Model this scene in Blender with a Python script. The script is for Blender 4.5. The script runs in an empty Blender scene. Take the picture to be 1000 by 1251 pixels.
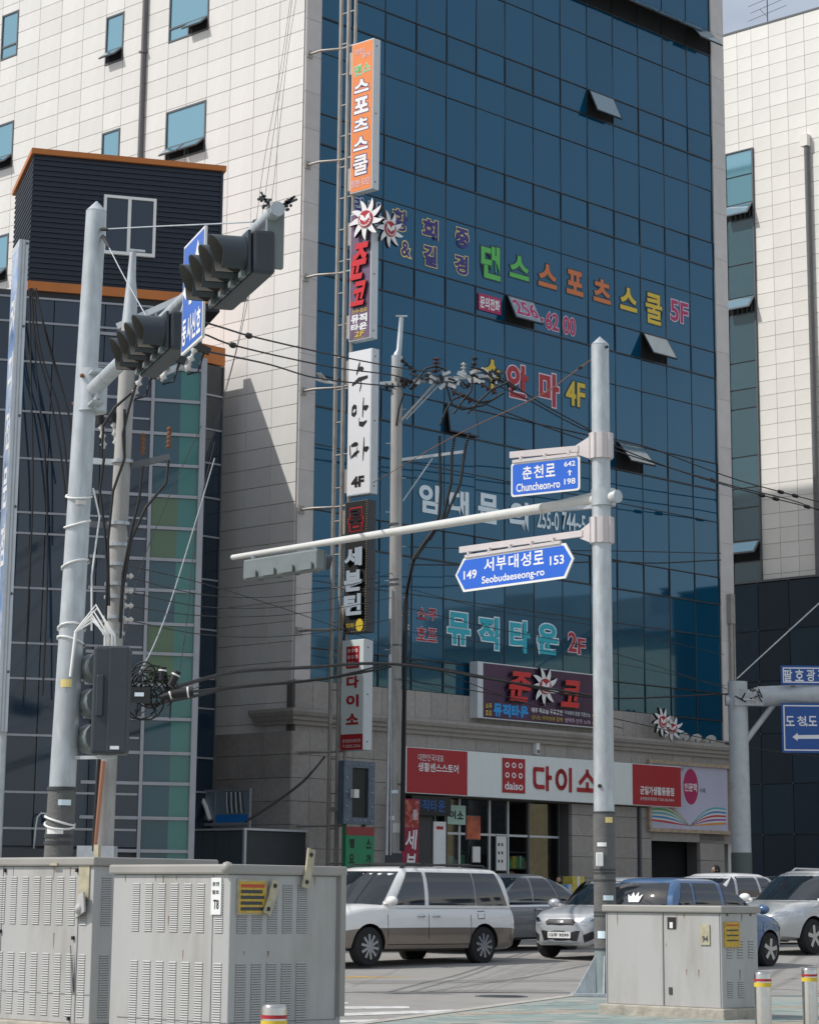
import bpy, bmesh, math, random
from mathutils import Vector, Matrix
random.seed(7)
sc = bpy.context.scene
COL = sc.collection
PI = math.pi
# ------------------------------------------------------------------ camera
F, PIT, ROLL = 2938.9, .2131, .0092      # focal length (px of a 1000 px wide frame), pitch, roll
CXP, CYP, H = 500., 463.7, 1.2           # principal point, camera height
cd = bpy.data.cameras.new('camera'); cam = bpy.data.objects.new('camera', cd); COL.objects.link(cam)
sc.camera = cam
cd.sensor_fit = 'HORIZONTAL'; cd.sensor_width = 36; cd.lens = F/1000*36
cd.shift_x = 0; cd.shift_y = -(625.5-CYP)/1000
cd.clip_start = .5; cd.clip_end = 4000
cam.matrix_world = Matrix.Translation((0, 0, H)) @ Matrix.Rotation(PI/2+PIT, 4, 'X') @ Matrix.Rotation(ROLL, 4, 'Z')
# ------------------------------------------------------------------ light
SUN_AZ = math.radians(43.72+math.atan2(.5, .75)*180/PI)     # direction the rays travel, clockwise from +Y
SUN_EL = math.atan2(1, math.hypot(.5, .75))
w = bpy.data.worlds.new('World'); sc.world = w; w.use_nodes = True
nt = w.node_tree
bg = nt.nodes['Background']; sky = nt.nodes.new('ShaderNodeTexSky')
sky.sky_type = 'NISHITA'; sky.sun_disc = False; sky.sun_elevation = SUN_EL
sky.sun_rotation = SUN_AZ+PI; sky.air_density = 1.0; sky.dust_density = 2.2; sky.ozone_density = 1.0; sky.altitude = 100
# thin summer cloud over the blue
tc = nt.nodes.new('ShaderNodeTexCoord'); mp = nt.nodes.new('ShaderNodeMapping'); mp.inputs['Scale'].default_value = (1, 1, 2.6)
nz = nt.nodes.new('ShaderNodeTexNoise'); nz.inputs['Scale'].default_value = 2.3; nz.inputs['Detail'].default_value = 7; nz.inputs['Roughness'].default_value = .56
cr = nt.nodes.new('ShaderNodeValToRGB'); cr.color_ramp.elements[0].position = .46; cr.color_ramp.elements[1].position = .66
cr.color_ramp.elements[0].color = (.42, .42, .42, 1); cr.color_ramp.elements[1].color = (.75, .75, .75, 1)
mx = nt.nodes.new('ShaderNodeMixRGB'); mx.inputs[2].default_value = (6.6, 6.9, 7.3, 1)
nt.links.new(tc.outputs['Generated'], mp.inputs[0]); nt.links.new(mp.outputs[0], nz.inputs[0])
nt.links.new(nz.outputs[0], cr.inputs[0]); nt.links.new(cr.outputs[0], mx.inputs[0]); nt.links.new(sky.outputs[0], mx.inputs[1])
nt.links.new(mx.outputs[0], bg.inputs[0]); bg.inputs[1].default_value = .122
sd = bpy.data.lights.new('sun', 'SUN'); so = bpy.data.objects.new('sun', sd); COL.objects.link(so)
sd.energy = 3.35; sd.angle = math.radians(.53); sd.color = (1, .965, .92)
so.location = (-60, -20, 80)
so.rotation_euler = Vector((math.sin(SUN_AZ)*math.cos(SUN_EL), math.cos(SUN_AZ)*math.cos(SUN_EL), -math.sin(SUN_EL))).to_track_quat('-Z', 'Y').to_euler()
vs = sc.view_settings; vs.view_transform = 'Standard'; vs.look = 'None'; vs.exposure = 0; vs.gamma = 1; vs.use_curve_mapping = False
sc.cycles.max_bounces = 6; sc.cycles.transparent_max_bounces = 8

# ------------------------------------------------------------------ geometry helpers
def ray(px, py):
    x, y = px-CXP, py-CYP; c, s = math.cos(ROLL), math.sin(ROLL)
    x, y = x*c+y*s, -x*s+y*c
    c, s = math.cos(PIT), math.sin(PIT); u = -y/F
    return Vector((x/F, c-u*s, s+u*c))
CP = Vector((0, 0, H))
def atY(px, py, Y):
    d = ray(px, py); return CP+d*(Y/d.y)
def atZ(px, py, z=0.):
    d = ray(px, py); return CP+d*((z-H)/d.z)
def onplane(px, py, p0, n):
    d = ray(px, py); return CP+d*((p0-CP).dot(n)/d.dot(n))
def proj(P):
    X, Y, Z = P[0], P[1], P[2]-H; c, s = math.cos(PIT), math.sin(PIT)
    d = Y*c+Z*s; u = -Y*s+Z*c; x = F*X/d; y = -F*u/d
    c, s = math.cos(ROLL), math.sin(ROLL)
    return (CXP+x*c-y*s, CYP+x*s+y*c)
AZ = .7631
O = Vector((-2.8336, 60., 0)); DR = Vector((math.sin(AZ), math.cos(AZ), 0)); DL = Vector((-math.cos(AZ), math.sin(AZ), 0))
UP = Vector((0, 0, 1))
BROT = PI/2-AZ      # building frame: x along the glass front, y away behind it, z up
def GB(px, py, off=0.):   # point on the glass front (off metres proud of it) in the building frame
    P = onplane(px, py, O-DL*off, -DL)-O
    return P.dot(DR), P.z
def LB(px, py, off=0.):   # point on the white side wall: (distance from the corner, height)
    P = onplane(px, py, O-DR*off, -DR)-O
    return P.dot(DL), P.z
def toB(P, org=O):
    q = Vector(P)-org; return Vector((q.dot(DR), q.dot(DL), q.z))

class MB:
    def __init__(s): s.v = []; s.f = []; s.mi = []; s.sm = []
    def add(s, vs, fs, mi=0, smooth=False):
        b = len(s.v); s.v += [tuple(v) for v in vs]
        for f in fs: s.f.append([b+i for i in f]); s.mi.append(mi); s.sm.append(smooth)
        return s
    def box(s, x0, x1, y0, y1, z0, z1, mi=0):
        return s.add([(x0,y0,z0),(x1,y0,z0),(x1,y1,z0),(x0,y1,z0),(x0,y0,z1),(x1,y0,z1),(x1,y1,z1),(x0,y1,z1)],
              [(0,3,2,1),(4,5,6,7),(0,1,5,4),(1,2,6,5),(2,3,7,6),(3,0,4,7)], mi)
    def bar(s, p, q, w, h, mi=0, up=UP):
        p = Vector(p); q = Vector(q); d = (q-p).normalized(); a = d.cross(Vector(up))
        if a.length < 1e-4: a = d.cross(Vector((1,0,0)))
        a.normalize(); b = a.cross(d).normalized()
        vs = [e+a*(i*w/2)+b*(j*h/2) for e in (p, q) for i, j in ((-1,-1),(1,-1),(1,1),(-1,1))]
        return s.add(vs, [(0,1,2,3),(7,6,5,4),(0,4,5,1),(1,5,6,2),(2,6,7,3),(3,7,4,0)], mi)
    def tube(s, path, r, n=8, mi=0, caps=True, smooth=True):
        pts = [Vector(p) for p in path]; rr = r if isinstance(r, (list, tuple)) else [r]*len(pts)
        vs = []; prev = None
        for i, p in enumerate(pts):
            t = (pts[min(i+1, len(pts)-1)]-pts[max(i-1, 0)]).normalized()
            if prev is None:
                a = t.cross(UP)
                if a.length < 1e-3: a = t.cross(Vector((1,0,0)))
            else: a = prev-t*prev.dot(t)
            a.normalize(); prev = a; b = t.cross(a)
            for k in range(n):
                an = 2*PI*k/n; vs.append(p+(a*math.cos(an)+b*math.sin(an))*rr[i])
        fs = []
        for i in range(len(pts)-1):
            for k in range(n): fs.append((i*n+k, i*n+(k+1)%n, (i+1)*n+(k+1)%n, (i+1)*n+k))
        s.add(vs, fs, mi, smooth)
        if caps:
            s.add(vs[:n], [tuple(range(n))[::-1]], mi); s.add(vs[-n:], [tuple(range(n))], mi)
        return s
    def poly(s, pts, n, t, mi=0, mside=None):     # polygon pts (3-D, planar) extruded by t along n
        pts = [Vector(p) for p in pts]; n = Vector(n); k = len(pts)
        tri = None
        vs = pts+[p+n*t for p in pts]
        s.add(vs, [tuple(range(k, 2*k)), tuple(range(k))[::-1]], mi)
        s.add(vs, [(i, (i+1)%k, k+(i+1)%k, k+i) for i in range(k)], mi if mside is None else mside)
        return s
    def sphere(s, c, r, n=10, m=6, mi=0, sz=1.):
        c = Vector(c); vs = [c+Vector((0,0,r*sz))]
        for j in range(1, m):
            a = PI*j/m
            for k in range(n): vs.append(c+Vector((r*math.sin(a)*math.cos(2*PI*k/n), r*math.sin(a)*math.sin(2*PI*k/n), r*sz*math.cos(a))))
        vs.append(c-Vector((0,0,r*sz))); fs = []
        for k in range(n):
            fs.append((0, 1+k, 1+(k+1)%n)); L = 1+(m-2)*n
            fs.append((len(vs)-1, L+(k+1)%n, L+k))
        for j in range(m-2):
            for k in range(n): fs.append((1+j*n+k, 1+(j+1)*n+k, 1+(j+1)*n+(k+1)%n, 1+j*n+(k+1)%n))
        return s.add(vs, fs, mi, True)
    def mesh(s, name, mats):
        me = bpy.data.meshes.new(name); me.from_pydata(s.v, [], s.f)
        for m in (mats if isinstance(mats, (list, tuple)) else [mats]): me.materials.append(m)
        me.polygons.foreach_set('material_index', s.mi); me.polygons.foreach_set('use_smooth', s.sm)
        me.update(); return me
    def build(s, name, mats, parent=None, fix=False):
        me = s.mesh(name, mats)
        if fix:
            bm = bmesh.new(); bm.from_mesh(me); bmesh.ops.remove_doubles(bm, verts=bm.verts, dist=1e-5)
            bmesh.ops.recalc_face_normals(bm, faces=bm.faces); bm.to_mesh(me); bm.free()
        return link(name, me, parent)
def link(name, me, parent=None, loc=None, rot=None):
    o = bpy.data.objects.new(name, me); COL.objects.link(o)
    if parent is not None: o.parent = parent
    if loc is not None: o.location = loc
    if rot is not None: o.rotation_euler = rot
    return o
def thing(name, label, cat, loc=(0,0,0), rz=0., group=None):
    o = bpy.data.objects.new(name, None); COL.objects.link(o); o.empty_display_size = .2
    o.location = loc; o.rotation_euler = (0, 0, rz); tag(o, label, cat, group); return o
def tag(o, label=None, cat=None, group=None, kind=None):
    if label: o['label'] = label
    if cat: o['category'] = cat
    if group: o['group'] = group
    if kind: o['kind'] = kind
    return o
def bevel(o, w=.01, seg=2, ang=40):
    m = o.modifiers.new('bevel', 'BEVEL'); m.width = w; m.segments = seg; m.limit_method = 'ANGLE'; m.angle_limit = math.radians(ang); return o

# ------------------------------------------------------------------ materials
def mat(name, col, rough=.6, metal=0., spec=.5, var=0., scale=5., bump=0., bscale=60., dirt=None, dscale=1.5, dth=(.5, .7), coat=0., stretch=(1,1,1), obj=0., ior=None, emit=None, alpha=None, trans=0.):
    m = bpy.data.materials.new(name); m.use_nodes = True; t = m.node_tree; b = t.nodes['Principled BSDF']; L = t.links.new
    b.inputs['Roughness'].default_value = rough; b.inputs['Metallic'].default_value = metal; b.inputs['Specular IOR Level'].default_value = spec
    b.inputs['Coat Weight'].default_value = coat; b.inputs['Coat Roughness'].default_value = .05
    if ior: b.inputs['IOR'].default_value = ior
    if trans: b.inputs['Transmission Weight'].default_value = trans
    if emit: b.inputs['Emission Color'].default_value = (*emit[:3], 1); b.inputs['Emission Strength'].default_value = emit[3]
    c4 = (*col, 1); b.inputs['Base Color'].default_value = c4
    tc = None
    def coords():
        nonlocal tc
        if tc is None:
            c = t.nodes.new('ShaderNodeTexCoord'); mp = t.nodes.new('ShaderNodeMapping'); mp.inputs['Scale'].default_value = stretch
            L(c.outputs['Object'], mp.inputs[0]); tc = mp.outputs[0]
        return tc
    cur = None
    if var:
        n = t.nodes.new('ShaderNodeTexNoise'); n.inputs['Scale'].default_value = scale; n.inputs['Detail'].default_value = 6; L(coords(), n.inputs[0])
        r = t.nodes.new('ShaderNodeMapRange'); r.inputs[1].default_value = .3; r.inputs[2].default_value = .7; r.inputs[3].default_value = 1-var; r.inputs[4].default_value = 1+var
        L(n.outputs[0], r.inputs[0]); h = t.nodes.new('ShaderNodeHueSaturation'); h.inputs['Color'].default_value = c4; L(r.outputs[0], h.inputs['Value']); cur = h.outputs[0]
    if obj:
        oi = t.nodes.new('ShaderNodeObjectInfo'); r = t.nodes.new('ShaderNodeMapRange'); r.inputs[3].default_value = 1-obj; r.inputs[4].default_value = 1+obj
        L(oi.outputs['Random'], r.inputs[0]); h = t.nodes.new('ShaderNodeHueSaturation'); h.inputs['Color'].default_value = c4
        if cur: L(cur, h.inputs['Color'])
        L(r.outputs[0], h.inputs['Value']); cur = h.outputs[0]
    if dirt:
        n = t.nodes.new('ShaderNodeTexNoise'); n.inputs['Scale'].default_value = dscale; n.inputs['Detail'].default_value = 9; n.inputs['Roughness'].default_value = .65; L(coords(), n.inputs[0])
        r = t.nodes.new('ShaderNodeMapRange'); r.inputs[1].default_value = dth[0]; r.inputs[2].default_value = dth[1]; L(n.outputs[0], r.inputs[0])
        x = t.nodes.new('ShaderNodeMixRGB'); x.inputs[1].default_value = c4; x.inputs[2].default_value = (*dirt, 1); L(r.outputs[0], x.inputs[0])
        if cur: L(cur, x.inputs[1])
        cur = x.outputs[0]
    if cur: L(cur, b.inputs['Base Color'])
    if bump:
        n = t.nodes.new('ShaderNodeTexNoise'); n.inputs['Scale'].default_value = bscale; n.inputs['Detail'].default_value = 5; L(coords(), n.inputs[0])
        bp = t.nodes.new('ShaderNodeBump'); bp.inputs['Strength'].default_value = bump; bp.inputs['Distance'].default_value = .02; L(n.outputs[0], bp.inputs['Height']); L(bp.outputs[0], b.inputs['Normal'])
    return m
def flat(name, col, rough=.45, **k): return mat(name, col, rough, **k)
M = {}
M['tile'] = mat('white_stone_tile', (.71,.70,.67), .55, var=.04, scale=.8, obj=.045, dirt=(.50,.48,.43), dscale=.8, dth=(.52,.88), bump=.05, stretch=(1,1,.16))
M['joint'] = mat('tile_joint', (.46,.44,.40), .9)
M['stone'] = mat('podium_granite', (.36,.335,.31), .6, var=.10, scale=9, obj=.07, bump=.1, bscale=90, dirt=(.24,.22,.20), dscale=.8, dth=(.5,.85))
M['stone_joint'] = mat('podium_joint', (.11,.105,.10), .9)
M['pilaster'] = mat('grey_pilaster_stone', (.60,.57,.55), .6, var=.06, scale=2, obj=.04)
M['glass'] = mat('blue_mirror_glass', (.003,.056,.112), .035, spec=.85, ior=1.66, obj=.16)
M['glass'].node_tree.nodes['Principled BSDF'].inputs['Specular Tint'].default_value = (.33,.66,.90,1)
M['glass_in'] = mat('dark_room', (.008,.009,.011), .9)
M['glass_sash'] = mat('pale_open_glass', (.10,.20,.26), .05, spec=1., ior=1.8)
M['cyan'] = mat('sky_mirror_window_glass', (.16,.36,.44), .05, spec=1., ior=1.8, metal=.35, obj=.05)
M['mull'] = mat('bronze_sealant', (.05,.06,.065), .5)
M['vent'] = mat('black_vent_frame', (.010,.014,.018), .4)
M['wframe'] = mat('grey_window_frame', (.10,.11,.12), .45)
M['steel'] = mat('galvanised_steel', (.50,.54,.56), .42, metal=.35, var=.13, scale=14, dirt=(.40,.42,.43), dscale=5, dth=(.45,.75), bump=.03, stretch=(1,1,.35))
M['rack'] = mat('painted_rack_pipe', (.36,.34,.31), .45, metal=.2, var=.15, scale=3, dirt=(.22,.13,.08), dscale=3, dth=(.6,.75))
M['dpipe'] = mat('dark_drain_pipe', (.13,.13,.135), .5, var=.1)
M['lpipe'] = mat('sheet_edge', (.58,.62,.64), .4, metal=.2, var=.05)
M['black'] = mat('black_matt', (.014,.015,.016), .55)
M['dark'] = mat('charcoal', (.045,.05,.055), .5, var=.1)
M['rubber'] = mat('black_cable', (.012,.012,.013), .6)
M['white'] = mat('white_paint', (.80,.80,.78), .5, var=.03)
M['concrete'] = mat('pole_concrete', (.40,.39,.37), .85, var=.12, scale=4, dirt=(.25,.24,.22), dscale=3, dth=(.5,.7), bump=.15, stretch=(1,1,.3))
M['porcelain'] = mat('insulator_porcelain', (.62,.60,.56), .25)
M['porc_brown'] = mat('brown_insulator', (.10,.04,.03), .3)
M['rust'] = mat('rust', (.22,.10,.05), .9, var=.3)
def text_mat(name, col, rough=.5): return M.setdefault('t_'+name, mat('print_'+name, col, rough))
RED = text_mat('red', (.40,.018,.028)); WHT = text_mat('white', (.82,.82,.82)); GRN = text_mat('green', (.10,.50,.10)); ORG = text_mat('orange', (.62,.17,.05))
YEL = text_mat('yellow', (.70,.50,.04)); NAV = text_mat('navy', (.035,.03,.20)); BLK = text_mat('black', (.012,.012,.014)); MAG = text_mat('magenta', (.42,.02,.11))
TEA = text_mat('teal', (.02,.42,.52)); PNK = text_mat('pink_white', (.72,.58,.68)); PALE = text_mat('pale_blue', (.74,.86,.92)); DKO = text_mat('dark_outline', (.02,.05,.06)); CRM = text_mat('cream', (.85,.68,.26))

# ------------------------------------------------------------------ lettering: outlines taken from the built-in font
_gc = {}
def glyph(ch, off=0.):
    k = (ch, off)
    if k not in _gc:
        c = bpy.data.curves.new('t', 'FONT'); c.body = ch; c.offset = off; c.resolution_u = 4
        o = bpy.data.objects.new('t', c)
        m = bpy.data.meshes.new_from_object(o)
        _gc[k] = ([(v.co.x, v.co.y) for v in m.vertices], [tuple(p.vertices) for p in m.polygons])
        bpy.data.objects.remove(o); bpy.data.curves.remove(c); bpy.data.meshes.remove(m)
    return _gc[k]
def put_text(mb, s, x0, x1, z0, z1, fr, bold=.0, outline=0., mi=0, omi=1, d=.006, italic=0.):
    """text s squeezed into the rectangle x0..x1, z0..z1 of the frame fr=(origin, right, up, outward)"""
    org, R, U, N = fr
    V0, _ = glyph(s, 0.)
    xs = [v[0] for v in V0]; ys = [v[1] for v in V0]
    a0, a1, b0, b1 = min(xs), max(xs), min(ys), max(ys)
    if outline: b0 -= outline; b1 += outline; a0 -= outline; a1 += outline
    elif bold: b0 -= bold; b1 += bold; a0 -= bold; a1 += bold
    sx = (x1-x0)/max(a1-a0, 1e-6); sy = (z1-z0)/max(b1-b0, 1e-6)
    for lay, off, m_, dd in ((0, outline, omi, d*.45), (1, bold, mi, d)):
        if lay == 0 and not outline: continue
        V, Fc = glyph(s, off)
        vs = [org+R*(x0+(x-a0)*sx+italic*(y-b0)*sy)+U*(z0+(y-b0)*sy)+N*dd for x, y in V]
        mb.add(vs, Fc, m_)
# ------------------------------------------------------------------ ground
def noise_ground(name, col, col2, scale, bump, extra=None):
    return mat(name, col, .85, var=.10, scale=scale, dirt=col2, dscale=.45, dth=(.42, .72), bump=bump, bscale=160)
M['asphalt'] = noise_ground('asphalt', (.27,.262,.245), (.315,.305,.285), 3, .25)
M['sidewalk'] = mat('far_pavement', (.30,.28,.26), .85, var=.12, scale=3, bump=.1)
M['near_pave'] = mat('bluegreen_pavement', (.27,.31,.29), .85, var=.15, scale=2.5, dirt=(.34,.33,.29), dscale=.8, dth=(.45,.62), bump=.2)
M['kerb'] = mat('kerb_granite', (.42,.40,.36), .8, var=.15, scale=6, bump=.2)
M['paint'] = mat('road_paint_white', (.62,.62,.60), .7, var=.12, scale=5, dirt=(.25,.24,.23), dscale=6, dth=(.5,.68))
M['paint_y'] = mat('road_paint_yellow', (.50,.30,.05), .7, var=.15, scale=5, dirt=(.22,.19,.15), dscale=6, dth=(.48,.66))
def GZ(Y):      # the street climbs a little towards the shops
    t = min(max((Y-38.)/16., 0), 1); return .30*t*t*(3-2*t)
g_ = MB(); ysr = [-300, 0, 20, 36]+[38+i for i in range(17)]+[60, 100, 400, 3000]; gv = []
for y in ysr: gv += [(-1500, y, GZ(y)), (1500, y, GZ(y))]
g_.add(gv, [(2*i, 2*i+1, 2*i+3, 2*i+2) for i in range(len(ysr)-1)], 0, True); tag(g_.build('ground', M['asphalt']), kind='structure')
PZ = .30+.13
E_ = Vector
def sheet(name, pts, z, m, t=.004, kind='structure'):
    b = MB(); b.poly([(p[0], p[1], z-t*.9) for p in pts], (0,0,1), t*.9, 0); return tag(b.build(name, m), kind=kind)
# far pavement along the glass front: 3.4 m wide, with a kerb
def fb(x, y): p = O+DR*x+DL*y; return (p.x, p.y)
KY = -4.6
fp = MB(); fp.poly([(*fb(-40, KY), .0), (*fb(60, KY), .0), (*fb(60, 60), .0), (*fb(-40, 60), .0)], (0,0,1), PZ)
tag(fp.build('far_pavement', M['sidewalk']), kind='structure')
kb = MB()
for i in range(-40, 60):
    kb.poly([(*fb(i+.01, KY-.16), 0), (*fb(i+.99, KY-.16), 0), (*fb(i+.99, KY-.003), 0), (*fb(i+.01, KY-.003), 0)], (0,0,1), PZ+.01)
tag(kb.build('far_kerb', M['kerb']), kind='structure')
# near pavement: its kerb corner lies under the sign pole
kc = atZ(700, 1226); n1 = atZ(560, 1251); 
c_a = atZ(712, 1221, .0); c_b = atZ(420, 1262, .0)
near = [(c_b.x-14, c_b.y-3.4), (c_b.x, c_b.y), (c_a.x, c_a.y), (c_a.x+1.2, c_a.y+.35), (c_a.x+26, c_a.y+5.5), (40, -8), (-14, -8)]
npv = MB(); npv.poly([(x, y, .0) for x, y in near], (0,0,1), .045); tag(npv.build('near_pavement', M['near_pave']), kind='structure')
nk = MB()
for a, b in zip(near[0:4], near[1:5]):
    a = Vector((*a, 0)); b = Vector((*b, 0)); d = (b-a); n = max(1, int(d.length/1.0)); u = d/n; s = Vector((-d.y, d.x, 0)).normalized()
    for i in range(n): nk.poly([a+u*(i+.01), a+u*(i+.99), a+u*(i+.99)+s*.15, a+u*(i+.01)+s*.15], (0,0,1), .055)
tag(nk.build('near_kerb', M['kerb']), kind='structure')
# paving blocks of the near pavement that are close enough to tell apart
pvr = tag(thing('paving', 'bluish-green concrete block paving on the near corner', 'paving', (0,0,.047)), kind='structure')
del pvr['category']
pm = [mat('paving_block_%d' % i, c, .85, var=.10, scale=4, bump=.15, obj=.12) for i, c in enumerate([(.24,.30,.28), (.33,.33,.30), (.36,.29,.22)])]
pb = MB(); pb.box(-.145, .145, -.145, .145, 0, .006); pmes = [pb.mesh('paving_block', m) for m in pm]
def inpoly(x, y, P):
    c = False; j = len(P)-1
    for i in range(len(P)):
        if (P[i][1] > y) != (P[j][1] > y) and x < (P[j][0]-P[i][0])*(y-P[i][1])/(P[j][1]-P[i][1])+P[i][0]: c = not c
        j = i
    return c
def q2(x, y): return Vector((x*math.cos(.55)-y*math.sin(.55), x*math.sin(.55)+y*math.cos(.55)))
cnt = 0
cands = []
for i in range(-100, 160):
    for j in range(-20, 160):
        p = q2(i*.3, j*.3); 
        if not inpoly(p.x, p.y, near) or not inpoly(p.x+.2, p.y+.25, near) or not inpoly(p.x-.2, p.y+.25, near): continue
        u, v = proj((p.x, p.y, .05)) if p.y > 5 else (0, 9999)
        if 415 < u < 1010 and 1200 < v < 1262: cands.append((p.y, p, i, j))
cands.sort(key=lambda t: t[0])
for _, p, i, j in cands[:300]:
    o = link('paving_block', pmes[2 if j % 9 == 0 else (1 if random.random() < .22 else 0)], pvr, (p.x, p.y, random.uniform(-.003, .001)), (0, 0, .55))
# road markings
def stripe(px0, py0, px1, py1, wpx, m, name='road_marking', z=.006):
    a = atZ(px0, py0, z); b = atZ(px1, py1, z); c = atZ(px1, py1+wpx, z); d = atZ(px0, py0+wpx, z)
    return sheet(name, [a, b, c, d], z, m)
stripe(414, 1193.5, 660, 1190.5, 1.6, M['paint_y'], 'yellow_centre_line')
stripe(640, 1189, 760, 1186, 1.4, M['paint_y'], 'yellow_centre_line')
stripe(932, 1163, 1004, 1162.5, 1.6, M['paint_y'], 'yellow_centre_line')
for a in ((414,1230,500,1229.5,2.8), (414,1238,560,1233.5,3.4), (414,1246.5,470,1245.5,3), (525,1238,572,1242.5,2.4), (414,1225,425,1225,1.6), (712,1195,742,1195,1.4)):
    stripe(*a, M['paint'], 'white_crossing_stripe')
stripe(600, 1175, 740, 1172, 2, M['paint'], 'white_lane_line'); stripe(636, 1236, 680, 1233, 2.2, M['paint_y'], 'yellow_kerb_line')

# ------------------------------------------------------------------ the office building
ob = thing('office_building', 'tall corner office block with blue mirror-glass front and white tiled side wall', 'building', O, BROT)
XC = [.5702+1.2325*i for i in range(15)]; XR = XC[-1]; ROOF = 34.2; DEPTH = 26.; WX = 18.5
def T(k): return 7.3735+3.5162*k
bm_ = MB(); bm_.box(.14, WX, .14, DEPTH, 3.9, ROOF-.2); bm_.build('wall_core', M['joint'], ob)
bm_ = MB(); bm_.box(-.02, WX+.02, -.02, DEPTH, ROOF-.2, ROOF); bm_.build('roof', M['dark'], ob)
# panes
_pc = {}
def pane_mesh(w, h, m, name='pane'):
    k = (round(w, 3), round(h, 3), m.name)
    if k not in _pc:
        b = MB(); b.box(-w/2, w/2, 0, .02, -h/2, h/2); _pc[k] = b.mesh(name, m)
    return _pc[k]
def add_pane(x0, x1, z0, z1, g=.014, y=.0):
    o = link('pane', pane_mesh(x1-x0-2*g, z1-z0-2*g, M['glass']), ob, ((x0+x1)/2, y+.01, (z0+z1)/2))
    o.rotation_euler = (random.gauss(0, .005), 0, random.gauss(0, .005)); return o
OPEN = {(5,9):24, (3,6):26, (3,11):30, (2,10):38, (2,4):9}
SAME = {(2,4)}
for c in range(7, 14): OPEN[(6,c)] = 52 if c < 13 else 40
MIDH = .99
sash_me = {}
for k in range(0, 8):
    for c in range(14):
        x0, x1 = XC[c], XC[c+1]; t = T(k); vb = t-.8316
        if k == 7:
            add_pane(x0, x1, vb, t+.99)     # top storey: one row of taller panes
        elif (k, c) in OPEN:
            a = math.radians(OPEN[(k, c)]); h = .78; wd = x1-x0-.06
            s = MB(); s.box(-wd/2, wd/2, -.02, .02, -h, 0, 0); s.box(-wd/2+.04, wd/2-.04, -.024, -.0195, -h+.04, -.04, 1); s.box(-wd/2+.04, wd/2-.04, .0195, .024, -h+.04, -.04, 1)
            so_ = s.build('window_sash', [M['vent'], M['glass'] if (k, c) in SAME else M['glass_sash']], ob); so_['label'] = 'vent window tilted open'
            so_.location = ((x0+x1)/2, -.03, t-.03); so_.rotation_euler = (-a, 0, 0)
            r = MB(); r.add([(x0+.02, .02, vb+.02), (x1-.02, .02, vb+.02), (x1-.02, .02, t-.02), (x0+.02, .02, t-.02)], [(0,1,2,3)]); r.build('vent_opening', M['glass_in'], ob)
        else: add_pane(x0, x1, vb, t, .025)
        if k > 0:
            m_ = vb-MIDH; add_pane(x0, x1, m_, vb); add_pane(x0, x1, T(k-1), m_)
        elif c >= 12: add_pane(x0, x1, 5.95, vb)
for c in range(15):
    b = MB(); b.box(XC[c]-.009, XC[c]+.009, -.006, .1, 6.56 if c < 12 else 5.95, ROOF-.3); b.build('mullion', M['mull'], ob)
    for k in range(0, 8):
        b = MB(); b.box(XC[c]-.017, XC[c]+.017, -.016, -.0065, T(k)-.8316, T(k)); b.build('vent_post', M['vent'], ob)
for k in range(0, 8):
    for z, hw, m_ in ((T(k), .011, 'vent'), (T(k)-.8316, .021, 'vent'), (T(k)-.8316-MIDH, .008, 'mull')):
        if k == 0 and m_ == 'mull': continue
        b = MB(); b.box(XC[0], XC[14], -.02, -.0165, z-hw, z+hw); b.build('transom', M[m_], ob)
# right pilaster and the grey corner pilaster, in stone lengths
def slabs(x0, x1, y0, y1, z0, z1, step, m, name, j=.012, par=ob):
    z = z0
    while z < z1-.05:
        e = min(z+step, z1); b = MB(); b.box(x0, x1, y0, y1, z+j/2, e-j/2); b.build(name, m, par); z = e
slabs(.012, .5582, -.05, .2, 5.8, ROOF, 1.0068, M['pilaster'], 'pilaster_stone')
slabs(XR+.012, WX, -.05, .2, 5.96, ROOF, 1.5, M['pilaster'], 'pilaster_stone')
b = MB(); b.box(.02, .5582, -.04, .1, 5.8, ROOF); b.box(XR+.02, WX-.01, -.04, .1, 5.9, ROOF); b.build('pilaster_core', M['joint'], ob)
b = MB(); b.box(XC[0]-.012, XC[0], -.05, .05, 5.95, ROOF); b.build('glass_edge_trim', M['wframe'], ob)
# white side wall: 1.0 x 0.5 m stone tiles with open joints, around the windows
SC = [0,.95,1.91,2.86,3.82,4.66,5.49,6.48,7.48,8.28,9.34,10.38,11.42,12.48,13.3,14.3,15.3,16.3,17.3,18.3,19.3,20.3]
wins = []
for n in range(-1, 6):
    z = 21.06+(n)*3.5; wins.append((3.82, 5.49, z-3.5*0, z+1.47, 2)); wins.append((7.48, 8.28, z, z+1.47, 1))
    wins.append((12.48, 13.3, z+1.36, z+1.36+1.45, 1))
wins = [w_ for w_ in wins if w_[2] > 16 and w_[3] < ROOF]
tiles = []
for r in range(-22, 44):
    z1 = 24.102-r*.5034; z0 = z1-.5034
    if z0 < 2.3 or z1 > ROOF: continue
    for c in range(len(SC)-1):
        s0, s1 = SC[c], SC[c+1]
        segs = [(z0, z1)]
        for w_ in wins:
            if w_[0] < s1-.02 and w_[1] > s0+.02:
                ns = []
                for a, b2 in segs:
                    if w_[3] <= a or w_[2] >= b2: ns.append((a, b2)); continue
                    if w_[2] > a+.04: ns.append((a, w_[2]))
                    if w_[3] < b2-.04: ns.append((w_[3], b2))
                segs = ns
        for a, b2 in segs:
            mid = (s0+s1)/2; P = O+DL*mid+UP*((a+b2)/2); u, v = proj(P)
            hidden = (u < 262 and v > 205 and u > 30) or u < -15 or v < -20 or (u < 262 and v > 420) or v > 1060
            tiles.append((hidden, P.y, s0, s1, a, b2))
tiles.sort(key=lambda t: (t[0], t[1]))
tme = {}
rest = MB()
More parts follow.
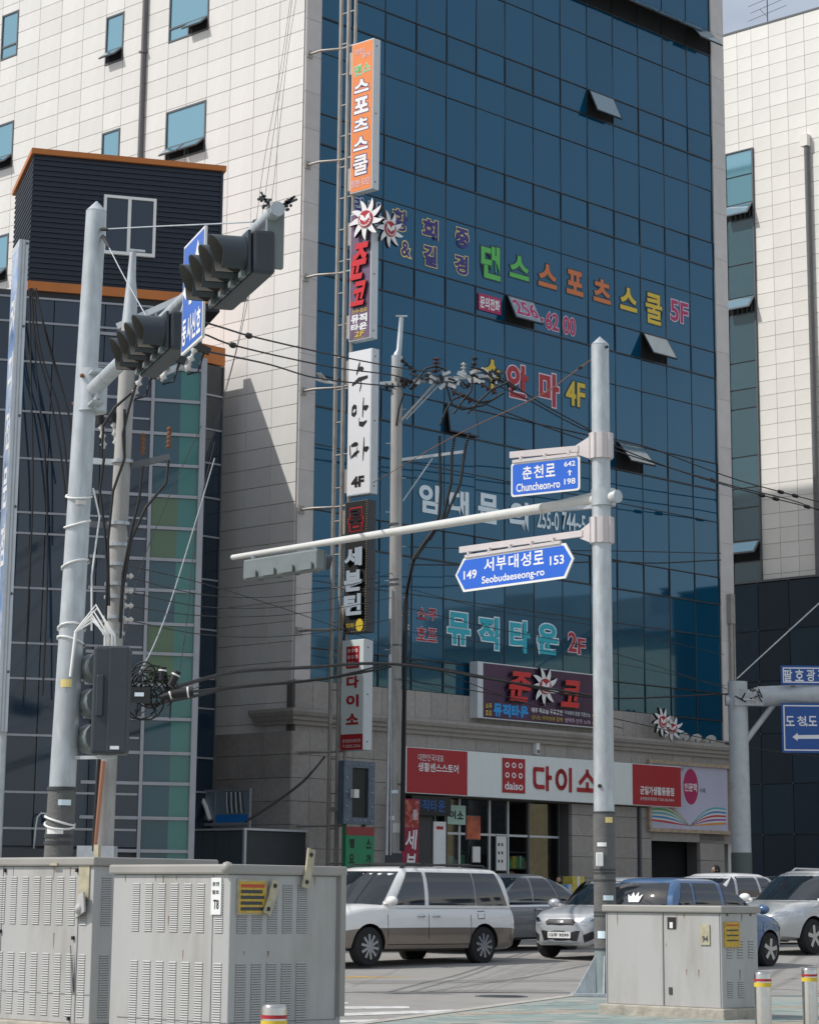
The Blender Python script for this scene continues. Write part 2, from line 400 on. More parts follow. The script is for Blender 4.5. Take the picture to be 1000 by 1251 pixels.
for i, (hd, _, s0, s1, a, b2) in enumerate(tiles):
    w_, h_ = s1-s0-.011, b2-a-.010
    if i < 300 and not hd:
        k = (round(w_, 3), round(h_, 3))
        if k not in tme:
            b = MB(); e = .004
            b.add([(0,-w_/2,-h_/2),(0,w_/2,-h_/2),(0,w_/2,h_/2),(0,-w_/2,h_/2),(-.03,-w_/2+e,-h_/2+e),(-.03,w_/2-e,-h_/2+e),(-.03,w_/2-e,h_/2-e),(-.03,-w_/2+e,h_/2-e)],
                  [(4,7,6,5),(0,4,5,1),(1,5,6,2),(2,6,7,3),(3,7,4,0)]); tme[k] = b.mesh('wall_tile', M['tile'])
        o = link('wall_tile', tme[k], ob, (random.uniform(-.001,.001)+.004, (s0+s1)/2, (a+b2)/2)); o.rotation_euler = (0, random.gauss(0,.0015), random.gauss(0,.0015))
    else:
        rest.box(-.026, .004, s0+.007, s1-.007, a+.006, b2-.006)
tag(rest.build('wall_tiles_beyond', M['tile'], ob), kind='stuff')
b = MB(); b.box(0.004, .14, 0.03, DEPTH-.02, 2.0, ROOF-.21); b.build('side_wall_backing', M['joint'], ob)
b = MB(); b.box(WX-.2, WX+.03, .21, DEPTH, 0, ROOF-.21); b.build('far_side_wall', M['tile'], ob)
def side_window(s0, s1, z0, z1, n, opens):
    f = MB(); t = .05; x0, x1 = -.045, .02; hz = z0+.40
    for a in (s0, s1-t): f.box(x0, x1, a, a+t, z0, z1)
    for a in (z0, z1-t, hz-t/2): f.box(x0+.004, x1, s0+t, s1-t, a, a+t)
    if n == 2: f.box(x0+.004, x1, (s0+s1)/2-t/2, (s0+s1)/2+t/2, z0+t, hz-t/2)
    fo = f.build('window', M['wframe'], ob)
    def gl(a0, a1, b0, b1):
        q = link('window_pane', pane_mesh(a1-a0, b1-b0, M['cyan'], 'window_pane'), fo, (-.012, (a0+a1)/2, (b0+b1)/2), (random.gauss(0,.004), random.gauss(0,.004), -PI/2)); return q
    gl(s0+t, s1-t, hz+t/2, z1-t)
    ws = [(s0+t, (s0+s1)/2-t/2), ((s0+s1)/2+t/2, s1-t)] if n == 2 else [(s0+t, s1-t)]
    for i, (a0, a1) in enumerate(ws):
        if opens[i]:
            h = .36; m_ = MB(); m_.box(-.02, .02, -(a1-a0)/2, (a1-a0)/2, -h, 0, 0); m_.box(-.026, -.0195, -(a1-a0)/2+.05, (a1-a0)/2-.05, -h+.04, -.05, 1)
            q = m_.build('window_sash', [M['wframe'], M['glass_sash']], fo); q.location = (-.04, (a0+a1)/2, hz-t/2); q.rotation_euler = (0, math.radians(48), 0)
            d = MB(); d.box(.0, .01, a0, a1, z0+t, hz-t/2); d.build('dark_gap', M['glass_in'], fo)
        else: gl(a0, a1, z0+t, hz-t/2)
for (s0, s1, z0, z1, n) in wins:
    if n == 2: op = (0, 0) if z0 < 19 else ((1, 1) if z0 < 23 else (1, 0))
    else: op = (0,) if s0 > 10 and z0 > 23 else (1,)
    side_window(s0, s1, z0, z1, n, op)
b = MB(); b.tube([(-.10, 6.48, 14), (-.10, 6.48, ROOF)], .075, 10)
for z in (17.5, 21, 24.5, 28): b.box(-.19, -.0, 6.38, 6.58, z, z+.06)
b.build('drain_pipe', M['dpipe'], ob)
# ------------------------------------------------------------------ podium: stone band, cornice, ground floor
def stone(x0, x1, z0, z1, y=-.10, nm='stone_panel', g=.006, par=ob, m='stone'):
    b = MB(); b.box(x0+g, x1-g, y, y+.12, z0+g, z1-g); return b.build(nm, M[m], par)
x = .0
b = MB(); b.box(-.06, WX, -.06, .13, 5.1, 6.53 if 1 else 0); 
bb = MB(); bb.box(-.06, XC[12], -.07, .13, 5.3, 6.5); bb.box(XC[12], WX, -.07, .13, 5.3, 5.93); bb.box(-.06, WX, -.07, .13, 3.85, 5.3); bb.build('podium_backing', M['stone_joint'], ob)
i = 0
while x < XC[12]-.1:
    e = min(x+.6162, XC[12]); stone(x, e, 5.8, 6.54); x = e
for i in range(4): stone(XC[12]+i*.6162*1.0, XC[12]+(i+1)*.6162, 5.8, 5.95)
x = 0
while x < WX-.2:
    e = min(x+.95, WX); stone(x, e, 5.08, 5.44, -.12); x = e
x = 15.75
for z in (3.3, 3.85, 4.4):
    for i in range(3): stone(15.8+i*.9, min(15.8+(i+1)*.9, WX), z, z+.55)
# cornice swept round the corner (profile: outward, height)
prof = [(.0, 5.42), (.10, 5.42), (.12, 5.50), (.20, 5.53), (.22, 5.60), (.30, 5.64), (.34, 5.72), (.34, 5.79), (.0, 5.83)]
def cornice(y_end, x_end):
    path = [(0, y_end, 'e'), (0, 0, 'c'), (x_end, 0, 'x')]
    vs = []; k = len(prof)
    for d, z in prof: vs.append((-.06-d, y_end, z))
    for d, z in prof: vs.append((-.06-d, -.12-d, z))
    for d, z in prof: vs.append((x_end, -.12-d, z))
    b = MB(); fs = []
    for s in range(2):
        for i in range(k): fs.append((s*k+i, s*k+(i+1)%k, (s+1)*k+(i+1)%k, (s+1)*k+i))
    fs += [tuple(range(k)), tuple(range(2*k, 3*k))]
    b.add(vs, fs); return b.build('cornice', M['stone'], ob, fix=True)
cornice(1.18, WX)
# corner pier and ground-floor stone
gm = MB(); gm.box(-.05, 4.0, -.05, .13, 0, 3.85); gm.box(-.05, .13, .13, 20, 0, 2.1); gm.build('ground_floor_backing', M['stone_joint'], ob)
for r in range(9):
    z0 = 0.13+r*.57; z1 = z0+.57
    if z1 > 5.26: break
    for (a, e) in ((-.10, .5), (.5, 1.25), (1.25, 2.0), (2.0, 2.75), (2.75, 3.5)): stone(a, e, z0, z1, -.14)
    for (a, e) in ((-.13, .9), (.9, 1.8), (1.8, 2.7), (2.7, 3.6)):
        if z0 < 5.0:
            q = MB(); q.box(-.13, -.01, a+.006, e-.006, z0+.006, z1-.006); q.build('stone_panel', M['stone'], ob)
# shop opening 4.0 .. 10.6, stone piers, dark opening
for (xa, xb) in ((10.65, 12.1), (12.45, 13.55), (13.72, 14.2), (16.5, 17.7)):
    bk = MB(); bk.box(xa+.02, xb-.02, -.04, .4, 0, 3.85); bk.build('pier_backing', M['stone_joint'], ob)
    for r in range(7):
        z0 = .13+r*.57
        if z0 > 3.6: break
        stone(xa, xb, z0, min(z0+.57, 3.85), -.10)
stone(14.2, 16.5, 2.92, 3.28); stone(16.5, 18.4, 2.9, 3.28)
b = MB(); b.box(12.12, 12.2, -.16, -.05, .2, 3.84); b.box(13.6, 13.68, -.16, -.05, .2, 3.84); b.build('door_frame', M['wframe'], ob)
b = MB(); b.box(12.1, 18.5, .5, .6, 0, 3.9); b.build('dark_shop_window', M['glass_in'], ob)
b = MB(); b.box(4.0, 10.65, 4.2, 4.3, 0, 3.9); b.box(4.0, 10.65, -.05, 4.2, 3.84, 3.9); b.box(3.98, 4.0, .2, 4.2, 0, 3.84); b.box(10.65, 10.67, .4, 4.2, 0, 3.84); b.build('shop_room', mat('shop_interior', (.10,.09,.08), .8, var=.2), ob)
b = MB(); b.box(4.0, 10.65, .2, 4.2, .0, .15); b.build('shop_floor', mat('shop_floor_tile', (.3,.3,.29), .4), ob)
# shop front glazing bars
M['clear'] = mat('clear_shop_glass', (.85,.92,.9), .02, trans=1., ior=1.45)
def vglass(x0, x1, z0, z1, y, nm='shop_pane'):
    b = MB(); b.add([(x0,y,z0),(x1,y,z0),(x1,y,z1),(x0,y,z1)], [(0,1,2,3)]); 
    return b.build(nm, M['shopglass'], ob)
m = bpy.data.materials.new('thin_shop_glass'); m.use_nodes = True; t = m.node_tree; t.nodes.clear()
o_ = t.nodes.new('ShaderNodeOutputMaterial'); tr = t.nodes.new('ShaderNodeBsdfTransparent'); gl_ = t.nodes.new('ShaderNodeBsdfGlossy'); fr_ = t.nodes.new('ShaderNodeFresnel'); mxs = t.nodes.new('ShaderNodeMixShader')
gl_.inputs['Roughness'].default_value = .03; fr_.inputs[0].default_value = 1.9; tr.inputs[0].default_value = (.75,.82,.80,1)
t.links.new(fr_.outputs[0], mxs.inputs[0]); t.links.new(tr.outputs[0], mxs.inputs[1]); t.links.new(gl_.outputs[0], mxs.inputs[2]); t.links.new(mxs.outputs[0], o_.inputs[0]); M['shopglass'] = m
for xx in (5.55, 6.5, 7.7, 8.45, 9.3, 10.6):
    b = MB(); b.box(xx-.03, xx+.03, .30, .38, .15, 3.84); b.build('shop_front_post', M['lpipe'] if xx < 9 else M['wframe'], ob)
b = MB(); b.box(5.5, 10.6, .31, .37, 2.9, 2.96); b.build('shop_front_rail', M['lpipe'], ob)
for xa, xb in ((5.58,6.47), (6.53,7.67), (7.73,8.42), (9.33,10.57)): vglass(xa, xb, .15, 3.84, .34)
# goods on shelves inside and stacked outside the shop
def P2(name, label, cat, x, y, z=PZ, group=None): return thing(name, label, cat, O+DR*x+DL*y+UP*z, BROT, group)
cols = [(.05,.25,.6),(.1,.45,.15),(.55,.08,.1),(.6,.5,.1),(.6,.6,.6),(.05,.4,.5),(.6,.25,.35),(.35,.22,.1)]
gm_ = [mat('goods_%d' % i, c, .5, var=.2, scale=8) for i, c in enumerate(cols)]
names = ['left', 'middle', 'right']
for si, (sx, sy, gl) in enumerate(((5.7, 1.5, 'wooden shelf unit of household goods behind the left shop pane'), (7.8, 2.2, 'tall shelf unit of small goods seen through the open shop door'), (9.4, 1.2, 'dark shelf unit with green and blue goods behind the right shop pane'))):
    sh = P2('goods_shelf', gl, 'shelf', sx, sy, .15)
    fr = MB()
    for z in (.1, .55, 1., 1.45, 1.9, 2.35): fr.box(0, 1.1, 0, .4, z, z+.03)
    fr.box(-.03, 0, 0, .4, 0, 2.4); fr.box(1.1, 1.13, 0, .4, 0, 2.4); fr.build('shelf_frame', M['wframe'], sh)
    for z in (.13, .58, 1.03, 1.48, 1.93):
        x = .03
        while x < 1.0:
            wd = random.uniform(.08, .2); b = MB(); b.box(x, x+wd, .02, .3, z+.002, z+random.uniform(.18, .36)); b.build('packet', random.choice(gm_), sh); x += wd+.015
rk = P2('goods_crate', 'low stack of blue and green packets on a crate outside the shop door', 'crate', 8.6, -1.3)
b = MB(); b.box(0, 2.1, 0, .6, 0, .5); b.build('crate_base', M['rust'], rk)
for i in range(12):
    for z in range(3):
        if z == 2 and i in (4, 5, 9, 10, 11): continue
        b = MB(); b.box(i*.17+.01, i*.17+.165, .05, .4, .503+z*.24, .735+z*.24); b.build('packet', gm_[[0, 5, 4, 1, 0, 4][(i+z) % 6]] if i < 7 else gm_[[1, 5, 1][(i+z) % 3]], rk)
cb = P2('cardboard_box', 'brown cardboard box standing among the packets outside the shop door', 'box', 9.35, -1.2, PZ+.98)
b = MB(); b.box(0, .5, 0, .35, 0, .45); bevel(b.build('box', gm_[3], cb), .008)
b = MB(); b.box(.2, .3, -.001, .351, 0.001, .452); b.build('tape', M['white'], cb)

# posters, hanging boards and a lamp row seen through the shop panes
for nm, lab, x0, x1, z0, z1, y, mm in (('poster', 'small white poster with dots on the sliding door pane', 7.95, 8.35, 2.0, 2.9, .30, M['white']), ('poster', 'red and orange round poster on the middle shop pane', 6.75, 7.3, 2.8, 3.4, .30, mat('poster_red', (.5,.12,.06), .5, var=.5, scale=3)), ('poster', 'white notice sheet low on the middle shop pane', 7.0, 7.3, 2.2, 2.6, .30, M['white']), ('hanging_board', 'blue hanging board inside the left part of the shop', 5.7, 6.6, 2.1, 2.5, 1.2, gm_[0]), ('goods_rack', 'red display rack inside the right part of the shop', 9.3, 10.1, .3, 1.7, .9, gm_[2])):
    q = P2(nm, lab, nm.replace('_', ' '), x0, y, z0); b = MB(); b.box(0, x1-x0, -.02, .0, 0, z1-z0); b.build('sheet', mm, q)
    b = MB(); b.box(-.02, x1-x0+.02, .001, .03, -.02, z1-z0+.02); b.build('backing', M['wframe'], q)
    if 'dots' in lab:
        for i in range(6): b = MB(); b.box(.06+.13*(i % 2)+.0, .12+.13*(i % 2), -.026, -.0201, .2+.22*(i//2), .28+.22*(i//2)); b.build('dot', M['dark'], q)
# ------------------------------------------------------------------ left building: corrugated box over a glass front
TH = math.radians(73.8); FO = Vector((-4.4502, 51, 0)); FRZ = PI/2-TH
lbd = thing('glass_building', 'low dark glass building with a navy corrugated box and orange trim on top', 'building', FO, FRZ)
M['corr'] = mat('navy_corrugated_steel', (.016,.024,.042), .5, var=.08, metal=.1)
M['orange'] = mat('orange_trim', (.50,.16,.03), .5, var=.08, scale=2)
M['navyglass'] = mat('navy_tinted_glass', (.010,.026,.048), .05, spec=.8, obj=.22)
M['tealglass'] = mat('teal_tinted_glass', (.015,.07,.095), .05, spec=.8, obj=.15)
M['tealfilm'] = mat('green_film_glass', (.03,.17,.15), .08, spec=.8, obj=.1)
M['yelfilm'] = mat('yellow_green_film_glass', (.085,.15,.07), .1, spec=.7, obj=.1)
M['alu'] = mat('anodised_aluminium', (.34,.35,.38), .4, metal=.3, var=.06)
b = MB(); b.box(-18, -.05, .1, 6, 0, 13.9); b.build('body', M['dark'], lbd)
# corrugated box
def corr(b, x0, x1, z0, z1, y, p=.115, d=.03, axis='x'):
    z = z0; vs = []; 
    prof = []
    while z < z1:
        prof += [(z, 0), (z+p*.45, 0), (z+p*.55, d), (min(z+p*.95, z1), d)]; z += p
    k = len(prof)
    if axis == 'x': vs = [(x0, y-o, z) for z, o in prof]+[(x1, y-o, z) for z, o in prof]
    else: vs = [(y-o, x0, z) for z, o in prof]+[(y-o, x1, z) for z, o in prof]
    b.add(vs, [(i, i+1, k+i+1, k+i) for i in range(k-1)])
TX0, TX1 = -3.88, .30
b = MB(); b.box(TX0+.05, TX1-.03, .05, 3.2, 14.08, 16.9); corr(b, TX0, TX1-.03, 14.1, 16.93, .0); corr(b, 0, 3.2, 14.1, 16.93, TX0+.03, axis='y'); b.box(TX1-.06, TX1, -.04, 3.2, 14.1, 16.9); b.build('corrugated_wall', M['corr'], lbd)
b = MB(); b.box(TX0-.06, TX1+.05, -.10, 3.3, 16.92, 17.04); b.build('orange_roof_trim', M['orange'], lbd)
b = MB(); b.box(TX0-.02, TX1, -.08, .04, 13.88, 14.08); b.build('orange_base_trim', M['orange'], lbd)
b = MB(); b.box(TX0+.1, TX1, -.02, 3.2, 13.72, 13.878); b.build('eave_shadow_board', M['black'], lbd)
wf = MB()
for a, e in ((-2.33, -2.27), (-1.24, -1.18)): wf.box(a, e, -.09, .0, 14.82, 16.14)
wf.box(-2.27, -1.24, -.089, .0, 16.08, 16.14); wf.box(-2.27, -1.24, -.089, .0, 14.82, 14.89); wf.box(-1.80, -1.73, -.085, .0, 14.89, 16.08)
wfo = wf.build('window_frame', M['white'], lbd); wfo['label'] = 'white sliding window frame'
for a, e in ((-2.27, -1.80), (-1.73, -1.24)):
    b = MB(); b.box(a, e, -.05, -.03, 14.89, 16.08); b.build('window_pane', M['navyglass'], wfo)
# glass front: left field with thin rails, right field with thick rails
LZ = [2.2, 2.56, 3.29, 4.45, 5.61, 6.34, 7.49, 8.64, 9.08, 10.23, 11.24, 12.32, 13.18, 13.72]
LXs = [-4.9, -3.3, -2.2, -1.14]
for i in range(len(LZ)-1):
    for a, e in zip(LXs[:-1], LXs[1:]):
        b = MB(); b.box(a+.01, e-.01, 0, .03, LZ[i]+.012, LZ[i+1]-.012); o = b.build('glass_pane', M['navyglass'], lbd); 
    b = MB(); b.box(-4.9, -1.17, -.04, -.001, LZ[i+1]-.022, LZ[i+1]+.022); b.build('glazing_rail', M['alu'], lbd)
RZ = [1.5, 2.14, 2.81, 3.52, 4.15, 4.86, 5.56, 6.22, 6.85, 7.56, 8.22, 8.9, 9.59, 10.26, 10.94, 11.67, 12.38, 13.05, 13.72]
M['seeglass'] = None
for i in range(len(RZ)-1):
    z0, z1 = RZ[i], RZ[i+1]; zc = (z0+z1)/2
    mm = 'yelfilm' if (8.0 < zc < 9.8 or 5.5 < zc < 7.0) else 'tealglass'
    for a, e, m_ in ((-1.08, -.50, mm), (-.50, -.08, 'tealfilm' if zc < 12.5 else 'tealglass')):
        b = MB(); b.box(a+(.02 if a < -1 else 0), e, 0, .03, z0+.035, z1-.035); b.build('glass_pane', M[m_], lbd)
    if i: 
        b = MB(); b.box(-2.36, -.08, -.055, -.0011, z0-.033, z0+.033); b.build('glazing_rail', M['alu'], lbd)
b = MB(); b.box(-.08, .045, -.09, .04, 0, 12.65); b.box(-1.15, -1.08, -.07, .04, 0, 13.72); b.build('glazing_post', M['alu'], lbd)
b = MB(); b.box(-4.9, -3.2, -.06, .03, 0, 2.19); b.box(-3.2, -.09, -.02, .03, 0, 1.49); b.box(-5.5, -1.9, -.35, -.08, 1.45, 2.15); b.build('plinth', M['dark'], lbd)
# entrance sign at its foot (bank)
for (px, s) in ((81, '중'), (89, '은'), (95, '행')): pass
b = MB(); fr = (Vector((0, -.36, 0)), Vector((1,0,0)), UP, Vector((0,-1,0)))
put_text(b, '은행', -2.45, -2.22, 1.68, 1.86, fr, bold=.02, d=.01); b.build('sign_lettering', WHT, lbd); b = MB(); b.box(-2.98, -2.66, -.37, -.351, 1.62, 1.96, 1); put_text(b, '우리', -2.93, -2.71, 1.7, 1.88, (Vector((0,-.371,0)), Vector((1,0,0)), UP, Vector((0,-1,0))), bold=.02, d=.004)
b.build('sign_lettering', [WHT, text_mat('sky_blue', (.05,.2,.6))], lbd)
b = MB(); b.tube([(-3.28, -.12, 2.15), (-3.28, -.3, 2.6), (-3.26, -.35, 2.78), (-3.2, -.4, 2.86), (-3.1, -.42, 2.85), (-3.04, -.42, 2.76)], .018, 6); b.tube([(-3.04,-.42,2.78), (-3.04,-.42,2.68)], .05, 8); b.build('gooseneck_lamp', M['lpipe'], lbd)
# rear stair block whose parapet throws the slanting shadow on the white wall
sb = thing('stair_block', 'narrow dark stair block with orange cap between the glass building and white wall', 'building', O+DR*-.63+DL*2.15, BROT)
b = MB(); b.box(-6.6, 0, .03, 4.2, 0, 14.68); b.build('body', M['dark'], sb)
b = MB(); b.box(-6.6, .04, 0, .28, 14.72, 15.20); b.box(-6.6, .04, .281, 4.2, 14.70, 14.97); b.build('orange_cap', M['orange'], sb)
zz = [2.2, 3.78, 4.62, 5.85, 6.6, 7.83, 9.01, 10.73, 11.93, 12.98, 13.88, 14.70]
zz = [2.2, 3.78, 4.62, 5.85, 6.6, 7.83, 9.1, 10.2, 11.2, 12.1, 12.98, 13.88, 14.70]
for a, e in zip(zz[:-1], zz[1:]):
    b = MB(); b.box(-1.6, -.04, 0, .028, a+.025, e-.025); b.build('glass_pane', M['navyglass'] if e < 13 else M['dark'], sb)
    b = MB(); b.box(-1.6, -.01, -.03, -.001, a-.022, a+.022); b.build('glazing_rail', M['alu'], sb)
b = MB(); b.box(-.04, 0, -.04, .029, 0, 14.69); b.build('glazing_post', M['wframe'], sb)
# small glazed canopy, grey annex and railing at the foot of the white wall
def LBo(px, py, off): P = onplane(px, py, O-DR*off, -DR)-O; return P.dot(DL), P.z
cn = thing('glazed_balcony', 'small glazed balcony with bright blue base beside the glass building', 'balcony', O+DR*-.9+DL*.55, BROT)
b = MB(); b.box(0, .06, 0, 2.1, 2.95, 3.02); b.box(0, .06, 0, 2.1, 3.78, 3.84); b.box(0, .06, -.06, 0, 2.6, 3.84); b.box(0, .06, 1.2, 1.24, 3.02, 3.78); b.build('frame', M['alu'], cn)
M['bluep'] = mat('bright_blue_panel', (.02,.22,.62), .3); M['pgls'] = mat('milky_blue_glass', (.22,.30,.34), .08, spec=.8)
b = MB(); b.box(.02, .04, .0, 1.2, 3.22, 3.78); b.build('glass_pane', M['pgls'], cn); b = MB(); b.box(.02, .04, 1.24, 2.1, 3.1, 3.78); b.build('glass_pane', M['pgls'], cn)
b = MB(); b.box(.015, .04, .0, 1.2, 3.02, 3.215); b.build('blue_panel', M['bluep'], cn)
for i in range(8):
    b = MB(); b.tube([(-.02, .12+i*.085, 3.25), (-.03, .15+i*.085, 3.5), (-.02, .2+i*.08, 3.76)], .012, 5); b.build('cable_loop', M['white'] if i % 2 else M['rubber'], cn)
b = MB(); b.tube([(-.03, 1.35, 3.1), (-.03, 1.5, 3.4), (-.03, 1.75, 3.74)], .06, 6); b.build('white_curtain', M['white'], cn)
an = thing('annex_shed', 'low blue-grey panelled annex against the stone pier', 'shed', O+DR*-2.2+DL*-.75, BROT)
M['annex'] = mat('bluegrey_panel', (.09,.12,.14), .45, obj=.1)
b = MB(); b.box(.02, 2.05, .02, 4.8, 0, 2.78); b.build('body', M['dark'], an)
for i in range(10):
    b = MB(); b.box(-.01, .019, .03+i*.48, .49+i*.48, 0, 2.76); b.build('panel', M['annex'], an)
b = MB(); b.box(-.04, 2.06, -.05, 4.85, 2.78, 2.83); b.box(-.04, .02, -.07, .0, 0, 2.78); b.build('edge_trim', M['lpipe'], an)
rl = thing('railing', 'pale grey slatted railing in front of the blue-grey annex', 'railing', O+DR*-4.5+DL*.6, BROT)
b = MB(); b.box(0, .05, 0, 4.6, 2.17, 2.23); b.build('rail', M['lpipe'], rl)
for i in range(33):
    b = MB(); b.box(.01, .04, .02+i*.14, .075+i*.14, 1.2, 2.17); b.build('slat', M['lpipe'], rl)
# far-left sign board on its pole
ls = thing('tall_sign_board', 'tall pale metal sign board seen nearly edge-on at the far left', 'sign', atY(2, 1040, 47).xy.to_3d(), 0)
def inl(b): 
    B_ = Vector(ls.location); b.v = [tuple(Vector(v)-B_) for v in b.v]; return b
zt = atY(28, 290, 46).z; zb = atY(8, 893, 46).z
A = atY(14, 893, 46); A2 = atY(5, 893, 47); A3 = atY(22.5, 893, 45.9)
dn = Vector((.25, -.02, 0)) 
fx0, fx1 = atY(-11, 893, 46.9), atY(-3, 893, 46.1)
sx = atY(9, 893, 46.2)
b = MB()
b.poly([(fx0.x, fx0.y, zb), (fx1.x, fx1.y, zb), (sx.x, sx.y, zb), (sx.x-.2, sx.y+1., zb)], UP, zt-zb); inl(b); b.build('casing', M['lpipe'], ls)
e1 = (Vector((fx1.x, fx1.y, 0))-Vector((fx0.x, fx0.y, 0))); L1 = e1.length; e1.normalize(); n1 = Vector((e1.y, -e1.x, 0))
frl = (Vector((fx0.x, fx0.y, 0)), e1, UP, n1)
b = MB()
b.add([frl[0]+e1*.05+UP*(zb+.1)+n1*.004, frl[0]+e1*(L1-.03)+UP*(zb+.1)+n1*.004, frl[0]+e1*(L1-.03)+UP*(zt-.15)+n1*.004, frl[0]+e1*.05+UP*(zt-.15)+n1*.004], [(0,1,2,3)], 0); inl(b); b.build('sign_face', mat('blue_print_face', (.20,.32,.55), .4, var=.5, scale=1.4, dirt=(.55,.60,.66), dscale=1.1, dth=(.42,.6)), ls)
for i, ch in enumerate('커피전문점'):
    b = MB(); put_text(b, ch, L1*.25, L1*.85, zt-1.9-i*1.15, zt-1.1-i*1.15, frl, bold=.03, d=.01); inl(b); b.build('letter', WHT, ls)
e2 = (Vector((sx.x, sx.y, 0))-Vector((fx1.x, fx1.y, 0))).normalized(); n2 = Vector((e2.y, -e2.x, 0)); L2 = (Vector((sx.x, sx.y, 0))-Vector((fx1.x, fx1.y, 0))).length
b = MB()
for f_ in (.33, .66): 
    q = Vector((fx1.x, fx1.y, 0))+e2*L2*f_; b.bar(q+UP*zb+n2*.006, q+UP*zt+n2*.006, .012, .012)
inl(b); b.build('edge_rib', M['alu'], ls)
for z in (13.9, 12.2, 10.4, 8.6, 6.9, 5.4):
    q = Vector((fx1.x, fx1.y, z))+e2*L2*.8+n2*.01; b = MB(); b.sphere(q, .03, 6, 4); inl(b); b.build('bolt', M['wframe'], ls)
b = MB(); q = Vector((sx.x-.12, sx.y+.15, 0)); b.tube([q, q+UP*zb], .09, 10); q = Vector((fx0.x+.1, fx0.y+.6, 0)); b.tube([q, q+UP*(zt-.6)], .07, 8); inl(b); b.build('pole', M['steel'], ls)
# ------------------------------------------------------------------ right building
RX = 32.
rb = thing('tiled_building', 'white tiled building behind on the right with a vertical strip of dark windows', 'building', O+DR*RX, BROT)
ry = lambda px, py, x=RX: (lambda P: (P.dot(DL), P.z))(onplane(px, py, O+DR*x, -DR)-O)
b = MB(); b.box(.02, 14, -6, 11.5, 0, 34.56); b.build('wall_core', M['joint'], rb)
b = MB(); b.box(-.05, 14.05, -6.05, 11.6, 34.60, 34.68); b.build('roof_edge', M['wframe'], rb)
M['tile2'] = mat('white_stone_tile_right', (.76,.74,.69), .55, var=.04, scale=.8, obj=.04)
ct = []
WY0, WY1 = 8.40, 9.76
ys = [9.76+.12, 9.0, 8.40, 7.62, 6.82, 6.0, 5.2, 4.4]
ys = [11.4, 10.6, 9.88, 9.76]
yy = 8.40; cl = [(9.78, 10.5)]
while yy > -5: cl.append((yy-.82, yy)); yy -= .82
tm2 = {}; far = MB(); n2_ = 0
for r in range(0, 60):
    z1 = 34.60-r*.565; z0 = z1-.565
    if z0 < 12: break
    for (a, e) in cl+[(8.4, 9.08), (9.08, 9.78)]:
        aa, ee = a, e
        if a >= 8.39 and e <= 9.79 and z1 > 12:
            if z0 < 29.75: 
                if z1 > 29.8: z0_, z1_ = 29.75, z1
                else: continue
            else: z0_, z1_ = z0, z1
        else: z0_, z1_ = z0, z1
        P = O+DR*RX+DL*((aa+ee)/2)+UP*z1_; u, v = proj(P)
        if 872 < u < 1012 and v > -20 and n2_ < 290:
            k = (round(ee-aa, 3), round(z1_-z0_, 3))
            if k not in tm2:
                q = MB(); w_, h_ = k[0]-.018, k[1]-.016; q.box(-.03, 0.0, -w_/2, w_/2, -h_/2, h_/2); tm2[k] = q.mesh('wall_tile', M['tile2'])
            link('wall_tile', tm2[k], rb, (random.uniform(-.002,.002), (aa+ee)/2, (z0_+z1_)/2), (0, random.gauss(0,.002), random.gauss(0,.002))); n2_ += 1
        else: far.box(-.03, 0, aa+.015, ee-.015, z0_+.013, z1_-.013)
tag(far.build('wall_tiles_beyond', M['tile2'], rb), kind='stuff')
M['strip'] = mat('strip_window_glass', (.06,.13,.16), .06, spec=1., ior=1.75, metal=.2, obj=.15)
strip_z = [(29.68,28.78,0),(28.72,27.72,0),(27.66,27.3,2),(27.24,24.45,1),(25.0,24.1,9),(24.05,22.2,2)]
strip_z = [(29.68,28.75,0),(28.70,27.5,0),(27.45,26.75,2),(26.70,23.75,1),(23.70,21.9,1),(21.85,21.15,2),(21.1,18.6,1),(18.55,17.8,1),(17.75,17.1,3)]
strip_z = [(29.68,28.75,0),(28.69,27.62,0),(27.56,27.0,2),(26.94,25.2,1),(25.14,23.9,1),(23.84,23.25,2),(23.19,21.35,1),(21.29,20.3,1),(20.24,19.55,1),(19.49,17.7,1),(17.64,16.5,1),(16.44,15.75,1),(15.69,14.5,1),(14.44,13.7,2),(13.64,12.6,1)]
b = MB(); b.box(-.02, -.006, WY0, WY1, 12, 29.74); b.build('strip_recess', M['wframe'], rb)
for z1, z0, kd in strip_z:
    if kd == 2:
        s = MB(); s.box(-.02, .02, -.62, .62, -.62, 0, 0); s.box(-.03, -.021, -.56, .56, -.56, -.06, 1); q = s.build('window_sash', [M['wframe'], M['glass_sash'] if z1 > 20 else M['cyan']], rb); q.location = (-.08, (WY0+WY1)/2, z1); q.rotation_euler = (0, math.radians(38), 0)
        g = MB(); g.box(-.03, -.022, WY0+.06, WY1-.06, z0, z1); g.build('dark_gap', M['glass_in'], rb)
        if z1 > 20:
            g = MB()
            for i in range(5): g.box(-.06, -.035, WY0+.2+i*.22, WY0+.24+i*.22, z0, z1-.1)
            g.build('window_bar', M['wframe'], rb)
    else:
        g = MB(); g.box(-.05, -.022, WY0+.06, WY1-.06, z0, z1); g.build('window_pane', M['cyan'] if kd == 0 else M['strip'], rb)
b = MB()
for a in (WY0, WY1-.06): b.box(-.10, -.021, a, a+.06, 12, 29.74)
b.box(-.10, -.021, WY0+.06, WY1-.06, 29.69, 29.74); b.build('strip_frame', M['wframe'], rb)
b = MB(); yq, zq = ry(986, 172); b.box(-.28, -.05, yq-.16, yq+.16, zq-.25, zq+.2); b.build('pipe_hopper', M['tile2'], rb)
b = MB(); b.tube([(-.15, yq-.05, zq-.25), (-.15, yq-.05, 12.5)], .10, 10); b.build('drain_pipe', M['dpipe'], rb)
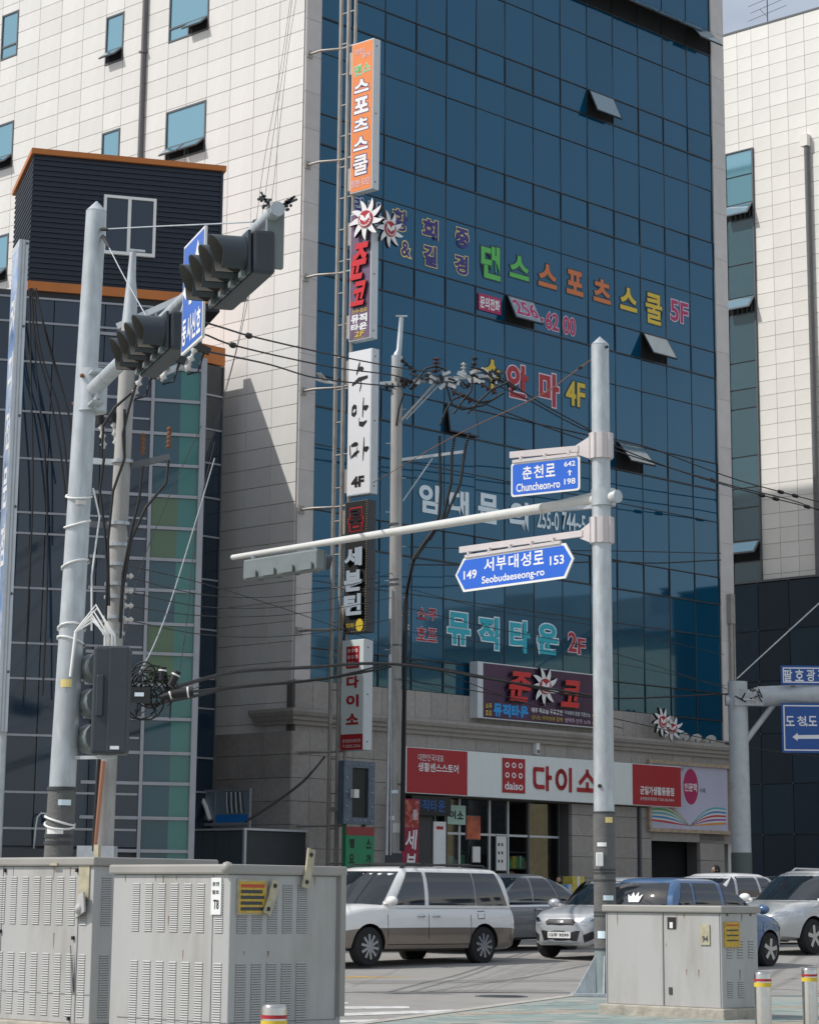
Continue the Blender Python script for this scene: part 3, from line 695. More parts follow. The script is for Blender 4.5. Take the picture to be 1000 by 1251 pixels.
# aerial on the roof
ar = thing('tv_aerial', 'thin rooftop aerial on top of the white tiled building', 'aerial', O+DR*(RX+.4)+DL*7.9+UP*34.68, BROT)
b = MB(); b.tube([(0,0,0), (0,0,1.8)], .025, 5)
for z, l in ((.55,.9), (.85,.8), (1.15,.9), (1.45,.7)):
    b.tube([(0,-l,z+.1), (0,l,z-.1)], .012, 4)
b.tube([(0,0,.4), (0,.35,.8)], .012, 4); b.build('mast', M['wframe'], ar)
# dark glass podium
pd = thing('glass_podium_building', 'dark navy glass-fronted low building below the white tiled wall at right', 'building', O+DR*31.2, BROT)
M['podg'] = mat('podium_dark_glass', (.004,.022,.042), .12, spec=.5, obj=.35)
b = MB(); b.box(.06, .78, -12, 9.42, 0, 12.7); b.build('body', M['black'], pd)
zs = [0, 1.6, 3.6, 5.4, 7.2, 9.1, 10.95, 12.72]; ysb = [9.45-1.36*i for i in range(12)]
for a, e in zip(zs[:-1], zs[1:]):
    for i in range(11):
        q = MB(); q.box(0, .05, ysb[i+1]+.012, ysb[i]-.012, a+.012, e-.012); q.build('glass_panel', M['podg'], pd)
        q = MB(); q.sphere((-.02, ysb[i], e), .035, 6, 4)
        if i < 6: q.build('glass_bolt', M['wframe'], pd)
b = MB(); b.box(-.05, .8, -12, 9.47, 12.74, 12.82); b.build('top_edge', M['wframe'], pd)
# conduit box on the end pilaster of the office building
cdt = thing('conduit', 'rusty grey conduit running down the right-hand pilaster of the office block', 'conduit', O+DR*18.2+DL*-.05, BROT)
b = MB(); b.tube([(0,-.08,5.9), (0,-.08,9.9)], .05, 6); b.tube([(.16,-.08,5.9), (.16,-.08,10.3)], .035, 6); b.box(-.1, .12, -.16, -.0, 9.5, 10.4); b.build('pipe', M['rack'], cdt)

# buildings across the side street: outside the picture, but the mirror glass sees them
M['brick'] = mat('tan_brick', (.66,.60,.38), .8, var=.3, scale=7)
hb = thing('brick_hall', 'tan brick hall across the side street, reflected in the mirror glass', 'building', O+DR*34+DL*-32, BROT)
b = MB(); b.box(0, 26, 0, 23, 0, 11.5); b.build('wall', M['brick'], hb)
b = MB(); b.box(-.5, 26, -.4, 23.4, 11.5, 12.3); b.box(2, 14, 3, 15, 12.3, 13.6); b.build('roof', M['stone'], hb)
for i in range(4):
    b = MB(); b.box(-.04, .0, 1.5+i*5.4, 5.3+i*5.4, 2.2, 6.5); b.build('window', M['navyglass'], hb)
pb_ = thing('pale_block', 'pale office block farther along the side street, reflected in the mirror glass', 'building', O+DR*38+DL*-66, BROT)
b = MB(); b.box(0, 16, 0, 26, 0, 12); b.build('wall', M['tile'], pb_)
for k in range(3):
    for i in range(6):
        b = MB(); b.box(-.05, .0, 1.2+i*4, 3.8+i*4, 1.2+k*3.7, 3.3+k*3.7); b.build('window', M['navyglass'], pb_)
# ------------------------------------------------------------------ signs on the office block
FX, FZ, FY = Vector((1,0,0)), UP, Vector((0,-1,0))
def frf(off): return (Vector((0,-off,0)), FX, UP, FY)
def bt(name, label, cat, bx, by, bz, group=None):
    r = thing(name, label, cat, O+DR*bx+DL*by+UP*bz, BROT, group); r_base[r.name] = Vector((bx, by, bz)); return r
r_base = {}
def bld(b, name, mats, root):
    B_ = r_base[root.name]; b.v = [tuple(Vector(v)-B_) for v in b.v]; return b.build(name, mats, root)
# cut letters stuck on the mirror glass: children of the building, one per character
def cut(ch, x0, y0, x1, y1, m, om=None, bold=.035, outl=.085, off=0., par=None, d=.009):
    """character filling the patch whose photo corners are (x0,y0)-(x1,y1) on the glass front"""
    xa, _ = GB(x0, (y0+y1)/2, off); xb, _ = GB(x1, (y0+y1)/2, off)
    xm = (x0+x1)/2; sl = .5
    # the row falls to the right in the picture: take the heights on the vertical through the middle
    sk = abs(GB(x1, y0, off)[1]-GB(x0, y0, off)[1]); zt_ = GB(xm, y0, off)[1]; zb_ = GB(xm, y1, off)[1]
    k = (GB(x0, (y0+y1)/2, off)[1]-GB(x1, (y0+y1)/2, off)[1])   # how much of the box height is the slant
    h = (zt_-zb_)-abs(k)*.55; zc = (zt_+zb_)/2
    b = MB(); put_text(b, ch, xa, xb, zc-h/2, zc+h/2, frf(off), bold=bold, outline=outl if om else 0., d=d)
    if par is None: return b.build('glass_letter', [m, om or m], ob)
    return bld(b, 'letter', [m, om or m], par)
LET = [('황',478.2,253.4,499,284.6,NAV,CRM),('희',514.6,265,535.4,295.5,NAV,CRM),('중',555,276.8,573,305.4,NAV,CRM),('&',488.6,292.4,501.6,315.8,NAV,CRM),
 ('길',515.9,297.6,534,327.5,NAV,CRM),('경',554,309.3,571.8,337.4,NAV,CRM),
 ('댄',586,296.3,612,344.4,GRN,DKO),('스',621.2,309.3,646.7,343.9,GRN,DKO),('스',656.3,319.7,680.5,354.3,ORG,DKO),('포',690.9,327.5,712.7,363.4,ORG,DKO),
 ('츠',723.6,338.3,746.2,372.6,ORG,DKO),('스',756.1,348.7,778.2,382.5,YEL,DKO),('쿨',787.3,355.7,808.9,399.1,YEL,DKO),('5F',817.7,365.3,840.6,396.8,MAG,PNK),
 ('-',656,386.5,664,393,MAG,PNK),('62',665.4,380,682.3,405.5,MAG,PNK),('00',686.7,385.2,703.1,411.2,MAG,PNK),
 ('수',589.6,436.4,612,478.4,YEL,DKO),('안',617.6,442,645.6,489.6,RED,PNK),('마',657.4,452.6,683.4,499.4,RED,PNK),('4F',689.9,463,715,499.4,YEL,DKO),
 ('임',511.2,590.4,535.8,628.2,PALE,None),('대',548.2,598.2,572.2,633,PALE,None),('문',583.4,602.2,608.6,640.8,PALE,None),('의',621.8,611.4,644.8,649.2,PALE,None),('255-0',655.4,622.6,682,648,PALE,None),('744~5',686,626,714.5,651,PALE,None),
 ('소',508.6,741.7,521.6,758,RED,PNK),('주',522,743,534,759,RED,PNK),('호',508,765,521,784,RED,PNK),('프',521.6,767,534,785.4,RED,PNK),
 ('뮤',545,746,575,790.3,TEA,PALE),('직',583.2,751.3,610,795.5,TEA,PALE),('타',621.2,756,648.2,800.2,TEA,PALE),('운',654.7,760,682.3,802.3,TEA,PALE),('2',692.7,771,704.5,798,RED,PNK),('F',704.5,779,715.3,801,RED,PNK),
 ('라',431,239,446,264,NAV,PALE),('틴',449,244,465,271,NAV,PALE)]
for ch, x0, y0, x1, y1, m, om in LET:
    thin = ch in ('&','-') or len(ch) > 1 or x1-x0 < 15
    cut(ch, x0, y0, x1, y1, m, om, bold=.02 if thin else (.022 if ch in '쿨황' else .04), outl=(.085 if m is NAV else .055) if thin else (.06 if ch in '쿨황' else .078))
xa, za = GB(584.3, 359.5, .03); xb, zb_ = GB(612.1, 383, .03); zc = (za+zb_)/2
b = MB(); b.box(xa, xb, -.028, -.022, zc-.24, zc+.24, 1); put_text(b, '문의전화', xa+.06, xb-.06, zc-.17, zc+.17, frf(.029), bold=.03, d=.003); b.build('glass_label', [WHT, MAG], ob)
# 256 stands on the tilted vent window
sash = None
for o in ob.children:
    if o.name.startswith('window_sash') and abs(o.location.x-(XC[6]+XC[7])/2) < .1 and abs(o.location.z-(T(3)-.03)) < .1: sash = o
b = MB(); put_text(b, '256', -.50, .52, -.66, -.10, (Vector((0,-.026,0)), FX, UP, FY), bold=.02, outline=.055); b.build('glass_letter', [MAG, PNK], sash)

# projecting sign rack: pipes, rungs, stand-off arms
SX = .3
rack = bt('sign_rack', 'tall brown pipe rack beside the corner of the office block, carrying the projecting signs', 'rack', SX, -1.0, 0)
pip = [(.95, .055), (1.23, .055), (1.48, .045)]
for o_, r_ in pip:
    b = MB(); b.tube([(SX+.1, -o_, 0), (SX+.1, -o_, ROOF-1)], r_, 10); bld(b, 'upright_pipe', M['rack'], rack)
z = 1.2; i = 0
while z < 32:
    b = MB(); b.tube([(SX+.1, -.95, z), (SX+.1, -1.48 if i % 2 else -1.23, z)], .022, 6); bld(b, 'rung', M['rack'], rack); z += .84; i += 1
for py in (67, 203, 341, 480, 625, 773, 921, 1010):
    z = GB(377, py, 0)[1]; 
    b = MB(); b.tube([(.12, -.06, z), (.12, -.5, z-.005), (SX+.1, -1.0, z)], .035, 7); b.tube([(SX+.1, -1.0, z), (SX+.1, -1.5, z)], .03, 6); bld(b, 'standoff_arm', M['rack'], rack)
    b = MB(); b.box(.03, .22, -.09, -.045, z-.1, z+.1); bld(b, 'arm_plate', M['rack'], rack)
def SP(px, py):  # point on the sign plane x=SX (faces the left): (metres out from the glass, height)
    P = onplane(px, py, O+DR*SX, -DR)-O; return -P.dot(DL), P.z
frs = (Vector((SX, 0, 0)), Vector((0,-1,0)), UP, Vector((-1,0,0)))   # x = metres out
def psign(name, label, tl, tr, bl, br, th, face, edge, lip=.03):
    o0 = (SP(*tl)[0]+SP(*bl)[0])/2; o1 = (SP(*tr)[0]+SP(*br)[0])/2; z1 = (SP(*tl)[1]+SP(*tr)[1])/2; z0 = (SP(*bl)[1]+SP(*br)[1])/2
    r = bt(name, label, 'sign', SX+th/2, -(o0+o1)/2, z0, 'signs stacked on the pipe rack')
    b = MB(); b.box(SX+.006, SX+th, -o1, -o0, z0, z1); q = bld(b, 'sign_box', edge, r); bevel(q, .012)
    b = MB(); b.box(SX, SX+.0055, -o1+lip, -o0-lip, z0+lip, z1-lip); bld(b, 'sign_face', face, r)
    b = MB()
    for zz_ in (z0+.2, (z0+z1)/2, z1-.2):
        b = MB(); b.sphere((SX+th*.45, -o1, zz_), .022, 6, 4); bld(b, 'bolt', M['wframe'], r)
    for zz_ in (z0+.4, z1-.5):
        b = MB(); b.bar((SX+.1, -o0+.0, zz_), (SX+.1, -1.45, zz_), .05, .05); b.box(SX+.02, SX+.18, -o0, -o0+.09, zz_-.3, zz_+.3); bld(b, 'bracket', M['rack'], r)
    return r, o0, o1, z0, z1
def sl(r, s, o0, o1, z0, z1, m, om=None, bold=.03, outl=.08, d=.008, italic=0., nm='letter'):
    b = MB(); put_text(b, s, o0, o1, z0, z1, frs, bold=bold, outline=outl if om else 0., d=d, italic=italic); return bld(b, nm, [m, om or m], r)
M['edgew'] = mat('sign_edge_white', (.62,.66,.68), .4, var=.04); M['orgface'] = mat('orange_sign_face', (.78,.25,.07), .45, var=.05, scale=1)
r, o0, o1, z0, z1 = psign('projecting_sign', 'orange vertical sign with white lettering, topmost on the pipe rack', (430,53.6), (455.5,46.4), (426.4,236.5), (454.7,230.4), .26, M['orgface'], M['edgew'])
H_ = z1-z0; W_ = o1-o0
def zf(f): return z1-f*H_
# fractions down the face
sl(r, '라틴', o0+.18*W_, o0+.58*W_, zf(.085), zf(.045), PNK, bold=.01); sl(r, '살사', o0+.5*W_, o0+.9*W_, zf(.115), zf(.08), PNK, bold=.01)
sl(r, '댄', o0+.13*W_, o0+.48*W_, zf(.225), zf(.15), GRN, WHT, bold=.02, outl=.06); sl(r, '스', o0+.52*W_, o0+.88*W_, zf(.215), zf(.155), GRN, WHT, bold=.02, outl=.06)
f0 = [(.25,.345),(.37,.485),(.51,.60),(.635,.73),(.755,.895)]
for ch, (a, e) in zip('스포츠스쿨', f0): sl(r, ch, o0+.13*W_, o0+.84*W_, zf(e), zf(a), WHT, M['t_navy'], bold=.02 if ch == '쿨' else .045, outl=.06 if ch == '쿨' else .08)
sl(r, '정현·모던', o0+.06*W_, o0+.92*W_, zf(.965), zf(.918), PNK, bold=.01)
# second sign: violet face, red raised letters
M['vio'] = mat('violet_grey_face', (.16,.10,.17), .45, var=.25, scale=1.2); M['redr'] = mat('raised_red_letter', (.62,.02,.03), .35)
r, o0, o1, z0, z1 = psign('projecting_sign', 'violet-grey vertical sign with slanted red letters and yellow 2F, under the orange one', (427.2,262), (453.3,256), (425.9,417), (452.6,413), .26, M['vio'], M['edgew'])
H_ = z1-z0; W_ = o1-o0
def raised(r, s, oa, ob_, za_, zb2, m, d=.07, italic=.25, bold=.04):
    b = MB(); put_text(b, s, oa, ob_, za_, zb2, frs, bold=bold, d=d, italic=italic); put_text(b, s, oa, ob_, za_, zb2, frs, bold=bold+.005, d=.02, italic=italic, mi=1); put_text(b, s, oa+.01, ob_+.01, za_-.015, zb2-.015, frs, bold=bold, d=.05, italic=italic, mi=1)
    return bld(b, 'raised_letter', [m, BLK], r)
raised(r, '준', o0+.02*W_, o0+.72*W_, zf(.53), zf(.25), M['redr']); raised(r, '코', o0+.12*W_, o0+.74*W_, zf(.735), zf(.55), M['redr'])
sl(r, '소주·호프', o0+.15*W_, o0+.85*W_, zf(.79), zf(.755), YEL, bold=.01)
for i, (a, e) in enumerate(((.80,.865), (.87,.925))):
    for j, ch in enumerate('뮤직타운'[i*2:i*2+2]): sl(r, ch, o0+(.12+.38*j)*W_, o0+(.48+.38*j)*W_, zf(e), zf(a), WHT, bold=.05)
sl(r, '2F', o0+.28*W_, o0+.72*W_, zf(.972), zf(.932), YEL, bold=.02, italic=.2); sl(r, '야광주점', o0+.25*W_, o0+.7*W_, zf(.99), zf(.978), YEL, bold=0)
# third: white face, brush letters
r, o0, o1, z0, z1 = psign('projecting_sign', 'white vertical sign with black brush-written letters and 4F, middle of the rack', (426.3,430), (454.9,425), (422,606.7), (451.5,603), .26, mat('white_acrylic_face', (.80,.80,.82), .35), M['edgew'])
H_ = z1-z0; W_ = o1-o0
def brush(r, strokes):
    for st in strokes:
        b = MB(); vs = []; n = len(st); pts = [Vector((p[0], p[1])) for p in st]; L = []; R_ = []
        for i, p in enumerate(pts):
            t = (pts[min(i+1, n-1)]-pts[max(i-1, 0)]).normalized(); nn = Vector((-t.y, t.x)); wd = st[i][2]
            L.append(p+nn*wd); R_.append(p-nn*wd)
        for q in L+R_: vs.append(frs[0]+frs[1]*(o0+q.x*W_)+UP*(z1-q.y*H_)+frs[3]*.008)
        b.add(vs, [(i, i+1, n+i+1, n+i) for i in range(n-1)]); bld(b, 'brush_stroke', BLK, r)
def S(*p): return [(x, y, w_) for x, y, w_ in p]
brush(r, [S((.50,.085,.012),(.44,.125,.022),(.36,.165,.008)), S((.44,.125,.008),(.58,.135,.02),(.66,.132,.006)), S((.18,.235,.008),(.45,.205,.016),(.84,.195,.010)), S((.55,.205,.012),(.56,.245,.018),(.50,.29,.005)),
  S((.28,.385,.016),(.20,.405,.018),(.18,.43,.016),(.28,.445,.014),(.38,.425,.016),(.38,.395,.015),(.28,.385,.016)), S((.68,.335,.012),(.66,.40,.022),(.64,.47,.014)), S((.66,.405,.012),(.78,.41,.02),(.88,.40,.006)), S((.50,.47,.010),(.50,.51,.016),(.66,.52,.018),(.82,.50,.006)),
  S((.12,.65,.014),(.14,.70,.02),(.17,.745,.008)), S((.18,.655,.008),(.34,.648,.016),(.46,.65,.012),(.42,.70,.014),(.40,.74,.010)), S((.20,.735,.008),(.34,.715,.014),(.52,.70,.006)), S((.72,.61,.012),(.70,.70,.024),(.68,.77,.010)), S((.70,.69,.012),(.82,.695,.02),(.92,.685,.006))])
sl(r, '4F', o0+.2*W_, o0+.74*W_, zf(.945), zf(.87), BLK, bold=.05)
# fourth: black face, silver raised letters, brass light dots
r, o0, o1, z0, z1 = psign('projecting_sign', 'black vertical sign with red and silver raised letters, edged in small lights', (422.4,613), (448.9,610), (417.5,774), (447,772.5), .30, M['black'], M['dark'])
H_ = z1-z0; W_ = o1-o0
M['silver'] = mat('silver_letter', (.52,.60,.68), .3, metal=.3)
b = MB(); put_text(b, '룸', o0+.15*W_, o0+.85*W_, zf(.235), zf(.05), frs, bold=.015, outline=.075, d=.02, mi=1, omi=0); bld(b, 'letter', [RED, BLK], r)
for ch, (a, e) in zip('세븐틴', ((.36,.50), (.53,.69), (.71,.87))): raised(r, ch, o0+.12*W_, o0+.88*W_, zf(e), zf(a), M['silver'], d=.08, italic=0, bold=.05)
b = MB(); b.add([frs[0]+frs[1]*(o0+.72*W_+.13*math.cos(a*PI/6))+UP*(zf(.945)+.16*math.sin(a*PI/6))+frs[3]*.01 for a in range(12)], [tuple(range(12))]); bld(b, 'brass_disc', YEL, r)
sl(r, '지하', o0+.12*W_, o0+.5*W_, zf(.965), zf(.925), YEL, bold=.0)
b = MB()
for s in (0, 1):
    for i in range(52):
        b.sphere((SX-.012, -(o0+.02 if s == 0 else o1-.02), z0+.06+i*(H_-.12)/51), .011, 4, 3)
for i in range(1, 10): b.sphere((SX-.012, -(o0+i*W_/10), z0+.03), .011, 4, 3)
tag(bld(b, 'light_dots', CRM, r), kind='stuff')
# fifth: white face with red block and foot
r, o0, o1, z0, z1 = psign('projecting_sign', 'white vertical sign with a red dotted square and red foot, lowest on the rack', (417.3,782.6), (444,780.6), (415.8,917.8), (443.4,915.8), .32, mat('pale_green_white_face', (.66,.74,.72), .4), M['edgew'], lip=.015)
H_ = z1-z0; W_ = o1-o0
def logo(r, oa, ob_, za_, zb2, fr, mr, mw, dd=.008, build=bld, txt='daiso'):
    org, R, U, N = fr; w_, h_ = ob_-oa, zb2-za_
    b = MB(); b.add([org+R*x+U*y+N*dd for x, y in ((oa,za_),(ob_,za_),(ob_,zb2),(oa,zb2))], [(0,1,2,3)]); build(b, 'red_block', mr, r)
    for row in range(2):
        for c in range(3):
            cx, cy = oa+w_*(.21+.29*c), zb2-h_*(.20+.29*row); b = MB(); vs = []
            for k in range(12): vs.append(org+R*(cx+w_*.092*math.cos(k*PI/6))+U*(cy+h_*.082*math.sin(k*PI/6))+N*(dd+.004))
            for k in range(12): vs.append(org+R*(cx+w_*.052*math.cos(k*PI/6))+U*(cy+h_*.046*math.sin(k*PI/6))+N*(dd+.004))
            b.add(vs, [(k, (k+1)%12, 12+(k+1)%12, 12+k) for k in range(12)]); build(b, 'ring', mw, r)
    b = MB(); put_text(b, txt, oa+w_*.10, ob_-w_*.10, za_+h_*.09, za_+h_*.32, fr, bold=.02, d=dd+.004); build(b, 'lettering', mw, r)
logo(r, o0+.22*W_, o0+.80*W_, zf(.26), zf(.06), frs, RED, WHT)
for ch, (a, e) in zip('다이소', ((.33,.44), (.50,.61), (.67,.77))): sl(r, ch, o0+.24*W_, o0+.80*W_, zf(e), zf(a), RED, bold=.045)
b = MB(); b.box(SX-.006, SX-.0005, -o1+.005, -o0-.005, z0+.01, zf(.855)); bld(b, 'red_foot', RED, r)
sl(r, '춘천팔호광장점', o0+.1*W_, o0+.9*W_, zf(.93), zf(.90), WHT, bold=0, d=.012); sl(r, 'T.033.256.5678'[:0] or 'T.033.256', o0+.1*W_, o0+.9*W_, zf(.975), zf(.95), WHT, bold=0, d=.012)

# sun emblem with curved white rays around a red disc (x0: centre in the frame fr)
M['sunw'] = mat('white_sun_ray', (.80,.80,.80), .4); M['sund'] = mat('dark_ray_edge', (.02,.02,.025), .5)
def emblem(name, label, cx, cz, R0, fr, base, n=9, th=.10, par_label=None, squash=1.):
    r = bt(name, label, 'emblem', *base); org, X_, U_, N_ = fr
    def pt(a, rad, d): return org+X_*(cx+rad*math.cos(a)*squash)+U_*(cz+rad*math.sin(a))+N_*d
    for k in range(n):
        a = 2*PI*k/n+.35; L_, R_ = [], []
        for i in range(6):
            t = i/5; rad = R0*(.36+.64*t); w_ = R0*.155*(1-t)**.8*(1+.5*t)+.002; aa = a+.16*t*t
            L_.append((aa+w_/rad, rad)); R_.append((aa-w_/rad, rad))
        b = MB(); vs = [pt(x, y, th) for x, y in L_+R_]+[pt(x, y, 0) for x, y in L_+R_]
        b.add(vs, [(i, i+1, 7+i, 6+i) for i in range(5)]+[(12+i, 18+i, 19+i, 13+i) for i in range(5)], 0)
        b.add(vs, [(i, 12+i, 13+i, 1+i) for i in range(5)]+[(6+i, 7+i, 19+i, 18+i) for i in range(5)], 1)
        bld(b, 'ray', [M['sunw'], M['sund']], r)
    b = MB(); vs = [pt(k*PI/12, R0*.40, th+.03) for k in range(24)]+[pt(k*PI/12, R0*.40, 0) for k in range(24)]
    b.add(vs, [tuple(range(24))]+[(k, 24+k, 24+(k+1)%24, (k+1)%24) for k in range(24)]); bld(b, 'red_disc', RED, r)
    # white wing-shaped mark and a ring of small strokes
    b = MB(); wing = [(0,-.05),(.05,.06),(.10,.10),(.25,.17),(.22,.05),(.25,-.03),(.15,-.06),(.10,-.13),(.05,-.10),(0,-.20)]
    pts = [(x, y) for x, y in wing]+[(-x, y) for x, y in wing[::-1][1:-1]]
    b.add([org+X_*(cx+x*R0*1.2*squash)+U_*(cz+(y+.05)*R0*1.2)+N_*(th+.035) for x, y in pts], [tuple(range(len(pts)))]); bld(b, 'wing_mark', WHT, r)
    b = MB()
    for k in range(9):
        a = PI*1.05+k*PI*.9/8; c = R0*.32; s_ = R0*.035
        b.add([org+X_*(cx+(c*math.cos(a)+dx*s_)*squash)+U_*(cz+c*math.sin(a)+dy*s_)+N_*(th+.036) for dx, dy in ((-1,-1),(1,-1),(1,1),(-1,1))], [(0,1,2,3)])
    tag(bld(b, 'mark_strokes', WHT, r), kind='stuff'); return r
so0, soz = SP(451, 268.5)
emblem('sun_emblem', 'white many-rayed sun with red disc on top of the violet vertical sign, facing left', so0+.0, soz, .55, (Vector((SX-.03,0,0)), Vector((0,-1,0)), UP, Vector((-1,0,0))), (SX, -so0, soz-.55), squash=1.12)
emblem('sun_emblem', 'rear white sun of the pair above the violet vertical sign, mostly behind the other', .25, soz-.16, .50, (Vector((SX+.30,-so0-.1,0)), FX, UP, FY), (SX+.3, -so0-.1, soz-.66))
# ------------------------------------------------------------------ fascia, billboard, banner
fs_ = bt('shop_fascia', 'long white and red shop fascia sign above the store entrance', 'sign', 3.5, -.35, 3.87)
FO_ = .35
b = MB(); b.box(3.52, 15.32, -FO_+.006, -.12, 3.88, 5.06); bevel(bld(b, 'fascia_box', mat('pale_fascia', (.76,.82,.80), .45, var=.03), fs_), .01)
def fpnl(x0, x1, z0, z1, m, nm='panel', off=FO_): b = MB(); b.box(x0, x1, -off, -off+.005, z0, z1); return bld(b, nm, m, fs_)
fpnl(3.77, 6.08, 3.90, 5.04, RED, 'red_panel'); fpnl(13.05, 15.30, 3.90, 5.04, RED, 'red_panel')
def ft(s, x0, x1, z0, z1, m, off=FO_+.002, bold=.02, r=fs_, nm='lettering', **k): b = MB(); put_text(b, s, x0, x1, z0, z1, frf(off), bold=bold, d=.006, **k); return bld(b, nm, m, r)
ft('대한민국대표', 4.18, 5.15, 4.72, 4.90, WHT, bold=.0); ft('생활센스스토어', 4.18, 5.72, 4.45, 4.68, WHT, bold=.02)
logo(fs_, 7.46, 8.39, 4.03, 4.95, frf(FO_+.001), RED, WHT)
# rounded shop lettering from strokes
def strokes(r, segs, x0, x1, z0, z1, wd, m, off, nm='letter'):
    b = MB()
    for sg in segs:
        pts = [Vector((x0+p[0]*(x1-x0), -off, z0+p[1]*(z1-z0))) for p in sg]
        for i in range(len(pts)-1): 
            d = (pts[i+1]-pts[i]).normalized(); n = Vector((-d.z, 0, d.x))*wd/2; e = d*wd*.2
            b.add([pts[i]-n-e, pts[i+1]-n+e, pts[i+1]+n+e, pts[i]+n-e], [(0,1,2,3)])
    return bld(b, nm, m, r)
arc = lambda cx, cz, rx, rz, n=16: [(cx+rx*math.cos(2*PI*k/n), cz+rz*math.sin(2*PI*k/n)) for k in range(n+1)]
D_ = [[(.58,.88),(.08,.88),(.08,.3),(.14,.16),(.25,.12),(.6,.12)], [(.78,1.0),(.78,0)], [(.78,.55),(1.0,.55)]]
I_ = [arc(.32,.5,.27,.38), [(.88,1.0),(.88,0)]]
SO_ = [[(.5,.98),(.5,.82),(.12,.40)], [(.5,.82),(.9,.40)], [(.5,.42),(.5,.1)], [(.0,.1),(1.0,.1)]]
OFF2 = FO_+.012
strokes(fs_, D_, 8.72, 9.48, 4.16, 4.78, .12, RED, OFF2); strokes(fs_, I_, 9.68, 10.38, 4.16, 4.78, .12, RED, OFF2+.0); strokes(fs_, SO_, 10.60, 11.45, 4.16, 4.78, .12, RED, OFF2)
ft('균일가생활용품점', 13.38, 14.95, 4.20, 4.44, WHT, bold=.03); ft('춘천팔호광장점 T.033.256.3816', 13.38, 14.95, 4.04, 4.13, WHT, bold=0)
# billboard
bbd = bt('billboard', 'dark purple billboard with slanted red letters above the shop fascia', 'billboard', 6.4, -.4, 5.95)
M['purp'] = mat('purple_print', (.055,.018,.06), .4, var=.5, scale=.9)
b = MB(); b.box(6.42, 11.6, -.395, -.1, 5.95, 7.45); bevel(bld(b, 'box', M['edgew'], bbd), .01)
b = MB(); b.box(6.64, 11.55, -.40, -.3955, 5.98, 7.42); bld(b, 'print', M['purp'], bbd)
def bbt(s, x0, x1, z0, z1, m, bold=.02, d=.006, italic=0., nm='lettering'): b = MB(); put_text(b, s, x0, x1, z0, z1, frf(.401), bold=bold, d=d, italic=italic); return bld(b, nm, m, bbd)
for ch, x0, x1, z0, z1 in (('준', 7.50, 8.40, 6.48, 7.28), ('코', 9.72, 10.5, 6.45, 7.2)):
    b = MB(); put_text(b, ch, x0-.05, x1-.05, z0-.05, z1-.05, frf(.41), bold=.04, italic=.2, d=.03, mi=1); put_text(b, ch, x0, x1, z0, z1, frf(.45), bold=.04, italic=.2, d=.05); bld(b, 'raised_letter', [M['redr'], BLK], bbd)
bbt('소주', 6.72, 6.98, 6.22, 6.36, YEL); bbt('호프', 6.72, 6.98, 6.04, 6.18, YEL)
for i, ch in enumerate('뮤직타운'): bbt(ch, 7.05+.36*i, 7.38+.36*i, 6.03, 6.38, text_mat('bright_blue', (.02,.32,.75)), bold=.06)
bbt('매주 목요일 무료공연', 8.6, 9.9, 6.22, 6.36, WHT, bold=.02); bbt('신나는 라이브와 함께', 8.6, 9.9, 6.04, 6.16, YEL, bold=.0)
bbt('단체예약 환영 각종모임', 10.0, 11.1, 6.24, 6.36, PALE, bold=0); bbt('생맥주 안주 노래', 10.0, 11.1, 6.04, 6.16, PNK, bold=0); bbt('2F', 11.2, 11.5, 6.06, 6.36, YEL, bold=.02)
emblem('sun_emblem', 'white sun with red disc in the middle of the purple billboard', 9.04, 6.95, .53, frf(.42), (9.04, -.42, 6.42), squash=1.1)
# open-book banner in its wooden frame
bn = bt('banner_board', 'pale banner with an open colourful book and a red dot, in a rusty frame', 'billboard', 14.05, -.2, 3.22)
b = MB(); b.box(14.1, 17.85, -.15, -.12, 3.26, 5.16); bld(b, 'banner_print', mat('pale_lilac_print', (.50,.50,.62), .5, var=.08, scale=.8), bn)
M['wood'] = mat('weathered_frame', (.42,.33,.24), .7, var=.25, scale=5)
for x0, x1, z0, z1 in ((14.0,17.95,5.12,5.22), (14.0,17.95,3.18,3.28), (13.98,14.08,3.28,5.12), (17.86,17.95,3.28,5.12)):
    b = MB(); b.box(x0, x1, -.22, -.1, z0, z1); bld(b, 'frame_bar', M['wood'], bn)
pc = [(.55,.05,.08),(.7,.3,.04),(.7,.6,.1),(.1,.4,.15),(.05,.25,.55),(.3,.1,.4),(.75,.7,.65),(.5,.25,.15),(.1,.45,.5)]
pcm = [text_mat('page%d' % i, c) for i, c in enumerate(pc)]
bx, bz = 15.95, 3.33
for s in (-1, 1):
    for i in range(9):
        t0, t1 = i/9, (i+1)/9; vs = []
        for j in range(9):
            u = j/8; x = bx+s*u*1.78
            def hz(t): return bz+.05+.62*t*(math.sin(min(u*1.25, 1)*PI/2))*(1-.22*u*u)+.10*u
            vs.append((x, -.1535, hz(t0*.95)))
        for j in range(9):
            u = j/8; x = bx+s*u*1.78
            vs.append((x, -.1535, bz+.05+.62*(t1*.95-.018)*(math.sin(min(u*1.25, 1)*PI/2))*(1-.22*u*u)+.10*u+.012))
        b = MB(); b.add(vs, [(j, j+1, 9+j+1, 9+j) for j in range(8)]); bld(b, 'printed_page', pcm[(i*2+(s > 0)) % 9] if i % 2 == 0 else text_mat('pagew', (.7,.68,.66)), bn)
b = MB(); b.add([(16.03+.36*math.cos(k*PI/12), -.1545, 4.52+.52*math.sin(k*PI/12)) for k in range(24)], [tuple(range(24))]); bld(b, 'red_dot', MAG, bn)
b = MB(); put_text(b, '인문학', 15.72, 16.34, 4.38, 4.62, frf(.156), bold=.02, d=.003); bld(b, 'lettering', WHT, bn)
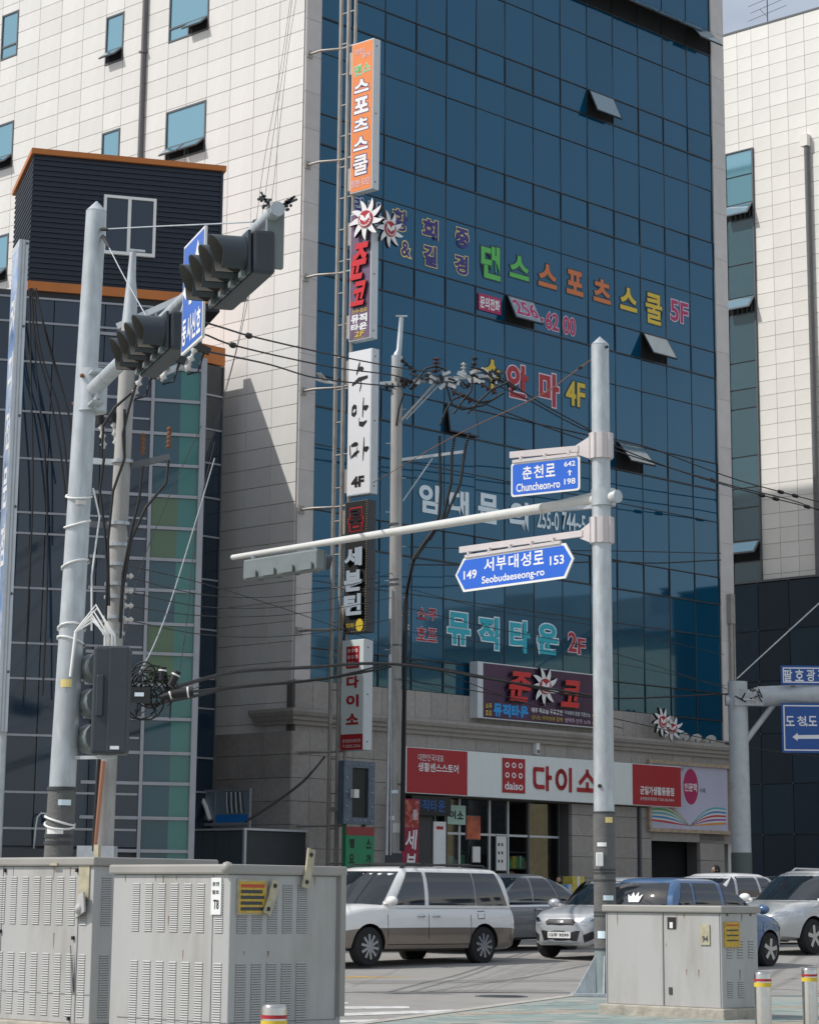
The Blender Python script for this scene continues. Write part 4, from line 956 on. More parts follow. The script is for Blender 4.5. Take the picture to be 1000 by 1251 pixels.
b = MB(); put_text(b, '서재', 16.45, 16.72, 4.36, 4.5, frf(.153), bold=0, d=.003); bld(b, 'lettering', BLK, bn); b = MB(); put_text(b, '젊은', 15.5, 15.7, 4.95, 5.05, frf(.153), bold=0, d=.003); bld(b, 'lettering', BLK, bn)
# ledge things
emblem('sun_emblem', 'white sun with red disc standing on the cornice right of the sign pole', 14.15, 6.28, .43, frf(.5), (14.15, -.5, 5.85), squash=1.)
emblem('sun_emblem', 'second white sun turned edge-on behind the one on the cornice', 0, 6.12, .36, (Vector((14.75,-.45,0)), Vector((.8,-.6,0)), UP, Vector((-.6,-.8,0))), (14.75, -.45, 5.85))
for i, xx in enumerate((15.45, 16.05, 16.75)):
    l = bt('floodlight', ['leftmost of three small white floodlights on the cornice ledge', 'middle one of three small white floodlights on the cornice ledge', 'rightmost of three small white floodlights on the cornice ledge'][i], 'lamp', xx, -.35, 5.83, 'white floodlights on the cornice')
    b = MB(); b.tube([(xx,-.35,5.83), (xx,-.35,5.93)], .02, 6); bld(b, 'stem', M['wframe'], l)
    b = MB(); b.tube([(xx-.02,-.38,5.92), (xx,-.35,5.96), (xx+.02,-.32,6.02)], [.17, .15, .05], 10); bld(b, 'shade', M['white'], l)
cl_ = bt('wall_light', 'small white box light on the stone band above the red and white fascia', 'lamp', 9.05, -.2, 5.12)
b = MB(); b.box(8.98, 9.12, -.26, -.12, 5.12, 5.42); bevel(bld(b, 'body', M['white'], cl_), .01); b = MB(); b.box(9.0, 9.1, -.262, -.2601, 5.14, 5.24); bld(b, 'lens', M['wframe'], cl_)
# door-side signs
rbn = bt('vertical_banner', 'red vertical banner with white brush letters left of the shop entrance', 'banner', 3.63, -.6, .8)
b = MB(); b.box(3.33, 3.97, -.60, -.58, .8, 3.72); bld(b, 'cloth', mat('banner_red', (.32,.015,.05), .6, var=.12), rbn)
b = MB(); b.box(3.35, 3.95, -.604, -.6005, 3.0, 3.68); bld(b, 'picture', mat('banner_picture', (.40,.05,.04), .6, var=.6, scale=5, dirt=(.5,.35,.25), dscale=5), rbn)
for ch, z in zip('세븐틴', (2.45, 1.85, 1.25)): ft(ch, 3.45, 3.85, z, z+.5, WHT, off=.606, r=rbn, nm='letter', bold=.02, italic=.1)
ft('룸', 3.72, 3.9, 3.2, 3.45, PNK, off=.606, r=rbn, nm='letter')
ns = bt('neon_sign', 'dark box sign with dim blue letters above the side entrance', 'sign', 4.9, -.3, 3.36)
b = MB(); b.box(4.02, 5.5, -.3, -.1, 3.34, 3.83); bld(b, 'box', M['black'], ns)
for i, ch in enumerate('뮤직타운'): ft(ch, 4.1+.3*i, 4.36+.3*i, 3.44, 3.74, text_mat('dim_blue', (.02,.10,.30)), off=.303, r=ns, nm='letter', bold=.03)
ms = bt('small_shop_sign', 'small pale green sign behind the left shop pane', 'sign', 6.0, .25, 3.2)
b = MB(); b.box(5.6, 6.62, .20, .25, 3.16, 3.66); bld(b, 'board', mat('pale_green', (.40,.60,.50), .5), ms)
for i, ch in enumerate('다이소'): b = MB(); put_text(b, ch, 5.68+.3*i, 5.92+.3*i, 3.3, 3.52, frf(-.195), bold=.03, d=.008); bld(b, 'letter', BLK, ms)
nt_ = bt('notice_board', 'narrow white notice board with a red heading beside the side entrance', 'sign', 5.22, -.16, 1.2)
b = MB(); b.box(5.0, 5.46, -.16, -.12, 1.2, 3.2); bld(b, 'board', M['white'], nt_); b = MB(); b.box(5.1, 5.36, -.165, -.161, 3.0, 3.08); bld(b, 'heading', RED, nt_)
b = MB()
for i in range(24): b.box(5.06, 5.40-.05*(i % 3), -.164, -.1605, 1.4+i*.062, 1.425+i*.062)
tag(bld(b, 'fine_print', PALE, nt_), kind='stuff')
b = MB(); b.box(3.99, 5.0, -.11, .1, 0, 3.84); b.box(5.46, 5.58, -.11, .1, 0, 3.84); b.build('entrance_jamb', M['dark'], ob)
# led display in a riveted steel frame, and the green sign beneath it
def SP2(px, py, yy): P = onplane(px, py, O+DL*yy, -DL)-O; return P.dot(DR), P.z
led = bt('led_display', 'tall dark display in a blue-grey bolted steel frame at the foot of the rack', 'display', 1.9, -1.9, 3.0)
xl, zt1 = SP2(420.5, 929, -1.9); xr, zb1 = SP2(457, 1008, -1.9)
b = MB(); w_ = xr-xl
b.box(xl, xl+w_*.27, -1.9, -1.7, zb1, zt1); b.box(xr-w_*.2, xr, -1.9, -1.7, zb1, zt1); b.box(xl+w_*.27, xr-w_*.2, -1.9, -1.7, zt1-.16, zt1); b.box(xl+w_*.27, xr-w_*.2, -1.9, -1.7, zb1, zb1+.16)
bld(b, 'frame', mat('bluegrey_steel', (.12,.16,.21), .5, var=.15, metal=.2), led)
b = MB(); b.box(xl+w_*.27, xr-w_*.2, -1.84, -1.72, zb1+.161, zt1-.161); bld(b, 'screen', M['black'], led)
for i in range(5):
    for xx in (xl+.1, xr-.1):
        b = MB(); b.sphere((xx, -1.9, zb1+.08+i*(zt1-zb1-.16)/4), .035, 7, 4); bld(b, 'bolt', M['alu'], led)
for i in range(3):
    for zz_ in (zt1-.08, zb1+.08):
        b = MB(); b.sphere((xl+w_*.35+i*w_*.17, -1.9, zz_), .03, 7, 4); bld(b, 'bolt', M['alu'], led)
b = MB(); b.box(xl+w_*.2, xl+w_*.35, -2.05, -1.91, zb1+.62, zb1+.82); bld(b, 'sensor_box', M['white'], led)
b = MB(); b.box(xl+.1, xr-.1, -1.69, -1.3, zb1+.3, zb1+.4); b.box(xl+.15, xl+.25, -1.85, -1.7, 0, zb1); b.box(xr-.25, xr-.15, -1.85, -1.7, 0, zb1); bld(b, 'support', M['rack'], led)
gs = bt('green_sign', 'green sign with dark lettering and a red heading strip below the dark display', 'sign', 1.9, -1.95, .8)
xl, zt1 = SP2(422.5, 1010, -1.95); xr, _ = SP2(457, 1010, -1.95)
b = MB(); b.box(xl, xr, -1.95, -1.851, .9, zt1); bld(b, 'board', mat('sign_green', (.02,.26,.12), .5, var=.05), gs)
b = MB(); b.box(xl, xr, -1.956, -1.9505, zt1-.2, zt1-.0); bld(b, 'heading', mat('dull_red', (.30,.05,.05), .6), gs)
rows = ['헬    스', '요    가', '에어로빅', '핫요가댄스'[:4]]
for i, rw in enumerate(rows):
    for j, ch in enumerate(rw if len(rw) == 4 else [rw[0], ' ', ' ', rw[-1]]):
        if ch != ' ': 
            b = MB(); x_ = xl+.12+j*(xr-xl-.2)/4; put_text(b, ch, x_, x_+.17, zt1-.5-i*.36, zt1-.28-i*.36, frf(1.952), bold=.03, d=.006); bld(b, 'letter', BLK, gs)
# ------------------------------------------------------------------ street poles, signals, road signs
def wt(name, label, cat, base, group=None, rz=0.):
    r = thing(name, label, cat, Vector(base), rz, group); r_w[r.name] = Vector(base); return r
r_w = {}
def wb(b, name, mats, root, fix=False):
    B_ = r_w[root.name]; b.v = [tuple(Vector(v)-B_) for v in b.v]; return b.build(name, mats, root, fix)
def line_z(a, b, z): return a+(b-a)*((z-a.z)/(b.z-a.z))
# --- left leaning galvanised pole
YL = 22.
pt_, pl_ = atY(117.5, 258, YL), atY(71.5, 1040, YL); p0 = line_z(pt_, pl_, .05)
lp = wt('traffic_signal_pole', 'thick leaning galvanised pole at left with a long arm carrying two signal heads', 'pole', p0)
zw = atY(75, 966, YL).z
b = MB(); a_ = line_z(pt_, pl_, zw); b.tube([a_, pt_], [.121, .096], 20); b.tube([pt_, pt_+(pt_-a_).normalized()*.10], [.099, .006], 20); wb(b, 'pole', M['steel'], lp)
M['wrap'] = mat('grey_rubber_wrap', (.13,.13,.125), .8, var=.12, scale=10, bump=.4, bscale=40)
b = MB(); b.tube([p0, line_z(pt_, pl_, zw)], [.136, .127], 20); wb(b, 'anti_sticker_wrap', M['wrap'], lp)
for zz_ in (zw-.0, zw-.42, zw-.48, zw-.9):
    q = line_z(pt_, pl_, zz_); b = MB(); b.tube([q, q+UP*.03], .137, 20); wb(b, 'wrap_band', M['dark'], lp)
A0 = atY(112, 478, YL); zA = A0.z; A1 = atZ(338, 256, zA); au = (A1-A0).normalized(); LA = (A1-A0).length
b = MB(); b.tube([A0-au*.12, A0+au*.4, A1], [.075, .07, .048], 14); b.tube([A1, A1+au*.03], .052, 14); wb(b, 'arm', M['steel'], lp)
b = MB(); b.tube([A0-UP*.2, A0+UP*.2], .145, 18); b.bar(A0-UP*.16, A0-UP*.16+au*.35, .12, .02); b.bar(A0+UP*.14, A0+UP*.14+au*.3, .12, .02); b.bar(A0+au*.15-UP*.16, A0+au*.32, .02, .1); wb(b, 'arm_clamp', M['steel'], lp)
for k in range(6):
    b = MB(); an = k*1.05; b.sphere(A0+Vector((math.cos(an)*.16, math.sin(an)*.16, -.12 if k % 2 else .12)), .022, 6, 4); wb(b, 'clamp_bolt', M['rust'], lp)
# cable ties wound round the pole
for j, y in enumerate((606, 640, 690, 768, 784, 1003, 1008)):
    q = atY(100-(y-480)*.058 if y < 900 else 72, y, YL); q = line_z(pt_, pl_, q.z); rr = .125 if y < 900 else .14
    b = MB(); b.tube([q+Vector((math.cos(t*.5)*rr, math.sin(t*.5)*rr, .03*math.sin(t*.5+j)*1.4)) for t in range(13)], .011, 5, caps=False); wb(b, 'cable_tie', M['white'], lp)
b = MB(); q = line_z(pt_, pl_, atY(95, 600, YL).z)
for t, (dx, dz) in enumerate(((.16,-.2), (.22,-.5), (.17,-.9), (.25,-1.25))): pass
b.tube([q+Vector((.13,-.05,.02)), q+Vector((.2,-.06,-.25)), q+Vector((.15,-.08,-.8)), q+Vector((.17,-.08,-1.3))], .009, 5); wb(b, 'hanging_cord', M['white'], lp)
q = line_z(pt_, pl_, atY(95, 775, YL).z)
for k in range(6):
    b = MB(); e = random.uniform(.1, .3); b.tube([q+Vector((.05,-.14,.0)), q+Vector((.1+e*.5,-.17,.10+.03*k)), q+Vector((.12+e,-.16,-.02)), q+Vector((.10+e*1.15,-.15,-.1-.06*k))], .011, 5); wb(b, 'cord_end', M['white'], lp)
b = MB(); b.tube([q+Vector((.06,-.14,0)), q+Vector((.03,-.15,-.4))], .016, 5); wb(b, 'cord_end', M['white'], lp)

# --- signal head: n lamps in a row along L, hoods pointing along V
M['sighouse'] = mat('signal_housing_dark', (.035,.045,.055), .45, var=.1, scale=4)
M['siggrey'] = mat('signal_housing_grey', (.17,.20,.20), .5, var=.1, scale=4)
M['hoodin'] = mat('signal_hood_inside', (.10,.095,.085), .8)
def signal(name, label, c, L, V, n, house, hood, tops=None, group=None, sp=.285, vl=.25, vertical=False):
    """c: centre of the housing row"""
    r = wt(name, label, 'traffic light', c, group)
    c = Vector(c); L = Vector(L).normalized(); V = Vector(V).normalized(); W_ = L.cross(V).normalized()
    if W_.z < 0 and not vertical: W_ = -W_
    half = n*sp/2
    b = MB(); b.bar(c-L*half, c+L*half, .16, .31, 0, up=W_); o = wb(b, 'housing', house, r); bevel(o, .025, 2)
    for i in range(n):
        q = c+L*((i-(n-1)/2)*sp)+V*.10
        b = MB(); b.bar(q-L*(sp/2-.012), q+L*(sp/2-.012), .02, .30, 0, up=W_); 
        wb(b, 'door', house, r)
        b = MB(); vs = []; N_ = 22
        a0, a1 = -math.radians(62), math.radians(242)
        for rr in (.130, .125):
            for e in (0, 1):
                for k in range(N_+1):
                    a = a0+(a1-a0)*k/N_; ext = vl*(.72+.28*math.sin(max(a, 0) if a < PI/2 else max(PI-a, 0))) if e else .01
                    vs.append(q+V*(ext+.005)+(L*math.cos(a)+W_*math.sin(a))*rr)
        m_ = N_+1
        fs = [(k, k+1, m_+k+1, m_+k) for k in range(N_)]; b.add(vs, fs, 0, True)
        fs = [(2*m_+k, 2*m_+k+1, 3*m_+k+1, 3*m_+k) for k in range(N_)]; b.add(vs, fs, 1, True)
        b.add(vs, [(m_+k, m_+k+1, 3*m_+k+1, 3*m_+k) for k in range(N_)], 0); wb(b, 'hood', [hood, M['hoodin']], r)
        b = MB(); b.tube([q+V*.012, q+V*.03], [.122, .10], 18, smooth=False); wb(b, 'lens', mat_lens[i % len(mat_lens)], r)
        b = MB(); b.bar(q+V*.02-W_*.14-L*.02, q+V*.02-W_*.14+L*.05, .04, .04); wb(b, 'latch', M['siggrey'], r)
    return r
mat_lens = [mat('lens_red', (.12,.01,.01), .25), mat('lens_amber', (.14,.07,.01), .25), mat('lens_arrow', (.02,.06,.03), .25), mat('lens_green', (.01,.08,.05), .25)]
hd = Vector((-au.y, au.x, 0)); hd = hd if hd.x < 0 else -hd           # hoods point to the left
def arm_at(px):      # arm point seen at column px
    lo, hi = 0, LA
    for _ in range(40):
        m_ = (lo+hi)/2
        if proj(A0+au*m_)[0] < px: lo = m_
        else: hi = m_
    return A0+au*lo
hD = (hd+Vector((0,0,-.02))).normalized()
su = arm_at(327)-au*.42; sl_ = arm_at(229)-au*.52
for nm_, q, lab in (('traffic_signal', su, 'four-lamp dark signal head at the tip of the left arm, next to the end cap'), ('traffic_signal', sl_, 'four-lamp dark signal head on the left arm nearer the leaning pole')):
    c = q-UP*.28+hd*.06
    s_ = signal(nm_, lab, c, au, hD, 4, M['sighouse'], M['sighouse'], group='signal heads on the left arm')
    for e in (-.45, .52):
        b = MB(); b.bar(c+au*e+UP*.33-hd*.085, c+au*e-UP*.10-hd*.085, .05, .12, up=hd); wb(b, 'hanger', M['siggrey'], s_)
for k, dx in enumerate((-.02, .05)):
    q = A1-au*.03+UP*.05; b = MB()
    for j in range(7): b.sphere(q+hd*(.08 if k == 0 else -.08)+Vector((random.uniform(-.03,.03), random.uniform(-.03,.03), random.uniform(-.05,.04))), .012, 5, 4)
    for j in range(6): c = q+hd*(.08 if k == 0 else -.08); b.bar(c+Vector((random.uniform(-.05,.05),0,random.uniform(-.05,.05))), c+Vector((random.uniform(-.07,.07),0,random.uniform(-.04,.08))), .014, .014)
    tag(wb(b, 'cable_knot', M['dark'], lp), kind='stuff')
# blue pictogram sign hung on the arm between the two heads
ta = arm_at(240); tc_ = onplane(238, 355, ta, hd)
ta = ta+hd*.13
dB = [onplane(*p, ta, hd) for p in ((225,303), (250.5,274), (250.5,405), (225,434))]
sg = wt('signal_notice_sign', 'blue vertical sign with white arrows and lettering hung between the two left signal heads', 'sign', Vector((ta.x, ta.y, dB[2].z)))
Rn = au; w0 = (dB[0]-ta).dot(Rn); w1 = (dB[1]-ta).dot(Rn)
if w0 > w1: w0, w1 = w1, w0
zt2 = (dB[0].z+dB[1].z)/2; zb2 = (dB[2].z+dB[3].z)/2
M['sblue'] = mat('sign_blue', (.035,.13,.52), .4)
flip = proj(ta+Rn*w1)[0] > proj(ta+Rn*w0)[0]
Rr = Rn if flip else -Rn; fr = (ta, Rr, UP, hd); a0, a1 = (w0, w1) if flip else (-w1, -w0)
def sq(b, fr, x0, x1, z0, z1, d, t, mi=0):
    o_, R_, U_, N_ = fr; vs = [o_+R_*x+U_*z+N_*dd for dd in (d-t, d) for x, z in ((x0,z0),(x1,z0),(x1,z1),(x0,z1))]
    b.add(vs, [(0,3,2,1),(4,5,6,7),(0,1,5,4),(1,2,6,5),(2,3,7,6),(3,0,4,7)], mi); return b
b = MB(); z0_, z1_ = zb2-ta.z, zt2-ta.z; sq(b, fr, a0, a1, z0_, z1_, 0, .02); wb(b, 'plate', M['white'], sg)
b = MB(); sq(b, fr, a0+.02, a1-.02, z0_+.02, z1_-.02, .003, .002); wb(b, 'blue_field', M['sblue'], sg)
ww = a1-a0; hh = z1_-z0_
for i, ch in enumerate('동시신호'): b = MB(); put_text(b, ch, a0+ww*(.06+.23*i), a0+ww*(.25+.23*i), z0_+hh*.06, z0_+hh*.30, fr, bold=.03, d=.006); wb(b, 'letter', WHT, sg)
def poly2(fr, pts, d): o_, R_, U_, N_ = fr; return [o_+R_*x+U_*z+N_*d for x, z in pts]
cx1, cx2 = a0+ww*.72, a0+ww*.35
b = MB(); b.add(poly2(fr, [(cx1-.05, z0_+hh*.40), (cx1+.05, z0_+hh*.40), (cx1+.05, z0_+hh*.72), (cx1-.05, z0_+hh*.72)], .006), [(0,1,2,3)]); b.add(poly2(fr, [(cx1-.14, z0_+hh*.70), (cx1+.14, z0_+hh*.70), (cx1, z0_+hh*.93)], .006), [(0,1,2)]); wb(b, 'straight_arrow', WHT, sg)
b = MB(); b.add(poly2(fr, [(cx2+.09, z0_+hh*.40), (cx2-.0, z0_+hh*.40), (cx2-.0, z0_+hh*.52), (cx2-.10, z0_+hh*.52), (cx2-.10, z0_+hh*.60), (cx2+.09, z0_+hh*.60)], .006), [(0,1,2,3,4,5)]); b.add(poly2(fr, [(cx2-.10, z0_+hh*.47), (cx2-.10, z0_+hh*.65), (cx2-.21, z0_+hh*.56)], .006), [(0,1,2)]); wb(b, 'turn_arrow', WHT, sg)
b = MB(); b.bar(ta-hd*.08, ta-hd*.03+UP*(-.2), .04, .04); wb(b, 'bracket', M['steel'], sg)
# signal seen from its back on the leaning pole, vertical
cb_ = atY(136, 856, 21.8)
vb = wt('vertical_signal', 'tall black vertical signal box strapped beside the leaning pole, seen from the back', 'traffic light', atY(136, 922, 21.8))
q1, q2_ = atY(113, 856, 21.8), atY(157, 856, 21.8); hw = (q2_-q1).length/2; hz_ = (atY(136,789,21.8).z-atY(136,921,21.8).z)/2
b = MB(); b.box(cb_.x-hw, cb_.x+hw, cb_.y-.12, cb_.y+.12, cb_.z-hz_, cb_.z+hz_); bevel(wb(b, 'housing', M['sighouse'], vb), .03, 3)
b = MB(); b.box(cb_.x-hw*.75, cb_.x-hw*.35, cb_.y-.15, cb_.y-.121, cb_.z-.15, cb_.z+.22); bevel(wb(b, 'back_rib', M['sighouse'], vb), .01)
b = MB(); b.box(cb_.x-hw*.1, cb_.x+hw*.95, cb_.y-.14, cb_.y-.121, cb_.z-hz_*.97, cb_.z+hz_*.97); bevel(wb(b, 'back_door', M['sighouse'], vb), .008)
b = MB(); b.box(cb_.x+.02, cb_.x+.1, cb_.y-.146, cb_.y-.141, cb_.z-hz_+.04, cb_.z-hz_+.07); wb(b, 'label_plate', WHT, vb)
for i in range(3):
    z = cb_.z+hz_*(.66-.66*i); b = MB(); b.tube([(cb_.x-.12, cb_.y+.13, z), (cb_.x-hw-.06, cb_.y+.3, z-.01)], [.13,.14], 14); wb(b, 'hood', [M['siggrey']], vb)
b = MB(); q = line_z(pt_, pl_, cb_.z-hz_-.02); b.bar(q, (cb_.x+.05, cb_.y, cb_.z-hz_-.02), .04, .03); q = line_z(pt_, pl_, cb_.z+hz_*.1); b.bar(q+Vector((0,.1,0)), (cb_.x+.0, cb_.y+.1, cb_.z+hz_*.1), .03, .03); wb(b, 'bracket', M['steel'], vb)

# --- right pole with street-name signs and the long arm
YR = 31.
rt = atY(732.5, 421, YR); rbp = atZ(739.5, 1214, .06); 
rbp.y = YR; rbp = Vector((atY(739.5, 1214, YR).x, YR, .05))
rp_ = wt('traffic_signal_pole', 'straight galvanised pole at right with street-name signs and a long arm', 'pole', rbp)
zs1, zs2 = atY(738, 993, YR).z, atY(738, 1161, YR).z
def rl_(z): return line_z(rt, rbp, z)
b = MB(); b.tube([rl_(zs1), rt], [.132, .116], 20); b.tube([rt, rt+UP*.11], [.120, .004], 20); wb(b, 'pole', M['steel'], rp_)
b = MB(); b.tube([rl_(zs2), rl_(zs1)], .139, 20); wb(b, 'anti_sticker_wrap', M['wrap'], rp_)
for y in (993, 1063, 1067, 1076, 1115, 1119, 1160):
    z = atY(738, y, YR).z; b = MB(); b.tube([rl_(z-.012), rl_(z+.012)], .143, 20); wb(b, 'wrap_band', M['dark'], rp_)
b = MB(); b.tube([rbp, rl_(zs2)], .136, 20); wb(b, 'base_section', mat('base_greygreen', (.24,.29,.29), .55, var=.1, metal=.2), rp_)
b = MB(); b.box(rbp.x-.42, rbp.x+.30, YR-.32, YR+.32, .05, .085); wb(b, 'base_plate', M['steel'], rp_)
for an in (0, 60, 120, 180, 240, 300):
    a = math.radians(an+20); d = Vector((math.cos(a), math.sin(a), 0)); n = Vector((-d.y, d.x, 0))
    l = .42 if an in (180,) else .28
    b = MB(); b.poly([rbp+d*.12+UP*.035-n*.01, rbp+d*l+UP*.035-n*.01, rbp+d*.13+UP*.5-n*.01], n, .02); wb(b, 'gusset', M['steel'], rp_)
b = MB(); z = atY(736, 1053, YR).z; b.box(rbp.x-.12, rbp.x-.03, YR-.19, YR-.13, z-.06, z+.11); bevel(wb(b, 'push_button_box', M['white'], rp_), .01)
z = atY(743, 426, YR).z; q = rl_(z); b = MB(); b.tube([q+Vector((.08,-.10,0)), q+Vector((.085,-.118,0))], .02, 10); z = atY(731, 961, YR).z; q = rl_(z); b.tube([q+Vector((-.06,-.118,0)), q+Vector((-.065,-.135,0))], .025, 10); wb(b, 'cable_hole', M['black'], rp_)
# long arm
B0 = atY(737, 609, YR); zB = B0.z; B1 = atZ(284, 681, zB); bu = (B1-B0).normalized()
b = MB(); b.tube([B0-bu*.24, B0+bu*1.0, B1], [.075, .070, .040], 14); wb(b, 'arm', mat('arm_white_paint', (.60,.60,.57), .45, var=.06, dirt=(.30,.18,.10), dscale=3, dth=(.66,.8)), rp_)
b = MB(); b.tube([B0-UP*.1, B0+UP*.12], .16, 18); b.bar(B0+UP*.08, B0+bu*.85+UP*.03, .10, .05); b.bar(B0-UP*.1, B0+bu*.85-UP*.05, .10, .05); wb(b, 'arm_clamp', M['steel'], rp_)
b = MB(); b.tube([B0-bu*.20, B0-bu*.26], .085, 14); wb(b, 'arm_cap', M['steel'], rp_)
# --- street-name signs
M['pinkalu'] = mat('painted_bracket', (.62,.57,.56), .45, var=.05)
M['roadblue'] = mat('road_sign_blue', (.02,.13,.62), .35)
def name_sign(label, bp, bt_, corners, z_, pts_fn):
    q0 = atY(bp[0], bp[1], YR); q1 = atZ(bt_[0], bt_[1], q0.z); d = (q1-q0).normalized(); R_ = -d; N_ = Vector((R_.y, -R_.x, 0))
    if N_.y > 0: N_ = -N_
    r = wt('street_name_sign', label, 'sign', q0, 'street-name signs on the right pole')
    cz = rl_(q0.z); b = MB(); b.tube([cz-UP*.17, cz+UP*.17], .155, 18); wb(b, 'clamp', M['pinkalu'], r)
    for k in range(5):
        a = -PI*.9+k*PI*.2; b = MB(); b.bar(cz+Vector((math.cos(a)*.158, math.sin(a)*.158, -.165)), cz+Vector((math.cos(a)*.158, math.sin(a)*.158, .165)), .022, .022); wb(b, 'clamp_rib', M['pinkalu'], r)
    b = MB(); c1 = cz+d*.14; b.poly([c1-UP*.16-N_*.01, c1+UP*.16-N_*.01, c1+d*.26+UP*.04-N_*.01, c1+d*.26-UP*.06-N_*.01], N_, .02); wb(b, 'bracket_plate', M['pinkalu'], r)
    b = MB(); b.bar(c1+d*.2, q1, .045, .085); wb(b, 'bar', M['pinkalu'], r)
    P = [onplane(*c, q0, N_) for c in corners]
    xs = [(p-q0).dot(R_) for p in P]; zs_ = [p.z-q0.z for p in P]
    return r, q0, R_, N_, xs, zs_, q1
r, q0, R_, N_, xs, zs_, q1 = name_sign('rectangular blue Chuncheon-ro street-name sign, the upper one on the right pole', (716,545), (623,556), [(624,567),(708,555.5),(707.5,597),(624,609)], 0, None)
x0, x1 = (xs[0]+xs[3])/2, (xs[1]+xs[2])/2; z1_, z0_ = (zs_[0]+zs_[1])/2, (zs_[2]+zs_[3])/2
fr = (q0, R_, UP, N_)
def rrect(x0, x1, z0, z1, rad, n=5):
    out = []
    for cx, cz, a in ((x1-rad, z1-rad, 0), (x0+rad, z1-rad, 90), (x0+rad, z0+rad, 180), (x1-rad, z0+rad, 270)):
        for k in range(n+1): t = math.radians(a+90*k/n); out.append((cx+rad*math.cos(t), cz+rad*math.sin(t)))
    return out
def plate(r, fr, outer, inner, th=.02):
    b = MB(); b.poly(poly2(fr, outer, -th), fr[3], th); wb(b, 'plate', M['white'], r)
    b = MB(); b.add(poly2(fr, inner, .002), [tuple(range(len(inner)))]); wb(b, 'blue_field', M['roadblue'], r)
plate(r, fr, rrect(x0, x1, z0_, z1_, .04), rrect(x0+.025, x1-.025, z0_+.025, z1_-.025, .03))
def rtxt(r, fr, s, xa, xb, za_, zb2, bold=.03, nm='letter'): b = MB(); put_text(b, s, xa, xb, za_, zb2, fr, bold=bold, d=.004); wb(b, nm, WHT, r)
w_, h_ = x1-x0, z1_-z0_
X = lambda f: x0+w_*f
Z = lambda f: z0_+h_*f
for i, ch in enumerate('춘천로'): rtxt(r, fr, ch, X(.17+.17*i), X(.31+.17*i), Z(.48), Z(.86), .018)
rtxt(r, fr, 'Chuncheon-ro', X(.08), X(.72), Z(.13), Z(.37), .018, 'lettering'); rtxt(r, fr, '642', X(.78), X(.94), Z(.72), Z(.87), .018, 'lettering'); rtxt(r, fr, '198', X(.78), X(.94), Z(.20), Z(.37), .018, 'lettering')
b = MB(); b.add(poly2(fr, [(X(.85), Z(.45)), (X(.87), Z(.45)), (X(.87), Z(.58)), (X(.85), Z(.58))], .004), [(0,1,2,3)]); b.add(poly2(fr, [(X(.82), Z(.53)), (X(.86), Z(.62)), (X(.90), Z(.53)), (X(.86), Z(.575))], .004), [(0,1,2,3)]); wb(b, 'arrow', WHT, r)
b = MB(); b.bar(q0+R_*(x0+.03)+UP*(z1_+.02), q0+R_*(x1-.03)+UP*(z1_+.02), .04, .04); wb(b, 'top_rail', M['pinkalu'], r)
for f in (.15, .5, .85):
    b = MB(); b.bar(q0+R_*X(f)+UP*(z1_+.03), q0+R_*X(f)+UP*(-.03), .05, .03, up=R_); wb(b, 'hanger', M['pinkalu'], r)
r, q0, R_, N_, xs, zs_, q1 = name_sign('pointed blue Seobudaeseong-ro street-name sign with numbers 149 and 153, the lower one', (716,648), (562,672), [(556,702.4),(566.6,680.5),(690.4,665),(700.2,683),(690,706.5),(565,723.5)], 0, None)
fr = (q0, R_, UP, N_)
ze = (zs_[0]+zs_[3])/2; zt3 = (zs_[1]+zs_[2])/2; zb3 = (zs_[4]+zs_[5])/2
outer = [(xs[0], ze), ((xs[5]+xs[1])/2, zb3), ((xs[2]+xs[4])/2, zb3), (xs[3], ze), ((xs[2]+xs[4])/2, zt3), ((xs[5]+xs[1])/2, zt3)]
cxm = (xs[0]+xs[3])/2; czm = ze; hwid = (xs[3]-xs[0])/2; hh_ = (zt3-zb3)/2
inner = [(cxm+(x-cxm)*(1-.035/hwid), czm+(z-czm)*(1-.03/hh_)) for x, z in outer]
plate(r, fr, outer, inner)
X = lambda f: xs[0]+(xs[3]-xs[0])*f
Z = lambda f: zb3+(zt3-zb3)*f
for i, ch in enumerate('서부대성로'): rtxt(r, fr, ch, X(.255+.105*i), X(.34+.105*i), Z(.50), Z(.90), .018)
rtxt(r, fr, 'Seobudaeseong-ro', X(.235), X(.765), Z(.10), Z(.38), .018, 'lettering'); rtxt(r, fr, '149', X(.075), X(.19), Z(.36), Z(.62), .018, 'lettering'); rtxt(r, fr, '153', X(.81), X(.925), Z(.42), Z(.68), .018, 'lettering')
b = MB(); b.bar(q0+R_*(X(.09))+UP*(zt3+.02), q0+R_*(X(.90))+UP*(zt3+.02), .04, .04); wb(b, 'top_rail', M['pinkalu'], r)
for f in (.12, .3, .48, .66, .84):
    b = MB(); b.bar(q0+R_*X(f)+UP*(zt3+.03), q0+R_*X(f)+UP*(-.03), .05, .03, up=R_); wb(b, 'hanger', M['pinkalu'], r)
